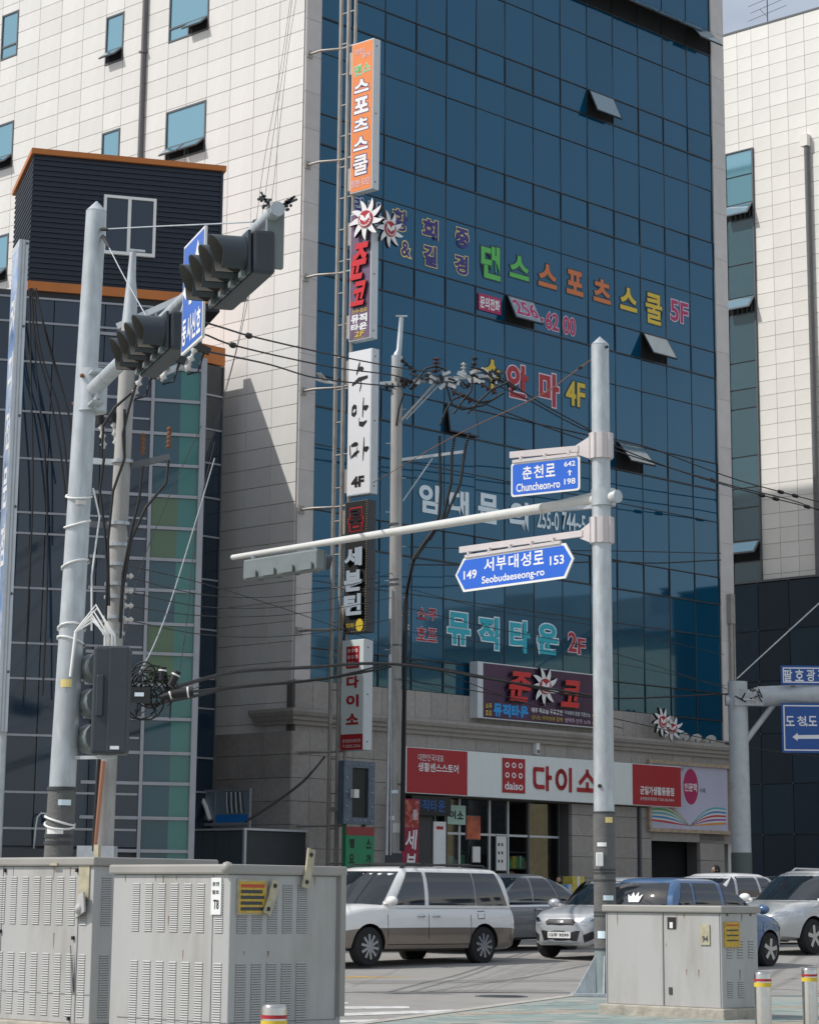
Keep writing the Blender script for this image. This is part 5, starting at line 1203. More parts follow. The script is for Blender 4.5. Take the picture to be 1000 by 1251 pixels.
# signal head on the far end of that arm, seen from behind
hv = Vector((bu.y, -bu.x, 0)); hv = hv if hv.y > 0 else -hv
hv = (Vector((.75,.66,0))).normalized()
m1 = B0+bu*((B1-B0).length-.62*1.0); 
lo = None
def arm2(px):
    lo, hi = 0, (B1-B0).length
    for _ in range(40):
        m_ = (lo+hi)/2
        if proj(B0+bu*m_)[0] > px: lo = m_
        else: hi = m_
    return B0+bu*lo
e1_, e2_ = arm2(302), arm2(392); c2 = (e1_+e2_)/2-UP*.24; sp_ = (e2_-e1_).length/4
perp = Vector((bu.y, -bu.x, 0)).normalized(); perp = perp if perp.x*.5+perp.y > 0 else -perp
s_ = signal('traffic_signal', 'grey four-lamp signal head hanging from the right pole arm, seen from behind', c2, bu, perp, 4, M['siggrey'], M['sighouse'], sp=sp_)
for e in (-.42, .42):
    b = MB(); b.bar(c2+bu*(e*sp_*4)+UP*.17, c2+bu*(e*sp_*4)+UP*.25, .05, .06); wb(b, 'hanger', M['steel'], s_)
b = MB()
for k in range(4): 
    q = c2+bu*((k-1.5)*sp_)-perp*.11-UP*.09; b = MB(); b.bar(q-bu*sp_*.33, q+bu*sp_*.33, .03, .10); wb(b, 'back_plate', mat_plate if 'mat_plate' in globals() else M['siggrey'], s_)

# --- concrete utility poles
def upole(label, pb_px, pt_px, Y, r0, r1, ztop_px=None, n=18):
    a = atY(*pb_px, Y); t_ = atY(*pt_px, Y); g0 = line_z(a, t_, .0); r = wt('utility_pole', label, 'pole', g0)
    b = MB(); b.tube([g0, t_], [r0, r1], n); wb(b, 'pole', M['concrete'], r); return r, g0, t_
YU = 57.
cu, cg, ct_ = upole('concrete utility pole in front of the mirror glass, with a crowded crossarm', (481, 1050), (484.5, 452), YU, .172, .134)
b = MB(); b.tube([ct_, ct_+UP*.35], .135, 14); b.tube([ct_+UP*.35, atY(487.2, 428, YU), atY(490.2, 388, YU)], [.10, .07, .055], 10); q = atY(490.5, 386, YU); b.bar(q-Vector((.14,0,0)), q+Vector((.14,0,0)), .04, .04); wb(b, 'top_extension', M['steel'], cu)
def insul(b, p, d, l=.3, r=.06, n=4, mi=0):
    p = Vector(p); d = Vector(d).normalized()
    path = [p]; rr = [.02]
    for k in range(n):
        t = l*(k+.5)/n; path += [p+d*(t-l/n*.3), p+d*t, p+d*(t+l/n*.3)]; rr += [.022, r, .022]
    b.tube(path+[p+d*l], rr+[.02], 8, mi=mi)
def P_(px, py, Y): return atY(px, py, Y)
xa1 = [P_(464, 469, YU), P_(608, 458, YU+.3)]
b = MB(); b.bar(xa1[0], xa1[1], .08, .09); wb(b, 'crossarm', M['lpipe'], cu)
b = MB(); b.bar(P_(484, 520, YU-.1), P_(535, 464, YU-.05), .04, .05); wb(b, 'brace', M['rack'], cu)
b = MB(); b.bar(P_(496, 512, YU+.05), P_(540, 466, YU+.1), .03, .03); b.bar(P_(492, 612, YU), P_(528, 560, YU), .03, .03); wb(b, 'brace', M['steel'], cu)
xa2 = [P_(480, 563, YU), P_(566, 552, YU)]
b = MB(); b.bar(xa2[0], xa2[1], .07, .07); wb(b, 'crossarm', M['lpipe'], cu)
for (px, py, dx, dz, l, r_, m_) in ((533,455,0,1,.30,.09,'porc_brown'), (548,462,.9,-.35,.45,.07,'rubber'), (566,460,0,.9,.28,.06,'porcelain'), (577,462,.1,1,.45,.07,'rubber'), (580,464,.8,-.5,.5,.07,'porc_brown'), (606,462,.8,-.45,.45,.07,'rubber'), (505,466,-1,.1,.4,.08,'rubber'), (508,455,-.8,.7,.4,.06,'rubber'), (497,470,-1,-.1,.45,.08,'rubber'), (552,478,.8,-.4,.45,.08,'porc_brown'), (520,468,.3,.8,.25,.06,'porcelain')):
    b = MB(); insul(b, P_(px, py, YU-.05), Vector((dx, 0, dz)), l*1.25, r_*1.35); wb(b, 'insulator', M[m_], cu)
random.seed(3)
for k in range(60):
    px = random.uniform(497, 612); b = MB(); q = P_(px, 463-(px-500)*.03+random.uniform(-7, 9), YU-.08); b.bar(q, q+Vector((random.uniform(-.22,.22), 0, random.uniform(-.12,.12))), random.uniform(.05,.12), random.uniform(.05,.10)); wb(b, 'fitting', M[random.choice(['rubber','black','rubber','dark','steel','porcelain'])], cu)
for (px, py, tx, ty) in ((537,553,0,0), (552,552,4,-12), (568,548,6,-14)):
    b = MB(); insul(b, P_(px, py, YU), P_(px+tx, py-20+ty*.3, YU)-P_(px, py, YU), .42, .05, 7); wb(b, 'insulator', M['rubber'], cu)
for pts in ([(537,553),(538,600),(536,630),(528,650)], [(552,550),(551,590),(540,635),(524,660)], [(568,548),(562,590),(545,630),(520,662)], [(528,650),(506,680),(497,720),(495,790),(494,870),(492,1040)], [(522,660),(503,688),(494,740),(493,860),(490,1040)]):
    b = MB(); b.tube([P_(x, y, YU-.25) for x, y in pts], .036 if len(pts) < 5 else .042, 7); wb(b, 'down_cable', M['rubber'], cu)
for pts in ([(537,520),(545,500),(553,488),(566,482),(585,492),(600,489)], [(554,505),(566,488),(575,478),(577,462)], [(571,505),(585,490),(600,476),(622,466)], [(545,470),(552,495),(565,500),(590,495),(615,480)], [(500,475),(520,450),(533,447),(545,452)], [(606,465),(590,452),(575,448)], [(493,480),(487,500),(484,520)]):
    b = MB(); b.tube([P_(x, y, YU-.2) for x, y in pts], .028, 6); wb(b, 'jumper_cable', M['rubber'], cu)
for y in range(500, 1040, 42):
    b = MB(); s = 1 if (y//42) % 2 else -1; q = P_(484-(y-452)*.006, y, YU); b.tube([q, q+Vector((s*.24, -.03, 0))], .012, 5); wb(b, 'step_bolt', M['steel'], cu)
for y in (642, 710, 716, 790, 832, 960):
    b = MB(); q = P_(482.5, y, YU); b.tube([q, q+UP*.05], .155, 14); wb(b, 'steel_band', M['wframe'], cu)
b = MB(); b.tube([P_(476, 800, YU-.15), P_(475, 870, YU-.15), P_(472, 1045, YU-.2)], .045, 6); b.tube([P_(478, 720, YU-.15), P_(477, 1045, YU-.2)], .02, 5); wb(b, 'conduit', M['steel'], cu)
b = MB(); q = P_(481, 1040, YU); b.box(q.x-.2, q.x+.2, YU-.2, YU+.2, 0, q.z-.05); bevel(wb(b, 'base_box', M['dark'], cu), .02)
for (px, py) in ((496,728),(496,745),(497,762)):
    b = MB(); insul(b, P_(px, py, YU-.2), (0,0,-1), .16, .07, 2); wb(b, 'insulator', M['porcelain'], cu)
# left utility pole
Y2 = 32.
lu, lg, lt = upole('concrete utility pole behind the leaning pole, with switches on crossarms', (125, 1040), (158, 395), Y2, .150, .105)
b = MB(); b.tube([lt, P_(160, 362, Y2), P_(160.5, 340, Y2), P_(162.5, 308, Y2)], [.105, .085, .06, .045], 12); q = P_(163, 305, Y2); b.bar(q-Vector((.06,0,0)), q+Vector((.16,0,-.02)), .03, .03); wb(b, 'top_extension', M['steel'], lu)
for (p, q) in (((143,399),(246,353)), ((182,463),(233,442)), ((110,563),(160,566)), ((155,570),(207,558)), ((107,640),(166,645))):
    b = MB(); b.bar(P_(*p, Y2), P_(*q, Y2), .06, .08); wb(b, 'crossarm', M['lpipe'] if p[1] < 570 and p[0] != 155 else M['wframe'], lu)
for (px, py) in ((172,470), (206,452), (236,440)):
    q = P_(px, py, Y2-.05); b = MB(); insul(b, q+Vector((.03,0,.20)), (-.35,0,-1), .38, .06, 3); wb(b, 'fuse_switch', M['porcelain'], lu)
    b = MB(); b.bar(q+Vector((0,0,.22)), q+Vector((.22,0,.12)), .08, .1); b.tube([q+Vector((-.08,0,-.2)), q+Vector((.07,0,-.16)), q+Vector((.14,0,.1))], .016, 5); wb(b, 'fuse_bracket', M['rubber'], lu)
for (px, py) in ((127,548), (142,545)):
    b = MB(); insul(b, P_(px, py, Y2), (-.15,0,1), .35, .05, 3); wb(b, 'insulator', M['porcelain'], lu); b = MB(); b.tube([P_(px, py, Y2)+Vector((-.06,0,.33)), P_(px, py, Y2)+Vector((-.08,0,.47))], .06, 8); wb(b, 'cap', M['rubber'], lu)
for (px, py) in ((174,556), (206,548)):
    b = MB(); insul(b, P_(px, py, Y2), (0,0,1), .30, .045, 5); wb(b, 'insulator', M['rust'], lu)
for pts in ([(127,560),(122,600),(128,650),(131,700),(129,760)], [(152,500),(152,560),(138,600),(132,660),(133,740)], [(174,570),(170,610),(160,650),(150,700),(146,760)], [(206,562),(203,590),(178,620),(160,660),(150,720),(147,780)], [(160,480),(140,498),(126,520),(124,560)], [(166,470),(157,500),(150,530),(152,560)]):
    b = MB(); b.tube([P_(x, y, Y2-.2) for x, y in pts], .020, 6); wb(b, 'down_cable', M['rubber'], lu)
for y in (566, 642, 668, 692, 716, 732, 757, 776):
    b = MB(); q = line_z(lg, lt, P_(140, y, Y2).z); b.tube([q, q+UP*.045], .15, 14); wb(b, 'steel_band', M['steel'], lu)
for y in (704, 722, 740, 757):
    b = MB(); insul(b, P_(150, y, Y2-.15), (1,0,0), .14, .045, 2); wb(b, 'insulator', M['porcelain'], lu)
b = MB(); b.tube([P_(126, 930, Y2-.2), P_(119, 1000, Y2-.2), P_(115, 1040, Y2-.2)], .035, 6); wb(b, 'orange_conduit', mat('orange_brown_conduit', (.45,.20,.12), .6), lu)
b = MB(); b.tube([P_(121, 926, Y2-.2), P_(114, 1040, Y2-.2)], .03, 6); wb(b, 'black_conduit', M['rubber'], lu)
b = MB(); q = P_(119, 1040, Y2); b.box(q.x-.24, q.x+.24, Y2-.22, Y2+.2, 0, P_(119, 1034, Y2).z); wb(b, 'base_box', M['steel'], lu)
# tangle of splice closures on the left pole
tg = wt('cable_tangle', 'black tangle of coiled cables and splice closures hanging right of the left utility pole', 'cables', P_(180, 880, Y2-.3))
random.seed(11)
for k in range(9):
    c = P_(168+random.uniform(0, 34), 840+random.uniform(-14, 16), Y2-.3); r0 = random.uniform(.10, .24); b = MB(); ph = random.uniform(0, 6); tl = random.uniform(-.5, .5)
    b.tube([c+Vector((r0*math.cos(ph+t*.45), .1*math.sin(t*.4+tl), r0*(1+tl*.4)*math.sin(ph+t*.45))) for t in range(15)], .012, 5, caps=False); wb(b, 'coil', M['rubber'], tg)
for (a, e, r_) in (((197,832),(199,815),.05), ((208,838),(217,820),.055), ((196,853),(212,848),.05), ((212,848),(236,845),.07)):
    b = MB(); b.tube([P_(*a, Y2-.35), P_(*e, Y2-.35)], r_, 10); wb(b, 'splice_closure', M['rubber'], tg); b = MB(); m_ = (Vector(P_(*a, Y2-.35))*.3+Vector(P_(*e, Y2-.35))*.7); dd = (P_(*e, Y2-.35)-P_(*a, Y2-.35)).normalized(); b.tube([m_, m_+dd*.02], r_+.004, 10); wb(b, 'white_ring', WHT, tg)
q = P_(171, 849, Y2-.5); b = MB(); b.box(q.x-.17, q.x+.13, q.y, q.y+.1, q.z-.10, q.z+.10); wb(b, 'splice_box', M['black'], tg); b = MB(); b.box(q.x-.07, q.x+.05, q.y-.004, q.y-.001, q.z-.02, q.z+.03); wb(b, 'tag_plate', PALE, tg)
b = MB(); 
for k in range(26):
    c = P_(160+random.uniform(0, 50), 842+random.uniform(-20, 22), Y2-.35); b.tube([c, c+Vector((random.uniform(-.14,.14), 0, random.uniform(-.14,.14))), c+Vector((random.uniform(-.2,.2), 0, random.uniform(-.2,.1)))], .009, 4)
tag(wb(b, 'loose_wires', M['rubber'], tg), kind='stuff')
# --- gantry at right
YG = 66.; GS = YG/37.
gt = wt('sign_gantry', 'white steel post and thick horizontal arm at the right edge carrying blue road signs', 'gantry', Vector((P_(902, 1150, YG).x, YG, .3)))
M['gpaint'] = mat('gantry_pale_paint', (.50,.54,.56), .45, var=.06, dirt=(.35,.34,.33), dscale=4, dth=(.55,.8))
gx, gz, gm = P_(901.5, 850, YG).x, P_(902, 833, YG).z, P_(902, 1042, YG).z
b = MB(); b.tube([(gx, YG, gm), (gx-.02, YG, gz)], .150*GS, 18); wb(b, 'post', M['gpaint'], gt)
b = MB(); b.tube([(gx+.01, YG, 0), (gx, YG, gm)], .158*GS, 18); wb(b, 'post_foot', mat('post_foot_green', (.10,.13,.12), .6), gt)
az_ = P_(902, 850, YG).z
ga0, ga1 = Vector((gx-.32*GS, YG+.02, az_-.03)), P_(1040, 847, YG-.4)
b = MB(); b.tube([Vector((gx-.2*GS, YG, P_(902,856,YG).z)), Vector((gx+.3*GS, YG, P_(902,856,YG).z))], .085*GS, 12); b.tube([P_(928, 851, YG), ga1], .155*GS, 18); b.tube([P_(908,853,YG), P_(928,851,YG)], [.11*GS,.155*GS], 14); wb(b, 'arm', M['gpaint'], gt)
b = MB(); b.tube([P_(911, 905, YG), P_(948, 856, YG)], .045*GS, 10); wb(b, 'brace', M['gpaint'], gt)
b = MB(); b.box(gx-.08*GS, gx+.36*GS, YG-.32, YG-.2, P_(902,863,YG).z, P_(902,852,YG).z); wb(b, 'flange', M['gpaint'], gt)
for k in range(10):
    q = P_(905+random.uniform(0, 22), 848+random.uniform(-5, 8), YG-.45); b = MB(); b.tube([q, q+Vector((random.uniform(-.2,.3),0,random.uniform(-.2,.2))), q+Vector((random.uniform(-.2,.35),0,random.uniform(-.2,.2)))], .02, 4); wb(b, 'cable_loop', M['rubber'] if k % 3 else M['porcelain'], gt)
def road_sign(label, x0, y0, y1, x1=1050, Y=YG-.45):
    r = wt('road_sign', label, 'sign', P_(x0, y1, Y), 'blue road signs on the gantry'); a, e = P_(x0, (y0+y1)/2, Y), P_(x1, (y0+y1)/2, Y); zt_, zb_ = P_(x0, y0, Y).z, P_(x0, y1, Y).z
    b = MB(); b.box(a.x, e.x, Y, Y+.04, zb_, zt_); wb(b, 'plate', mat_gb, r)
    b = MB(); t = .018*GS; i_ = .03*GS
    for X0, X1, Z0, Z1 in ((a.x+i_, e.x, zt_-i_-t, zt_-i_), (a.x+i_, e.x, zb_+i_, zb_+i_+t), (a.x+i_, a.x+i_+t, zb_+i_+t, zt_-i_-t)): b.box(X0, X1, Y-.003, Y-.0005, Z0, Z1)
    wb(b, 'white_border', WHT, r); return r, (Vector((0, Y, 0)), Vector((1,0,0)), UP, Vector((0,-1,0)))
mat_gb = mat('gantry_sign_blue', (.012,.085,.33), .4)
r, fr = road_sign('smaller blue road sign standing above the gantry arm at the right edge', 953.5, 813, 836.5)
def tpx(r, fr, s, x0, y0, x1, y1, bold=.02):
    a, e = P_(x0, y1, YG-.45), P_(x1, y0, YG-.45); b = MB(); put_text(b, s, a.x, e.x, a.z, e.z, fr, bold=bold, d=.004); wb(b, 'letter', WHT, r)
for i, ch in enumerate('팔호광장'): tpx(r, fr, ch, 957+14*i, 818, 967+14*i, 832.5)
for x in (968, 997): b = MB(); b.bar(P_(x, 836, YG-.3), P_(x, 845, YG-.1), .14, .07); wb(b, 'support', M['gpaint'], r)
r, fr = road_sign('large blue road sign with a white left arrow below the gantry arm', 954.5, 859, 919.5)
for i, ch in enumerate('도청'): tpx(r, fr, ch, 959.5+14*i, 875, 970+14*i, 887)
tpx(r, fr, ',', 984, 884, 986, 888); tpx(r, fr, '도', 987, 875, 997.5, 887); tpx(r, fr, '서', 1001, 875, 1012, 887)
Yg = YG-.45; ap = [P_(x, y, Yg) for x, y in ((967.5,900.5),(974,895.5),(974,898.3),(1040,897.5),(1040,902.5),(974,902.8),(974,905.5))]
b = MB(); b.add([(p.x, Yg-.004, p.z) for p in ap], [(0,1,2,6),(2,3,4,5),(2,5,6)]); wb(b, 'left_arrow', WHT, r)
for x in (958, 985): b = MB(); b.bar(P_(x, 858, YG-.3), P_(x, 853, YG-.1), .14, .07); wb(b, 'support', M['gpaint'], r)

# paper scraps, stickers and tape left on the poles
for root, fn, rr, items in ((rp_, rl_, .142, ((1000,-1.2,.05,.07),(1030,-1.9,.06,.05),(1095,-1.3,.07,.06),(1140,-2.0,.05,.09))), (lp, lambda z: line_z(pt_, pl_, z), .132, ((620,-1.3,.05,.04),(840,-1.6,.05,.07),(985,-1.2,.06,.05),(1020,-1.8,.08,.05))), (cu, lambda z: line_z(cg, ct_, z), .172, ((1012,-1.2,.10,.22),(1000,-2.0,.08,.10),(968,-1.6,.10,.08)))):
    Yr = {rp_: YR, lp: YL, cu: YU}[root]
    for y, an, w_, h_ in items:
        c = fn(atY(500, y, Yr).z); b = MB(); n = 5; vs = []
        for k in range(n):
            a = an+(k-(n-1)/2)*w_/rr/(n-1)*2
            for dz in (-h_/2, h_/2): vs.append(c+Vector((math.cos(a)*(rr+.003), math.sin(a)*(rr+.003), dz)))
        b.add(vs, [(2*k, 2*k+2, 2*k+3, 2*k+1) for k in range(n-1)]); wb(b, 'paper_scrap', random.choice([M['white'], PALE, M['lug2'] if 'lug2' in M else CRM, M['porcelain']]), root)
# ------------------------------------------------------------------ roadside cabinets
M['cab'] = mat('cabinet_paint', (.43,.425,.415), .5, var=.05, scale=1.5, dirt=(.29,.27,.235), dscale=2.2, dth=(.48,.82), bump=.03, stretch=(1,1,.25))
M['cab2'] = mat('cabinet_lid', (.32,.305,.28), .5, var=.08, scale=2)
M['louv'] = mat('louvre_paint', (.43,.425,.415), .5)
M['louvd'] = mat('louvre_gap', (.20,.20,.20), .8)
M['lug'] = mat('lug_cream', (.42,.38,.27), .6, var=.2, scale=12)
M['plinth'] = mat('cabinet_plinth_concrete', (.40,.37,.31), .9, var=.18, scale=6, bump=.5, bscale=25, dirt=(.28,.26,.22), dscale=5)
M['ystick'] = mat('warning_sticker', (.55,.36,.05), .6, var=.2, scale=30); M['ostick'] = mat('sticker_red_print', (.5,.08,.03), .6)
def cabinet(label, corner_px, Y, a_len, b_len, ztop, zpl, group, rot=AZ, side_only=False):
    """corner nearest the camera at column corner_px; face A runs to the left, face B to the right"""
    c = atY(corner_px, 1150, Y); c.z = 0
    r = thing('utility_cabinet', label, 'cabinet', c, PI/2-rot, group)      # local x runs right-away, local y runs left-away
    b = MB(); b.box(-.06, b_len+.06, -.06, a_len+.06, 0, zpl); o = b.build('plinth', M['plinth'], r); bevel(o, .015)
    b = MB(); b.box(0, b_len, 0, a_len, zpl, ztop-.075); bevel(b.build('casing', M['cab'], r), .008)
    b = MB(); b.box(-.03, b_len+.03, -.03, a_len+.03, ztop-.074, ztop); bevel(b.build('lid', M['cab2'], r), .015)
    return r
def louvres(r, face, cols, rows, s_w, z0, z1):
    for s in cols:
        b = MB(); n = rows
        for i in range(n):
            z = z0+(z1-z0)*i/(n-1); h = .5*(z1-z0)/(n-1)
            if face == 'A': 
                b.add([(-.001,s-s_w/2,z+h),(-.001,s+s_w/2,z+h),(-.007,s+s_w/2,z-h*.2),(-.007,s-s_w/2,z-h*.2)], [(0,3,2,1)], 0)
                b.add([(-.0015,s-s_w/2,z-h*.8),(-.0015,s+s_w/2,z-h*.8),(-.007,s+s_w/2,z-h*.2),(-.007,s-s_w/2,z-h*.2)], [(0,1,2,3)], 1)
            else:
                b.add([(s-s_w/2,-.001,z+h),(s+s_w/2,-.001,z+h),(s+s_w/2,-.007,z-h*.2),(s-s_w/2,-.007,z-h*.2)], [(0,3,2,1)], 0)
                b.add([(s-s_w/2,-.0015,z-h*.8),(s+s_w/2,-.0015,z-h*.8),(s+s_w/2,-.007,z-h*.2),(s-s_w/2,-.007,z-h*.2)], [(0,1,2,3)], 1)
        tag(b.build('louvre_column', [M['louv'], M['louvd']], r), kind='stuff')
def seam(r, face, pts, w=.006):
    for (s0, z0), (s1, z1) in zip(pts[:-1], pts[1:]):
        b = MB(); A_ = (-.002, s0, z0) if face == 'A' else (s0, -.002, z0); B_ = (-.002, s1, z1) if face == 'A' else (s1, -.002, z1)
        b.bar(A_, B_, w, w); b.build('door_seam', M['louvd'], r)
def patch(r, face, s0, s1, z0, z1, m, nm, t=.004):
    b = MB(); b.box(*((-t-.001, -.001, s0, s1) if face == 'A' else (s0, s1, -t-.001, -.001)), z0, z1); return b.build(nm, m, r)
# far-left cabinet
zA = 1.2+(1095.-1048)*20.7/F
ca = cabinet('pale grey louvred utility cabinet at the far left with a torn cover strip', 112, 20.7, 2.3, 1.35, zA, .16, 'louvred roadside cabinets')
kk = lambda px: (112-px)/98.    # metres along face A per pixel, roughly
for z0, z1, n in ((.97, 1.36, 22), (.22, .72, 26)): louvres(ca, 'A', [.12+.162*i for i in range(12)], n, .085, z0, z1)
louvres(ca, 'B', [.14, .34, .54, .74], 22, .1, .97, 1.36); louvres(ca, 'B', [.14, .34, .54, .74], 26, .1, .22, .72)
seam(ca, 'A', [(.19, .17), (.19, zA-.06)]); seam(ca, 'A', [(1.25, .17), (1.25, zA-.06)]); seam(ca, 'A', [(.01, .40), (2.28, .40)], .005)
b = MB(); b.poly([(-.004,.24,.42), (-.012,.20,.42), (-.03,.235,.80)], (-.6,.2,0), .012); b.build('bent_strip', M['louvd'], ca)
patch(ca, 'A', .05, .19, 1.18, 1.47, M['lug'], 'cover_strip', .012)
b = MB(); b.poly([(-.014,.20,1.02), (-.05,.03,1.08), (-.05,.05,1.24), (-.014,.16,1.22)], (-1,0,0), .02); b.sphere((-.04,.12,1.1), .05, 7, 5); b.build('torn_cover', M['cab'], ca)
for s, z in ((.22,1.42), (1.22,1.42), (.24,.86), (1.25,.90), (.26,.20), (1.24,.22)):
    b = MB(); b.box(-.02, -.0, s-.012, s+.012, z-.015, z+.015); b.build('bolt', M['black'], ca)
b = MB(); b.box(-.045, -.03, .45, .55, zA-.07, zA-.05); b.box(-.045, -.03, 1.35, 1.45, zA-.07, zA-.05); tag(b.build('lid_clips', M['lug'], ca), kind='stuff')
b = MB(); b.box(.28, .31, .3, .36, zA, zA+.11); b.build('lifting_lug', M['lug'], ca)
# middle cabinet
zB = 1.2+(1097.-1057)*18.3/F
cb2 = cabinet('large pale grey louvred utility cabinet with a yellow warning sticker, behind the single left bollard', 280, 18.3, 1.36, 1.17, zB, .16, 'louvred roadside cabinets')
for z0, z1, n in ((.95, 1.30, 22), (.20, .72, 30)): 
    louvres(cb2, 'A', [.12+.15*i+(.06 if i > 0 else 0) for i in range(7)], n, .085, z0, z1); louvres(cb2, 'B', [.12+.155*i for i in range(5)], n, .10, z0, z1)
seam(cb2, 'A', [(.01, .30), (1.26, .30)], .005); seam(cb2, 'B', [(.01, .30), (1.12, .30)], .005); seam(cb2, 'A', [(.19, .3), (.19, zB-.06)], .004); seam(cb2, 'B', [(1.11, .3), (1.11, zB-.08)], .005)
b = MB(); b.box(1.125, 1.18, -.035, -.002, .32, zB-.06); b.build('door_edge', M['cab2'], cb2)
patch(cb2, 'B', .06, .36, zB-.37, zB-.11, M['lug'], 'sticker_border', .012); st = patch(cb2, 'B', .075, .345, zB-.355, zB-.125, M['ystick'], 'warning_sticker', .015)
for i in range(5):
    b = MB(); b.box(.09, .33-.02*(i % 2), -.0172, -.0161, zB-.17-.042*i, zB-.145-.042*i); b.build('printed_line', M['ostick'] if i == 0 else M['dark'], cb2)
patch(cb2, 'A', .09, .20, zB-.37, zB-.10, M['white'], 'number_plate', .013)
frc = (Vector((-.0145,0,0)), Vector((0,-1,0)), UP, Vector((-1,0,0)))
for s, z0_, z1_, a_, e_ in (('춘천', zB-.16, zB-.13, -.185, -.11), ('팔호', zB-.22, zB-.19, -.185, -.11), ('T8', zB-.33, zB-.26, -.17, -.11)):
    b = MB(); put_text(b, s, a_, e_, z0_, z1_, frc, bold=.02, d=.002); b.build('lettering', BLK, cb2)
def lug(r, p, ang, L_=.2, w_=.075):
    b = MB(); c, s = math.cos(ang), math.sin(ang); u = Vector((c, 0, s)); v = Vector((-s, 0, c)); p = Vector(p)
    pts = [p+u*(-w_/2)+v*(-L_/2), p+u*(w_/2)+v*(-L_/2), p+u*(w_/2+.01)+v*(0), p+u*(w_/2)+v*(L_/2), p+u*(-w_/2)+v*(L_/2), p+u*(-w_/2+.01)+v*0]
    b.poly(pts, (0,-1,0), .014); o = b.build('lifting_lug', M['lug'], r)
    for t in (-.35, .35):
        b = MB(); q = p+v*(L_*t)+Vector((0,-.0145,0)); b.tube([q, q+Vector((0,-.006,0))], .017, 8); b.build('lug_hole', M['black'], r)
lug(cb2, (.38, -.03, zB-.24), -.35, .26); lug(cb2, (.76, -.035, zB-.02), -.2, .30)
b = MB(); b.sphere((-.02, .02, zB-.03), .05, 8, 5); b.build('dented_corner', M['cab2'], cb2)
# right cabinet
zC = 1.2-(1105-1103.)*25/F+.0
cc = cabinet('small pale grey cabinet with two plain doors on a concrete plinth beside the right pole', 881, 24.9, 1.50, .62, 1.17, .16, None)
seam(cc, 'A', [(.74, .17), (.74, 1.11)], .012); seam(cc, 'A', [(.02, .17), (.02, 1.11)], .006); seam(cc, 'A', [(1.48, .17), (1.48, 1.11)], .006)
louvres(cc, 'B', [.13, .31, .50], 7, .09, .66, .82); louvres(cc, 'B', [.13, .31], 8, .09, .27, .42); 
patch(cc, 'B', .04, .30, .76, 1.01, M['ystick'], 'warning_sticker', .013)
for i in range(4):
    b = MB(); b.box(.07, .27, -.0152, -.0141, .97-.05*i, .985-.05*i); b.build('printed_line', M['ostick'] if i == 0 else M['dark'], cc)
patch(cc, 'A', .14, .26, .78, .98, M['lug'], 'number_plate', .012)
b = MB(); put_text(b, '94', -.23, -.16, .81, .87, (Vector((-.0135,0,0)), Vector((0,-1,0)), UP, Vector((-1,0,0))), bold=.02, d=.002); b.build('lettering', M['dark'], cc)
patch(cc, 'A', .57, .68, .93, 1.05, M['black'], 'small_plate', .004); patch(cc, 'A', .61, .65, .94, 1.0, M['white'], 'plate_mark', .006)
patch(cc, 'A', .63, .67, .28, .35, M['dark'], 'latch', .008)
for s in (.1, .5):
    b = MB(); b.sphere((s, -.002, 1.08), .014, 6, 4); b.build('bolt', M['wframe'], cc)
# bollards
M['chrome'] = mat('polished_steel', (.62,.60,.56), .16, metal=1., var=.06, scale=20)
def bollard(label, px, ytop, Y):
    p = atY(px, ytop, Y); r = thing('bollard', label, 'bollard', (p.x, Y, .04), 0, 'stainless bollards with red and yellow bands')
    h = p.z-.04; R_ = .056
    b = MB(); b.tube([(0,0,0), (0,0,h-.02), (0,0,h-.006), (0,0,h)], [R_, R_, R_*.96, R_*.75], 24); b.build('post', M['chrome'], r)
    for a, m_, bw in ((.062, M['t_red'], .016), (.098, M['t_yellow'], .028)):
        b = MB(); b.tube([(0,0,h-a), (0,0,h-a+bw)], R_+.0025, 24, caps=False); b.build('reflective_band', m_, r)
    b = MB(); b.tube([(0,0,0), (0,0,.015)], .085, 20); b.build('foot_ring', M['chrome'], r)
bollard('bollard in front of the large louvred cabinet at the bottom left', 335, 1227, 11.0)
bollard('left one of the two bollards beside the small two-door cabinet', 931, 1187.5, 16.6)
bollard('right one of the two bollards at the right edge', 988, 1182.5, 18.2)

# ------------------------------------------------------------------ vehicles
from mathutils.bvhtree import BVHTree
M['cglass'] = mat('car_window_glass', (.012,.016,.020), .04, spec=.9, ior=1.6)
M['tyre'] = mat('tyre_rubber', (.016,.016,.017), .85)
M['rim'] = mat('alloy_rim', (.50,.50,.51), .25, metal=.8)
M['headl'] = mat('headlight_glass', (.55,.58,.60), .08, spec=1., metal=.4)
M['taill'] = mat('tail_light_red', (.30,.008,.01), .12, spec=.8)
M['blackpl'] = mat('black_plastic', (.02,.02,.022), .5)
M['chr'] = mat('chrome_trim', (.65,.65,.66), .12, metal=1.)
def crom(P, x):
    n = len(P)
    if x <= P[0][0]: return P[0][1:]
    if x >= P[-1][0]: return P[-1][1:]
    for i in range(n-1):
        if P[i][0] <= x <= P[i+1][0]: break
    p0, p1, p2, p3 = P[max(i-1,0)], P[i], P[i+1], P[min(i+2,n-1)]; t = (x-p1[0])/(p2[0]-p1[0]); out = []
    for k in range(1, len(p1)):
        m1 = (p2[k]-p0[k])/max(p2[0]-p0[0], 1e-6)*(p2[0]-p1[0]); m2 = (p3[k]-p1[k])/max(p3[0]-p1[0], 1e-6)*(p2[0]-p1[0])
        out.append((2*t**3-3*t*t+1)*p1[k]+(t**3-2*t*t+t)*m1+(-2*t**3+3*t*t)*p2[k]+(t**3-t*t)*m2)
    return tuple(out)
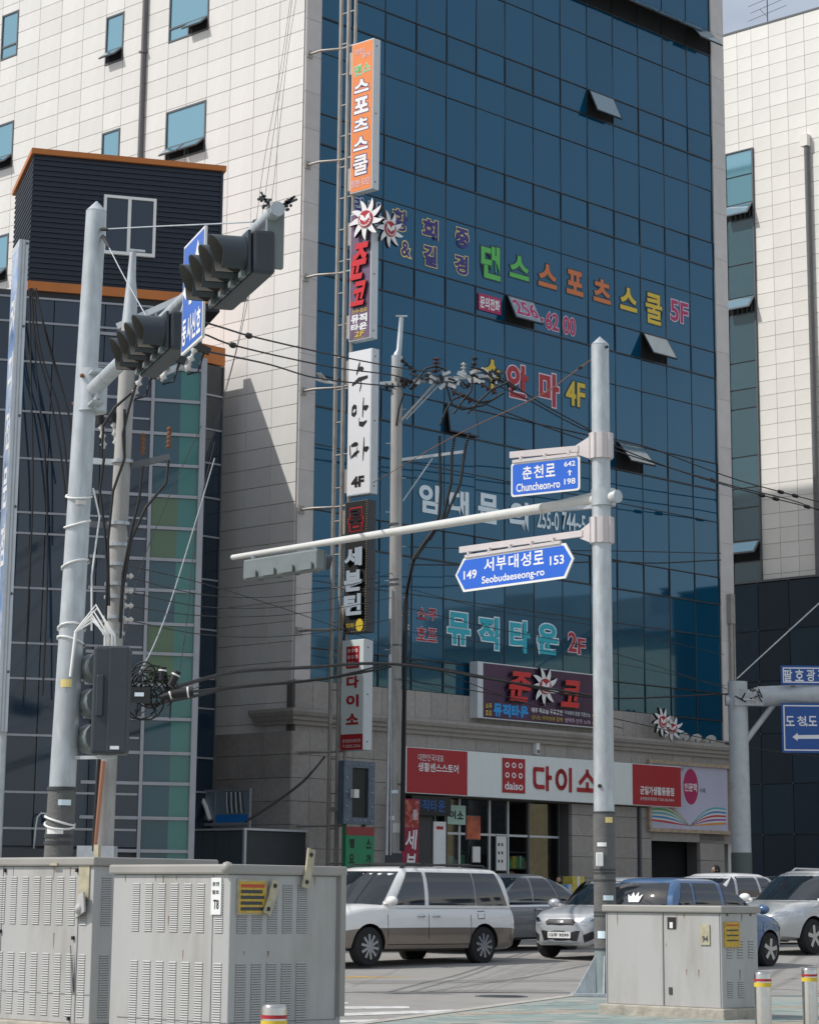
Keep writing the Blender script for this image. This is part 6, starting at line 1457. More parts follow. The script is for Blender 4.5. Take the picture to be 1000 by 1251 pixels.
def car(label, cat, name, pos, heading, st, cabn, wheels, wr, paint, paint2=None, zsplit=.0, details=None, spokes=10, seed=1, rails=False, hub=None):
    """st: stations (x, half width, z bottom, z shoulder, z top); cabn: rings (v, x rear, x front, half width, z)"""
    rz = math.atan2(heading.y, heading.x)
    r = thing(name, label, cat, pos, rz)
    W_ = max(s[1] for s in st); b = MB(); xs = []; x0, x1 = st[0][0], st[-1][0]; N_ = 44
    for i in range(N_+1):
        t = i/N_; t = .5-.5*math.cos(PI*t); t = .6*t+.4*i/N_; xs.append(x0+(x1-x0)*t)
    ring = lambda w, zb, zs_, zt_: [(0, zb), (w*.80, zb), (w*.95, zb+.05), (w*.985, zb+.16), (w*1.0, zb+(zs_-zb)*.55), (w*.992, zs_-.07), (w*.965, zs_), (w*.88, zs_+(zt_-zs_)*.62), (w*.62, zs_+(zt_-zs_)*.92), (w*.3, zt_), (0, zt_+.008)]
    K = None; vs = []
    for x in xs:
        w, zb, zs_, zt_ = crom(st, x); R_ = ring(w, zb, zs_, max(zt_, zs_+.004)); full = R_+[(-y, z) for y, z in R_[1:-1][::-1]]; K = len(full)
        vs += [(x, y, z) for y, z in full]
    fs = []
    for i in range(N_):
        for k in range(K): fs.append((i*K+k, i*K+(k+1)%K, (i+1)*K+(k+1)%K, (i+1)*K+k))
    b.add(vs, fs, 0, True); b.add(vs[:K], [tuple(range(K))[::-1]], 0, True); b.add(vs[-K:], [tuple(range(K))], 0, True)
    mats = [paint, M['blackpl'], paint2 or paint]
    me = b.mesh('body', mats); bm = bmesh.new(); bm.from_mesh(me); bmesh.ops.remove_doubles(bm, verts=bm.verts, dist=1e-4); bmesh.ops.recalc_face_normals(bm, faces=bm.faces)
    if paint2:
        for f in bm.faces:
            if f.calc_center_median().z < zsplit: f.material_index = 2
    bm.to_mesh(me); bvh = BVHTree.FromBMesh(bm); bm.free()
    body = link('body', me, r)
    cut_ = MB()
    for wx in wheels:
        for s in (-1, 1): cut_.tube([(wx, s*(W_-.30), wr), (wx, s*(W_+.2), wr)], wr*1.17, 28, mi=1)
    co = cut_.build('cutter', mats); md = body.modifiers.new('b', 'BOOLEAN'); md.operation = 'DIFFERENCE'; md.object = co; md.solver = 'EXACT'
    co.parent = r
    dg = bpy.context.evaluated_depsgraph_get(); me2 = bpy.data.meshes.new_from_object(body.evaluated_get(dg)); body.modifiers.clear(); body.data = me2
    bpy.data.objects.remove(co); me2.set_sharp_from_angle(angle=math.radians(38))
    # cabin
    n_ = 7.
    def ringv(v): return crom(cabn, v)
    bowf, bowr = details.get('bow', (.38, .14))
    def side_pt(x, v, s, off=0.):
        xr, xf, w, z = ringv(v); xc, hl = (xr+xf)/2, (xf-xr)/2; t = min(abs((x-xc)/hl), 1); return Vector((x, s*(w*(1-.05*t**4)+off), z))
    def end_pt(fy, v, front, off=0.):
        xr, xf, w, z = ringv(v); t = min(abs(fy), 1); wf = w*.95
        return Vector(((xf-bowf*(1-.35*v)*t**2.3+off) if front else (xr+bowr*t**2.6-off), fy*wf, z))
    def ring_pts(v, q=1., dz=0.):
        out = []; xr, xf, w, z = ringv(v)
        for i in range(13): out.append(end_pt(-1+2*i/12, v, True))
        xa, xb = xf-bowf*(1-.35*v), xr+bowr
        for i in range(1, 12): out.append(side_pt(xa+(xb-xa)*i/12, v, 1))
        for i in range(13): out.append(end_pt(1-2*i/12, v, False))
        for i in range(1, 12): out.append(side_pt(xb+(xa-xb)*i/12, v, -1))
        c = Vector(((xa+xb)/2, 0, z)); return [c+(p-c)*q+UP*dz for p in out]
    NV = 9; rows_ = [ring_pts(j/(NV-1)) for j in range(NV)]+[ring_pts(1, .965, .018), ring_pts(1, .88, .038), ring_pts(1, .6, .058), ring_pts(1, .25, .066)]
    NA = len(rows_[0]); vs = [p for r_ in rows_ for p in r_]; b = MB(); fs = []; T_ = len(rows_)
    for j in range(T_-1):
        for k in range(NA): fs.append((j*NA+k, j*NA+(k+1)%NA, (j+1)*NA+(k+1)%NA, (j+1)*NA+k))
    fs.append(tuple(range((T_-1)*NA, T_*NA))); b.add(vs, fs, 0, True); cb_o = b.build('cabin', paint, r, fix=True); cb_o.data.set_sharp_from_angle(angle=math.radians(50))
    def wpatch(fn, v0, v1, nm='window', m_=None, nu=10, nv=5):
        b = MB(); vs = [fn(i/nu, v0+(v1-v0)*j/nv) for j in range(nv+1) for i in range(nu+1)]
        b.add(vs, [(j*(nu+1)+i, j*(nu+1)+i+1, (j+1)*(nu+1)+i+1, (j+1)*(nu+1)+i) for j in range(nv) for i in range(nu)], 0, True); return b.build(nm, m_ or M['cglass'], r)
    wpatch(lambda u, v: end_pt(-.95+1.9*u, v, True, .010), .06, .94, 'windscreen'); wpatch(lambda u, v: end_pt(-.88+1.76*u, v, False, .010), .18, .93, 'rear_window')
    for s in (-1, 1):
        for (xa0, xa1, xb0, xb1) in details['windows']:     # rear and front x at belt, at roof
            wpatch(lambda u, v, a=xa0, a1=xa1, c=xb0, c1=xb1: side_pt((a+(c-a)*v)+((a1+(c1-a1)*v)-(a+(c-a)*v))*u, v, s, .007), .08, .93, 'side_window')
    # wheels
    for wx in wheels:
        for s in (-1, 1):
            wo = MB(); y = s*(W_-.02); i_ = s*(W_-.22)
            wo.tube([(wx, i_, wr), (wx, i_+s*.02, wr), (wx, y-s*.02, wr), (wx, y, wr)], [wr*.93, wr, wr, wr*.93], 32); w_o = wo.build('wheel', M['tyre'], r)
            rm = MB(); rr = wr*.66
            ringp = []
            for a_, dy in ((rr, 0), (rr*.92, -.03)): ringp += [(wx+a_*math.cos(k*PI/14), y+s*(.004+dy), wr+a_*math.sin(k*PI/14)) for k in range(28)]
            rm.add(ringp, [(k, (k+1)%28, 28+(k+1)%28, 28+k) for k in range(28)])
            for k in range(spokes):
                a = 2*PI*k/spokes+.2; d = Vector((math.cos(a), 0, math.sin(a))); p = Vector((wx, y+s*.002, wr)); rm.bar(p+d*.03, p+d*rr*.97, rr*.20 if spokes > 6 else rr*.34, .02, up=(0,1,0))
            rm.tube([(wx, y-s*.01, wr), (wx, y+s*.014, wr)], rr*.2, 12)
            rm.build('rim', M['rim'], w_o)
            dk = MB(); dk.tube([(wx, y-s*.05, wr), (wx, y+s*.0005, wr)], rr*.93, 24, smooth=False); dk.build('rim_back', M['black'], w_o)
    # things projected on to the body
    def decal(pts, axis, m_, nm, off=.006, sub=1):
        o_, d_ = {'+x': (lambda a, c: Vector((9, a, c)), Vector((-1,0,0))), '-x': (lambda a, c: Vector((-9, a, c)), Vector((1,0,0))), '+y': (lambda a, c: Vector((a, 9, c)), Vector((0,-1,0))), '-y': (lambda a, c: Vector((a, -9, c)), Vector((0,1,0)))}[axis]
        P = []
        k = len(pts)
        for i in range(k):
            a = pts[i]; c = pts[(i+1)%k]
            for q in range(sub*2): P.append((a[0]+(c[0]-a[0])*q/(sub*2), a[1]+(c[1]-a[1])*q/(sub*2)))
        cx, cz = sum(p[0] for p in P)/len(P), sum(p[1] for p in P)/len(P); vs = []
        for f in (1., .66, .33):
            for p in P:
                a, c = cx+(p[0]-cx)*f, cz+(p[1]-cz)*f; h = bvh.ray_cast(o_(a, c), d_)
                if h[0] is None: return None
                vs.append(h[0]-d_*off)
        h = bvh.ray_cast(o_(cx, cz), d_); vs.append(h[0]-d_*off); n = len(P); fs = []
        for j in range(2): fs += [(j*n+i, j*n+(i+1)%n, (j+1)*n+(i+1)%n, (j+1)*n+i) for i in range(n)]
        fs += [(2*n+i, 2*n+(i+1)%n, 3*n) for i in range(n)]
        b = MB(); b.add(vs, fs, 0, True); return b.build(nm, m_, r)
    def line(pts, axis, w=.012, m_=None, nm='panel_gap', off=.003):
        for (a, c), (a2, c2) in zip(pts[:-1], pts[1:]):
            n = max(2, int(math.hypot(a2-a, c2-c)/.12)); L_ = []
            d = Vector((a2-a, c2-c)).normalized(); nn = Vector((-d.y, d.x))*w/2; vs = []
            o_, d_ = (lambda a, c: Vector((a, 9 if axis == '+y' else -9, c)), Vector((0,-1 if axis == '+y' else 1,0))) if axis[1] == 'y' else (lambda a, c: Vector((9 if axis == '+x' else -9, a, c)), Vector((-1 if axis == '+x' else 1,0,0)))
            ok = True
            for i in range(n+1):
                p = Vector((a+(a2-a)*i/n, c+(c2-c)*i/n))
                for s in (-1, 1):
                    h = bvh.ray_cast(o_(p.x+s*nn.x, p.y+s*nn.y), d_)
                    if h[0] is None: ok = False; break
                    vs.append(h[0]-d_*off)
                if not ok: break
            if ok: b = MB(); b.add(vs, [(2*i, 2*i+1, 2*i+3, 2*i+2) for i in range(n)]); b.build(nm, m_ or M['black'], r)
    D = details
    for pts in D.get('head', []):
        for s in (-1, 1): decal([(s*a, c) for a, c in pts], '+x', M['headl'], 'headlight', .008); decal([(s*(a*.8+.2*sum(p[0] for p in pts)/len(pts)), c*.5+.5*sum(p[1] for p in pts)/len(pts)) for a, c in pts], '+x', M['chr'], 'lamp_reflector', .012)
    for pts in D.get('tail', []):
        for s in (-1, 1): decal([(s*a, c) for a, c in pts], '-x', M['taill'], 'tail_light', .01)
    for pts in D.get('tails', []):
        for s in '+-': decal(pts, s+'y', M['taill'], 'tail_light', .006)
    for pts in D.get('heads', []):
        for s in '+-': decal(pts, s+'y', M['headl'], 'headlight', .006)
    for pts in D.get('grille', []): decal(pts, '+x', M['blackpl'], 'grille', .008)
    for pts in D.get('chrome', []): decal(pts, '+x', M['chr'], 'trim', .012)
    for pts in D.get('intake', []): decal(pts, '+x', M['blackpl'], 'bumper_intake', .008)
    for pts in D.get('gaps', []):
        for s in '+-': line(pts, s+'y')
    for pts in D.get('trims', []):
        for s in '+-': line(pts, s+'y', .03, D.get('trimmat', M['chr']), 'trim', .006)
    if D.get('hood'): 
        pass
    def plate_(x_sign, z, txt, zoff=0):
        h = bvh.ray_cast(Vector((9*x_sign, 0, z)), Vector((-x_sign,0,0)))
        if h[0] is None: return
        x = h[0].x+x_sign*.02; b = MB(); b.box(min(x, x-x_sign*.015), max(x, x-x_sign*.015), -.26, .26, z-.055, z+.055); b.build('number_plate', M['white'], r)
        if txt: b = MB(); put_text(b, txt, -.22, .22, -.03, .035, (Vector((x, 0, z)), Vector((0,x_sign,0)), UP, Vector((x_sign,0,0))), bold=.02, d=.003); b.build('plate_lettering', BLK, r)
    if 'plate' in D: plate_(1, D['plate'][0], D['plate'][1])
    if 'rplate' in D: plate_(-1, D['rplate'], '')
    for hx, hz in D.get('handles', []):
        for s in (-1, 1):
            h = bvh.ray_cast(Vector((hx, s*9, hz)), Vector((0,-s,0)))
            if h[0]: b = MB(); y = h[0].y; b.tube([(hx-.09, y+s*.01, hz), (hx-.05, y+s*.035, hz+.005), (hx+.05, y+s*.035, hz+.005), (hx+.09, y+s*.01, hz)], .017, 6); b.build('door_handle', D.get('handlemat', paint), r)
    mx_, mz_ = D['mirror']
    for s in (-1, 1):
        b = MB(); y = s*(W_*.93); b.sphere((0,0,0), 1., 12, 8); b.v = [(mx_+v[0]*.09, y+s*.13+v[1]*.13, mz_+v[2]*.085) for v in b.v]; b.bar((mx_, y-s*.05, mz_-.04), (mx_, y+s*.06, mz_-.02), .06, .05); b.build('wing_mirror', D.get('mirrormat', paint), r)
    if rails:
        xr, xf, w, z = ringv(1)
        for s in (-1, 1): b = MB(); b.tube([(xr+.25, s*(w-.12), z+.02), (xr+.35, s*(w-.12), z+.09), (xf-.55, s*(w-.12), z+.09), (xf-.40, s*(w-.12), z+.02)], .02, 6); b.build('roof_rail', D.get('railmat', M['blackpl']), r)
        for xx in ((xr+.7, xf-.95) if D.get('bars') else ()): b = MB(); b.bar((xx, -(w-.1), z+.11), (xx, w-.1, z+.11), .06, .03); b.build('roof_bar', M['blackpl'], r)
    return r
HF = -DR                        # heading of the cars coming towards the left
def paintm(nm, c, metal=.0): return mat(nm, c, .28, metal=metal, spec=.5, coat=.8, var=.02, scale=1)
PW, PB = paintm('pearl_white_paint', (.80,.80,.78)), paintm('beige_brown_paint', (.24,.20,.165), .3)
def gxy(px, Y): p = atY(px, 1160, Y); return (p.x, Y)
def place(px, Y, z=None): p = atY(px, 1150, Y); return Vector((p.x, Y, GZ(Y) if z is None else z))
# minivan
van = car('white minivan with beige lower body and roof rack driving left in front of the shop', 'van', 'minivan', Vector((-.28, 43.9, GZ(43.5))), HF,
    [(-2.44,.70,.42,.80,.98),(-2.40,.86,.30,.88,1.06),(-2.2,.93,.26,.95,1.10),(-1.2,.95,.24,.98,1.10),(0,.95,.24,.98,1.08),(1.0,.95,.24,.97,1.06),(1.55,.93,.25,.95,1.04),(2.0,.88,.27,.86,.95),(2.3,.78,.30,.76,.84),(2.44,.62,.36,.66,.72),(2.48,.42,.42,.60,.66)],
    [(0,-2.40,1.62,.93,.98),(.35,-2.36,1.38,.91,1.20),(.7,-2.28,1.10,.86,1.45),(.9,-2.20,.92,.81,1.58),(1,-2.12,.80,.77,1.64)],
    (-1.50, 1.42), .33, PW, PB, .60,
    dict(bow=(.62,.14), windows=[(-2.18,-1.30,-1.90,-1.28),(-1.28,-.05,-1.26,-.07),(.06,.90,.02,.36)], head=[[(.42,.66),(.80,.70),(.84,.78),(.45,.78)]], grille=[[(-.34,.62),(.34,.62),(.36,.72),(-.36,.72)]], intake=[[(-.5,.40),(.5,.40),(.45,.50),(-.45,.50)]], tails=[[(-2.42,.72),(-2.36,.70),(-2.33,1.02),(-2.40,1.03)]], tail=[[(.70,.70),(.84,.72),(.84,1.0),(.74,1.02)]],
        gaps=[[(.98,.36),(1.0,.98)],[(-.05,.36),(-.03,1.0)],[(-1.15,.42),(-1.13,1.0)],[(-1.15,.36),(.98,.36)],[(-1.5,.80),(-1.32,.80)],[(-1.32,.80),(-1.32,.93)],[(-1.32,.93),(-1.5,.93)],[(-1.5,.93),(-1.5,.80)]], trims=[[(-1.1,.54),(-.1,.54)],[(.0,.54),(.95,.54)]], trimmat=PB, handles=[(.16,.84),(-.22,.84)], handlemat=M['chr'], mirror=(.98,1.10), plate=(.46,'57누 3816'[:0]), bars=True), rails=True)
# silver hatchback facing the camera
PS = paintm('silver_paint', (.52,.54,.56), .35)
p = place(684, 45.6); hf2 = (HF+Vector((0,-.10,0))).normalized()
hatch = car('silver-white hatchback facing left with a black grille and number plate, left of the right pole', 'car', 'hatchback', Vector((p.x, p.y, GZ(46)+.02))-hf2*1.78, hf2,
    [(-1.78,.55,.42,.80,.95),(-1.72,.72,.32,.84,1.0),(-1.4,.79,.24,.88,1.0),(0,.80,.22,.87,.98),(.8,.80,.22,.86,.97),(1.2,.79,.22,.84,.93),(1.5,.74,.22,.78,.86),(1.68,.64,.23,.70,.78),(1.77,.46,.26,.60,.68),(1.80,.25,.30,.52,.62)],
    [(0,-1.72,1.05,.77,.94),(.4,-1.66,.72,.74,1.14),(.8,-1.52,.32,.67,1.36),(1,-1.40,.10,.60,1.43)],
    (-1.18, 1.20), .29, PS, None, 0,
    dict(windows=[(-1.5,-.70,-1.20,-.62),(-.62,.02,-.56,-.02),(.08,.62,.04,-.10+.22)], head=[[(.42,.62),(.56,.60),(.74,.74),(.68,.80),(.52,.76)]], heads=[[(1.32,.66),(1.56,.62),(1.4,.80),(1.2,.82)]], grille=[[(-.30,.60),(.30,.60),(.34,.66),(.28,.71),(-.28,.71),(-.34,.66)]], chrome=[[(-.08,.645),(.08,.645),(.07,.685),(-.07,.685)]],
        intake=[[(-.38,.32),(.38,.32),(.44,.50),(-.44,.50)],[(.52,.28),(.70,.38),(.66,.50),(.50,.42)],[(-.52,.28),(-.70,.38),(-.66,.50),(-.50,.42)]], gaps=[[(.92,.3),(.9,.86)],[(.04,.3),(.05,.88)]], handles=[(-.55,.76),(.2,.74)], mirror=(.78,1.0), plate=(.42,'12우 9599')), spokes=5)
# grey sedan behind the van
PG = paintm('mid_grey_paint', (.20,.215,.235), .4)
p = place(602, 49.4)
sedan = car('mid grey sedan between the white minivan and the silver hatchback', 'car', 'sedan', Vector((p.x, p.y, GZ(49))), HF,
    [(-2.36,.60,.45,.80,.92),(-2.30,.80,.34,.86,.98),(-2.0,.88,.26,.90,1.02),(-1.0,.91,.24,.92,1.0),(0,.91,.22,.90,.97),(1.0,.91,.22,.87,.94),(1.7,.88,.23,.80,.88),(2.15,.76,.26,.70,.76),(2.34,.5,.32,.60,.66)],
    [(0,-2.02,1.25,.86,.94),(.4,-1.72,.84,.83,1.14),(.8,-1.22,.34,.74,1.36),(1,-.95,.12,.66,1.44)],
    (-1.38, 1.38), .33, PG, None, 0,
    dict(windows=[(-1.72,-1.12,-.85,-.80),(-1.08,-.28,-.72,-.28),(-.2,.80,-.2,.02)], head=[[(.45,.60),(.72,.62),(.78,.74),(.50,.72)]], tail=[[(.42,.78),(.80,.76),(.82,.92),(.46,.92)]], tails=[[(-2.24,.78),(-2.05,.82),(-2.05,.92),(-2.26,.93)]], gaps=[[(.95,.3),(.9,.9)],[(-.22,.3),(-.22,.95)],[(-1.15,.45),(-1.4,.95)]], trims=[[(-1.9,.90),(.9,.86)]], handles=[(-.35,.80),(-1.3,.84)], handlemat=M['chr'], mirror=(.78,1.0)))
# blue hatchback driving away to the right
PBL = paintm('sky_blue_paint', (.075,.15,.29), .25)
p = place(848, 43.8)
blue = car('blue hatchback behind the small cabinet driving right, with a white sticker on its rear window', 'car', 'hatchback', Vector((p.x, p.y, GZ(43.8))), DR,
    [(-1.80,.58,.42,.82,1.0),(-1.74,.74,.32,.88,1.04),(-1.4,.80,.24,.90,1.04),(0,.81,.22,.89,1.0),(.9,.81,.22,.86,.97),(1.3,.79,.22,.82,.92),(1.62,.70,.24,.74,.82),(1.78,.50,.28,.62,.70)],
    [(0,-1.75,1.15,.78,.96),(.4,-1.70,.82,.76,1.16),(.8,-1.56,.35,.69,1.38),(1,-1.42,.08,.62,1.47)],
    (-1.17, 1.18), .30, PBL, None, 0,
    dict(windows=[(-1.5,-1.05,-1.22,-1.0),(-.98,-.22,-.92,-.26),(-.12,.72,-.14,.02-.12)], head=[[(.45,.62),(.70,.62),(.74,.74),(.5,.72)]], tail=[[(.62,.80),(.76,.80),(.76,1.0),(.66,1.0)]], gaps=[[(.98,.3),(.95,.88)],[(-.16,.3),(-.16,.92)],[(-1.0,.5),(-1.05,.95)]], handles=[(-.3,.80),(-.95,.82)], mirror=(.85,1.0), mirrormat=PBL, rplate=.62), spokes=5)
frb = None
b = MB(); vs = []
cpt = Vector((-1.70, .18, 1.2)); 
# white crown-shaped sticker lying on the rear window
def rw(u, v):
    xr, xf, w, z = crom([(0,-1.75,1.15,.78,.96),(.4,-1.70,.82,.76,1.16),(.8,-1.56,.35,.69,1.38),(1,-1.42,.08,.62,1.47)], v); return Vector((xr+.14*abs(u)**2.6-.032, u*w*.95, z))
crown = [(-.08,.30),(.22,.30),(.26,.42),(.30,.55),(.19,.47),(.15,.62),(.07,.48),(-.01,.62),(-.05,.47),(-.16,.55),(-.12,.42)]
b.add([rw(a-.1, c) for a, c in crown], [tuple(range(len(crown)))]); b.build('crown_sticker', WHT, blue)
# silver crossover at the right edge
PS2 = paintm('champagne_silver_paint', (.50,.52,.52), .35)
p = place(918, 48.3)
suv = car('silver people carrier with roof rails facing left at the right edge', 'car', 'people_carrier', Vector((p.x, p.y, GZ(49)))-HF*2.2, HF,
    [(-2.25,.65,.44,.85,1.05),(-2.18,.82,.34,.92,1.10),(-1.8,.89,.28,.96,1.10),(0,.91,.25,.96,1.06),(1.0,.91,.25,.94,1.04),(1.55,.89,.26,.90,1.0),(1.95,.80,.28,.80,.90),(2.18,.62,.32,.68,.78),(2.25,.40,.38,.60,.70)],
    [(0,-2.2,1.45,.88,1.0),(.4,-2.14,1.06,.85,1.24),(.8,-2.0,.62,.77,1.50),(1,-1.85,.38,.70,1.58)],
    (-1.38, 1.36), .34, PS2, None, 0,
    dict(bow=(.48,.14), windows=[(-1.95,-1.3,-1.65,-1.22),(-1.22,-.30,-1.15,-.32),(-.2,.90,-.22,.12)], head=[[(.46,.66),(.70,.68),(.80,.84),(.70,.88),(.50,.80)]], heads=[[(1.70,.72),(1.98,.70),(1.85,.86),(1.62,.90)]], grille=[[(-.35,.66),(.35,.66),(.30,.76),(-.30,.76)]], chrome=[[(-.09,.69),(.09,.69),(.07,.74),(-.07,.74)]], intake=[[(-.55,.38),(.55,.38),(.5,.5),(-.5,.5)]], gaps=[[(1.0,.35),(1.02,.95)],[(-.25,.35),(-.25,.98)]], handles=[(-.1,.86),(-1.1,.86)], mirror=(1.05,1.08), mirrormat=M['white'], railmat=M['chr']), rails=True, spokes=5)
# cars only partly seen between them
PW2 = paintm('plain_white_paint', (.68,.69,.70)); PK = paintm('black_paint', (.015,.016,.018))
p = place(866, 52.6)
car('white hatchback seen between the blue hatchback and the silver people carrier', 'car', 'hatchback', Vector((p.x, p.y, GZ(53)+.03)), HF,
    [(-1.80,.58,.42,.82,1.0),(-1.74,.74,.32,.88,1.04),(-1.4,.80,.24,.90,1.04),(0,.81,.22,.89,1.0),(.9,.81,.22,.86,.97),(1.3,.79,.22,.82,.92),(1.62,.70,.24,.74,.82),(1.78,.50,.28,.62,.70)],
    [(0,-1.75,1.15,.78,.96),(.4,-1.68,.82,.76,1.16),(.8,-1.50,.35,.69,1.38),(1,-1.30,.08,.62,1.44)],
    (-1.17, 1.18), .29, PW2, None, 0, dict(windows=[(-1.5,-.9,-1.10,-.8),(-.8,.0,-.72,-.05),(.1,.70,.04,.0)], head=[[(.45,.62),(.70,.62),(.74,.74),(.5,.72)]], tail=[[(.62,.80),(.76,.80),(.76,1.0),(.66,1.0)]], mirror=(.85,1.0)), spokes=5)
p = place(948, 56.2)
car('dark car parked behind the silver people carrier, only its roof showing', 'car', 'dark_car', Vector((p.x, p.y, GZ(56)+.02)), HF,
    [(-2.3,.60,.45,.80,.92),(-2.25,.80,.34,.86,.98),(-1.0,.88,.24,.92,1.0),(1.0,.88,.22,.87,.94),(1.7,.86,.23,.80,.88),(2.15,.74,.26,.70,.76),(2.3,.5,.32,.60,.66)],
    [(0,-2.2,1.25,.86,.94),(.4,-2.0,.84,.83,1.14),(.8,-1.7,.34,.74,1.36),(1,-1.5,.12,.66,1.44)],
    (-1.38, 1.38), .33, PK, None, 0, dict(windows=[(-1.78,-1.12,-1.3,-1.0),(-1.08,-.28,-.92,-.28),(-.2,.80,-.2,.02)], mirror=(.78,1.0)), spokes=5)

# ------------------------------------------------------------------ people
M['skin'] = mat('skin', (.50,.32,.22), .5); M['hair'] = mat('black_hair', (.012,.010,.010), .5)
def person(label, pos, face, h, shirt, trousers, seat=False):
    r = thing('person', label, 'person', pos, math.atan2(face.y, face.x)+PI/2); k = h/1.7      # figure faces local -y
    V = [(0,0,.95),(0,.0,1.12),(0,.01,1.30),(0,.01,1.42),(0,0,1.50),(0,-.01,1.58), (.17,.01,1.39),(.21,.03,1.14),(.20,-.06,.92), (-.17,.01,1.39),(-.21,.03,1.14),(-.20,-.06,.92), (.09,0,.90),(.10,-.03,.50),(.10,.05,.09),(.10,-.10,.04), (-.09,0,.90),(-.10,.04,.50),(-.10,.10,.09),(-.10,-.05,.04), (.20,-.09,.84), (-.20,-.09,.84)]
    Eg = [(0,1),(1,2),(2,3),(3,4),(4,5),(3,6),(6,7),(7,8),(3,9),(9,10),(10,11),(0,12),(12,13),(13,14),(14,15),(0,16),(16,17),(17,18),(18,19),(8,20),(11,21)]
    R_ = [.14,.125,.14,.085,.052,.06,.058,.045,.032,.058,.045,.032,.085,.058,.04,.035,.085,.058,.04,.035,.028,.028]
    me = bpy.data.meshes.new('body'); me.from_pydata([(x*k,y*k,z*k) for x,y,z in V], Eg, []); o = link('body', me, r)
    m_ = o.modifiers.new('skin', 'SKIN'); 
    for i, v in enumerate(me.skin_vertices[0].data if me.skin_vertices else []): pass
    if not me.skin_vertices: me.attributes
    sk = me.skin_vertices[0].data
    for i in range(len(V)): sk[i].radius = (R_[i]*k, R_[i]*k*.8); sk[i].use_root = (i == 0)
    o.modifiers.new('s', 'SUBSURF').levels = 2; o.modifiers['s'].render_levels = 2
    dg = bpy.context.evaluated_depsgraph_get(); me2 = bpy.data.meshes.new_from_object(o.evaluated_get(dg)); o.modifiers.clear(); o.data = me2
    me2.materials.clear()
    for q in (shirt, trousers, M['skin'], M['black']): me2.materials.append(q)
    for p_ in me2.polygons:
        z = p_.center.z/k; x = abs(p_.center.x)/k; p_.use_smooth = True
        p_.material_index = 3 if z < .07 else (2 if (z > 1.47 or (x > .17 and z < 1.10)) else (0 if z > .95 or x > .17 else 1))
    hc = Vector((0,-.02,1.60))*k
    b = MB(); b.sphere((0,0,0), 1., 16, 12)
    nv = []
    for x, y, z in b.v:
        X_, Y_, Z_ = x*.075, y*.092, z*.112
        if z < 0: X_ *= 1+z*.28; Y_ *= 1+z*.12
        nv.append((hc.x+X_*k, hc.y+Y_*k, hc.z+Z_*k))
    b.v = nv; b.tube([hc+Vector((0,-.088,.01))*k, hc+Vector((0,-.112,-.02))*k, hc+Vector((0,-.088,-.032))*k], [.008*k,.014*k,.01*k], 6)
    for s in (-1, 1): b.sphere(hc+Vector((s*.076, .0, -.005))*k, .018*k, 6, 4)
    hd_ = b.build('head', M['skin'], r)
    for s in (-1, 1): b = MB(); b.sphere(hc+Vector((s*.03,-.083,.012))*k, .010*k, 6, 4); b.build('eye', M['black'], hd_)
    b = MB(); b.bar(hc+Vector((-.022,-.087,-.055))*k, hc+Vector((.022,-.087,-.055))*k, .006*k, .006*k); b.build('mouth', mat_lip, hd_)
    b = MB(); b.sphere((0,0,0), 1., 16, 10); b.v = [(hc.x+x*.088*k, hc.y+(y*.10+.022)*k, hc.z+(z*.115+.022 if z > -.3 else z*.17)*k) for x, y, z in b.v]; b.build('hair', M['hair'], r)
    return r
mat_lip = mat('lips', (.35,.12,.10), .5)
fl = mat('dark_floral_blouse', (.02,.02,.025), .8, dirt=(.35,.12,.12), dscale=22, dth=(.55,.62))
p = atY(683, 1150, 57.4); person('person in a dark floral blouse standing by the shop front right of the packets', Vector((p.x, 57.4, PZ)), Vector((-.3,-1,0)), 1.33, fl, M['dark'])
p = atY(876, 1150, 57.0); person('person with black hair walking behind the white hatchback', Vector((p.x, 57.0, PZ)), Vector((-1,-.4,0)), 1.60, mat('grey_shirt', (.3,.32,.36), .8), M['dark'])

M['drip'] = mat('rust_drip', (.24,.15,.09), .8, var=.4, scale=20)
random.seed(21)
for root, L_a, L_b, zt_c in ((ca, 2.2, 1.2, zA), (cb2, 1.3, 1.1, zB), (cc, 1.45, .55, 1.17)):
    for k in range(9):
        f = 'A' if k % 3 else 'B'; s0 = random.uniform(.06, (L_a if f == 'A' else L_b)-.06); z1 = zt_c-.085-random.choice([0, 0, .3, .55]); h = random.uniform(.03, .16); w_ = random.uniform(.004, .010)
        b = MB(); pts = [(s0-w_, z1), (s0+w_, z1), (s0+w_*.5, z1-h*.7), (s0, z1-h), (s0-w_*.6, z1-h*.6)]
        b.add([(-.0016, s, z) if f == 'A' else (s, -.0016, z) for s, z in pts], [(0,1,2,3,4)]); b.build('rust_streak', M['drip'], root)
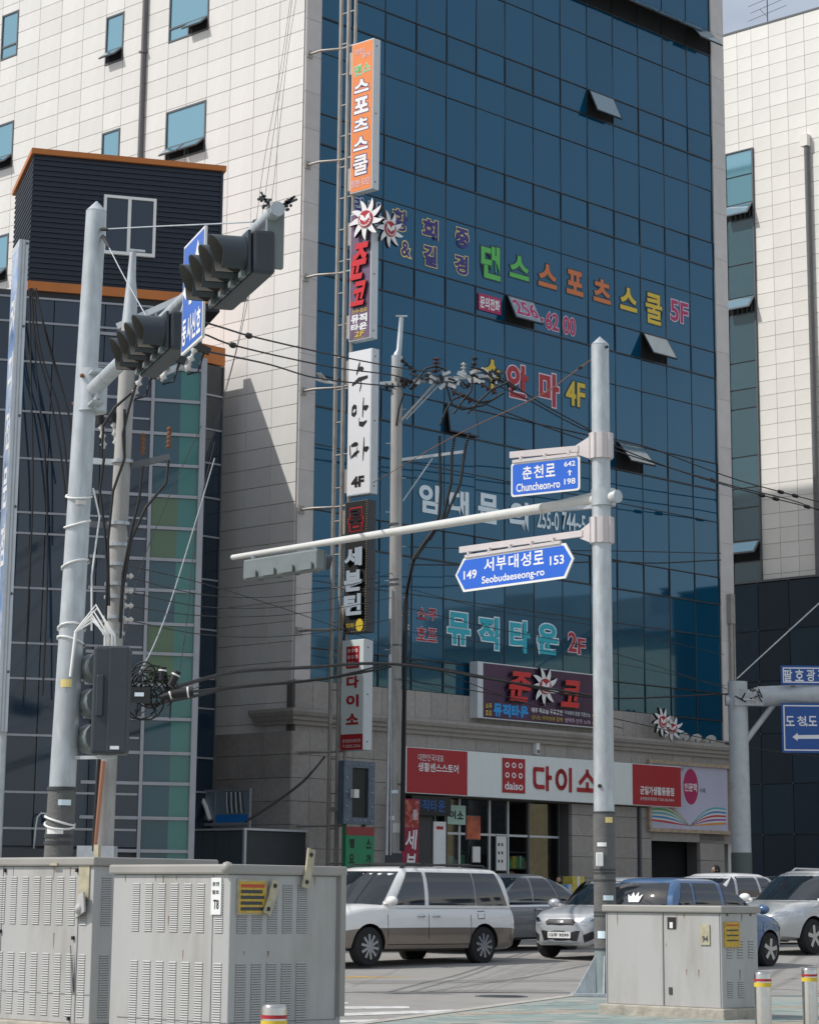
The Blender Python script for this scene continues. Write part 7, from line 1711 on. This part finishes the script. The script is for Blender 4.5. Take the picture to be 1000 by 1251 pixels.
# ------------------------------------------------------------------ overhead wires
def wire(label, pts, Y0, Y1, r, group, sleeves=(), m='rubber', nm='overhead_wire'):
    """pts: points along the wire; the distance runs from Y0 to Y1"""
    n = len(pts); xs = [p[0] for p in pts]; tot = sum(math.hypot(pts[i+1][0]-pts[i][0], pts[i+1][1]-pts[i][1]) for i in range(n-1)); acc = 0; P = []; tt = []
    for i in range(n):
        if i: acc += math.hypot(pts[i][0]-pts[i-1][0], pts[i][1]-pts[i-1][1])
        t = acc/tot; tt.append(t)
    key = [(tt[i], pts[i][0], pts[i][1]) for i in range(n)]
    for k in range(25):
        t = k/24; x, y = crom(key, t); P.append(atY(x, y, Y0+(Y1-Y0)*t))
    root = wt(nm, label, 'wire', P[0], group)
    b = MB(); b.tube(P, r, 5); wb(b, 'wire', M[m], root)
    for s in sleeves:
        i = min(23, int(s*24)); f = s*24-i; q = P[i].lerp(P[i+1], f); d = (P[i+1]-P[i]).normalized(); L_ = .12+r*4
        b = MB(); b.tube([q-d*L_, q-d*L_*.6, q+d*L_*.6, q+d*L_], [r, r*3.2, r*3.2, r], 7); wb(b, 'sleeve', M['rubber'], root)
G1 = 'three high wires between the left and centre utility poles'
wire('high wire topmost between the left utility pole and the centre crossarm', [(233,389),(271,400),(302,409.6),(418,436),(499,451),(533,455)], 32, 57, .016, G1, (.24,))
wire('middle one of the three high wires running to the centre crossarm', [(205,396),(250,408.4),(280,420.4),(403,448),(481,458.5),(505,466)], 32, 57, .016, G1, (.27,))
wire('lowest of the three high wires running to the centre crossarm', [(233,424),(250,428.5),(328,445),(385,461.5),(484,472),(500,471)], 32, 57, .016, G1, (.03,))
G2 = 'wires from the centre crossarm to the right edge'
wire('upper wire from the centre crossarm passing behind the right pole to the right edge', [(588,462),(640,486),(721,528),(790,546),(892,583.5),(961,603),(1015,617)], 57, 76, .019, G2, (.86,.90))
wire('middle wire from the centre crossarm passing behind the right pole to the right edge', [(614,462),(660,492),(720,525),(760,549),(850,582),(934,606),(1015,626)], 57, 74, .019, G2, (.80,.84,.93))
wire('lower wire from the centre crossarm passing behind the right pole to the right edge', [(566,483),(640,512),(720,540),(800,566),(900,595),(970,612),(1015,630)], 57, 75, .019, G2, (.68,))
# bird on the wire end near the stand-off arm
G3 = 'thin service wires between the two utility poles'
for i, (y0, y1, sg) in enumerate(((704,700,28), (722,712,26), (740,730,18), (757,756,22), (690,792,-6))):
    wire(['topmost of the five thin service wires sagging from the left concrete pole', 'second from top of the thin service wires leaving the left concrete pole', 'third of the thin service wires sagging between the two concrete poles', 'fourth thin service wire from the lowest porcelain knob of the left pole', 'thin service wire starting highest on the left pole and ending lowest'][i], [(152,y0),(240,(y0*.75+y1*.25)+sg*.8),(320,(y0+y1)/2+sg),(400,(y0*.25+y1*.75)+sg*.7),(480,y1)], 32, 57, .008, G3)
G4 = 'thick bundled cables from the cable tangle'
wire('upper thick black cable from the cable tangle past the centre pole', [(205,842),(280,822),(366,816),(476,811),(600,830),(722,850)], 32, 60, .03, G4)
wire('lower thick black cable from the cable tangle to the centre pole', [(178,862),(230,852),(280,841),(375,832),(440,822),(479,814)], 32, 57, .028, G4)
wire('thick black cable lying over the dark glass right of the cable tangle', [(196,853),(236,845),(300,838),(400,828),(479,810)], 32, 57, .022, G4)
G5 = 'service wires from the centre pole towards the gantry'
for i, (a, c, d, e, r_) in enumerate((((487,740),(590,765),(730,793),(888,842),.010), ((487,716),(600,745),(730,765),(884,800),.008), ((487,808),(582,825),(722,852),(890,848),.022), ((487,800),(582,838),(650,862),(760,890),.012), ((487,770),(600,786),(730,806),(886,838),.008), ((487,830),(590,846),(722,872),(894,910),.012))):
    wire(['thin wire from the centre pole across the teal lettering to the gantry', 'highest thin wire from the centre pole to the gantry, above the teal lettering', 'thick wire from the centre pole across the purple billboard', 'wire sagging from the centre pole to the foot of the purple billboard', 'thin wire from the centre pole just above the purple billboard', 'lowest wire from the centre pole to the gantry, along the cornice'][i], [a, c, d, e], 57, 66, r_, G5)
G6 = 'two nearly level wires across the mirror glass right of the pole'
wire('upper nearly level wire across the mirror glass right of the right pole', [(500,668),(620,672),(740,673),(880,676)], 57, 66, .013, G6)
wire('lower nearly level wire across the mirror glass right of the right pole', [(500,690),(640,690),(740,686),(800,688),(880,684)], 57, 66, .018, G6)
wire('pale stay wire rising to the right from the gantry post', [(900,829),(950,783),(1010,728)], 66, 70, .022, None, m='steel')
wire('black cable hanging low from the gantry post past the large blue sign', [(894,910),(950,919),(1015,927)], 66, 70, .015, None)
wire('rusty stay wire running down left from the top of the right pole', [(724,438),(700,455),(665,480),(560,530),(455,590)], 31, 52, .008, None, (.06,), m='rust')
wire('thin span wire from the leaning pole to the tip of its signal arm', [(122,280),(200,276),(270,273),(322,270)], 22, 16.6, .006, None, (.03, .96), m='steel')
wire('short diagonal stay wire from the leaning pole to its arm', [(124,284),(150,335),(182,392)], 22, 20.6, .006, None, (.1,), m='steel')
G7 = 'thin wires hanging down the white tiled wall'
for i, pts in enumerate(([(358,-10),(345,90),(333,170),(322,250),(300,380),(278,470),(250,570)], [(363,-10),(352,60),(342,150),(331,250),(318,330)], [(356,-10),(340,100),(322,200),(309,300),(290,420),(262,520)])):
    wire(['longest thin wire slanting down the white tiled wall', 'rightmost thin wire on the white tiled wall, ending above the slanting shadow', 'leftmost thin wire slanting down the white tiled wall'][i], pts, 56, 52, .007, G7, m='wframe')
wire('thick black cable from the stone pier down to the annex roof', [(396,925),(370,955),(330,985),(300,1004)], 58, 56, .03, None)
wire('two-strand pale wire rising from the cable tangle towards the glass building', [(170,822),(185,795),(205,745),(235,650),(262,560)], 32, 45, .010, None, m='steel')
G8 = 'dark cables hanging in front of the navy glass'
for i, pts in enumerate(([(38,352),(44,420),(60,480),(75,560),(88,700),(92,840)], [(40,352),(50,430),(72,500),(84,600),(90,760)], [(36,352),(38,470),(40,600),(33,760),(30,850)], [(44,352),(58,420),(80,490),(96,560)], [(38,356),(45,460),(55,560),(58,700),(52,850)], [(42,356),(66,440),(86,520),(92,640)])):
    wire(['cable from the orange trim to the leaning pole foot over the navy glass', 'cable from the orange trim reaching the leaning pole half way down', 'leftmost cable on the navy glass, close beside the tall sign board', 'shortest cable on the navy glass, ending behind the leaning pole', 'nearly straight cable down the middle of the navy glass strip', 'cable bowing right from the orange trim over the navy glass'][i], pts, 49.0, 48.6, .020, G8)
for i, pts in enumerate(([(150,790),(170,700),(205,610),(246,520)], [(215,850),(228,760),(240,640),(262,540)], [(155,880),(200,858),(245,838)])):
    wire(['thin dark wire rising from the cable tangle to the top of the teal panels', 'steep thin dark wire over the right edge of the teal panels', 'short thin dark wire low across the teal panels'][i], pts, 34, 46, .008, 'thin wires across the teal panels')
# small pale bird gliding by the sign rack
bd = wt('bird', 'small white bird gliding beside the pipe rack above the white sign', 'bird', atY(395, 466, 54))
c = atY(395, 466, 54); b = MB(); b.tube([c+Vector((-.20,0,.05)), c+Vector((-.1,0,.03)), c+Vector((.05,0,-.0)), c+Vector((.2,0,-.03)), c+Vector((.3,.02,-.05))], [.01,.04,.05,.03,.005], 8); wb(b, 'body', M['white'], bd)
for s in (-1, 1): b = MB(); b.poly([c+Vector((-.02,s*.03,.01)), c+Vector((.12,s*.03,-.01)), c+Vector((-.05,s*.45,.10)), c+Vector((-.16,s*.40,.10))], UP, .012); wb(b, 'wing', M['white'], bd)
# road detail: patched asphalt, manhole, gutter grating
def rpatch(nm, pts, m, z=.003):
    P = [atZ(x, y, 0) for x, y in pts]; b = MB(); b.poly([(p.x, p.y, z-.003) for p in P], UP, .003); return tag(b.build(nm, m), kind='structure')
M['asph2'] = mat('asphalt_patch', (.22,.215,.20), .9, var=.12, scale=4, bump=.3, bscale=140)
rpatch('asphalt_patch', [(420,1199),(700,1196.5),(760,1199),(430,1202.5)], M['asph2']); rpatch('asphalt_patch', [(430,1212),(640,1209),(690,1211),(500,1215)], M['asph2'])
mh = atZ(612, 1218, .0); t_ = thing('manhole_cover', 'round dark manhole cover in the road left of the right pole', 'manhole', (mh.x, mh.y, 0))
b = MB(); b.tube([(0,0,.001),(0,0,.008)], .34, 24); b.build('rim', M['wframe'], t_); b = MB(); b.tube([(0,0,.008),(0,0,.012)], .29, 24); b.build('lid', M['dark'], t_)
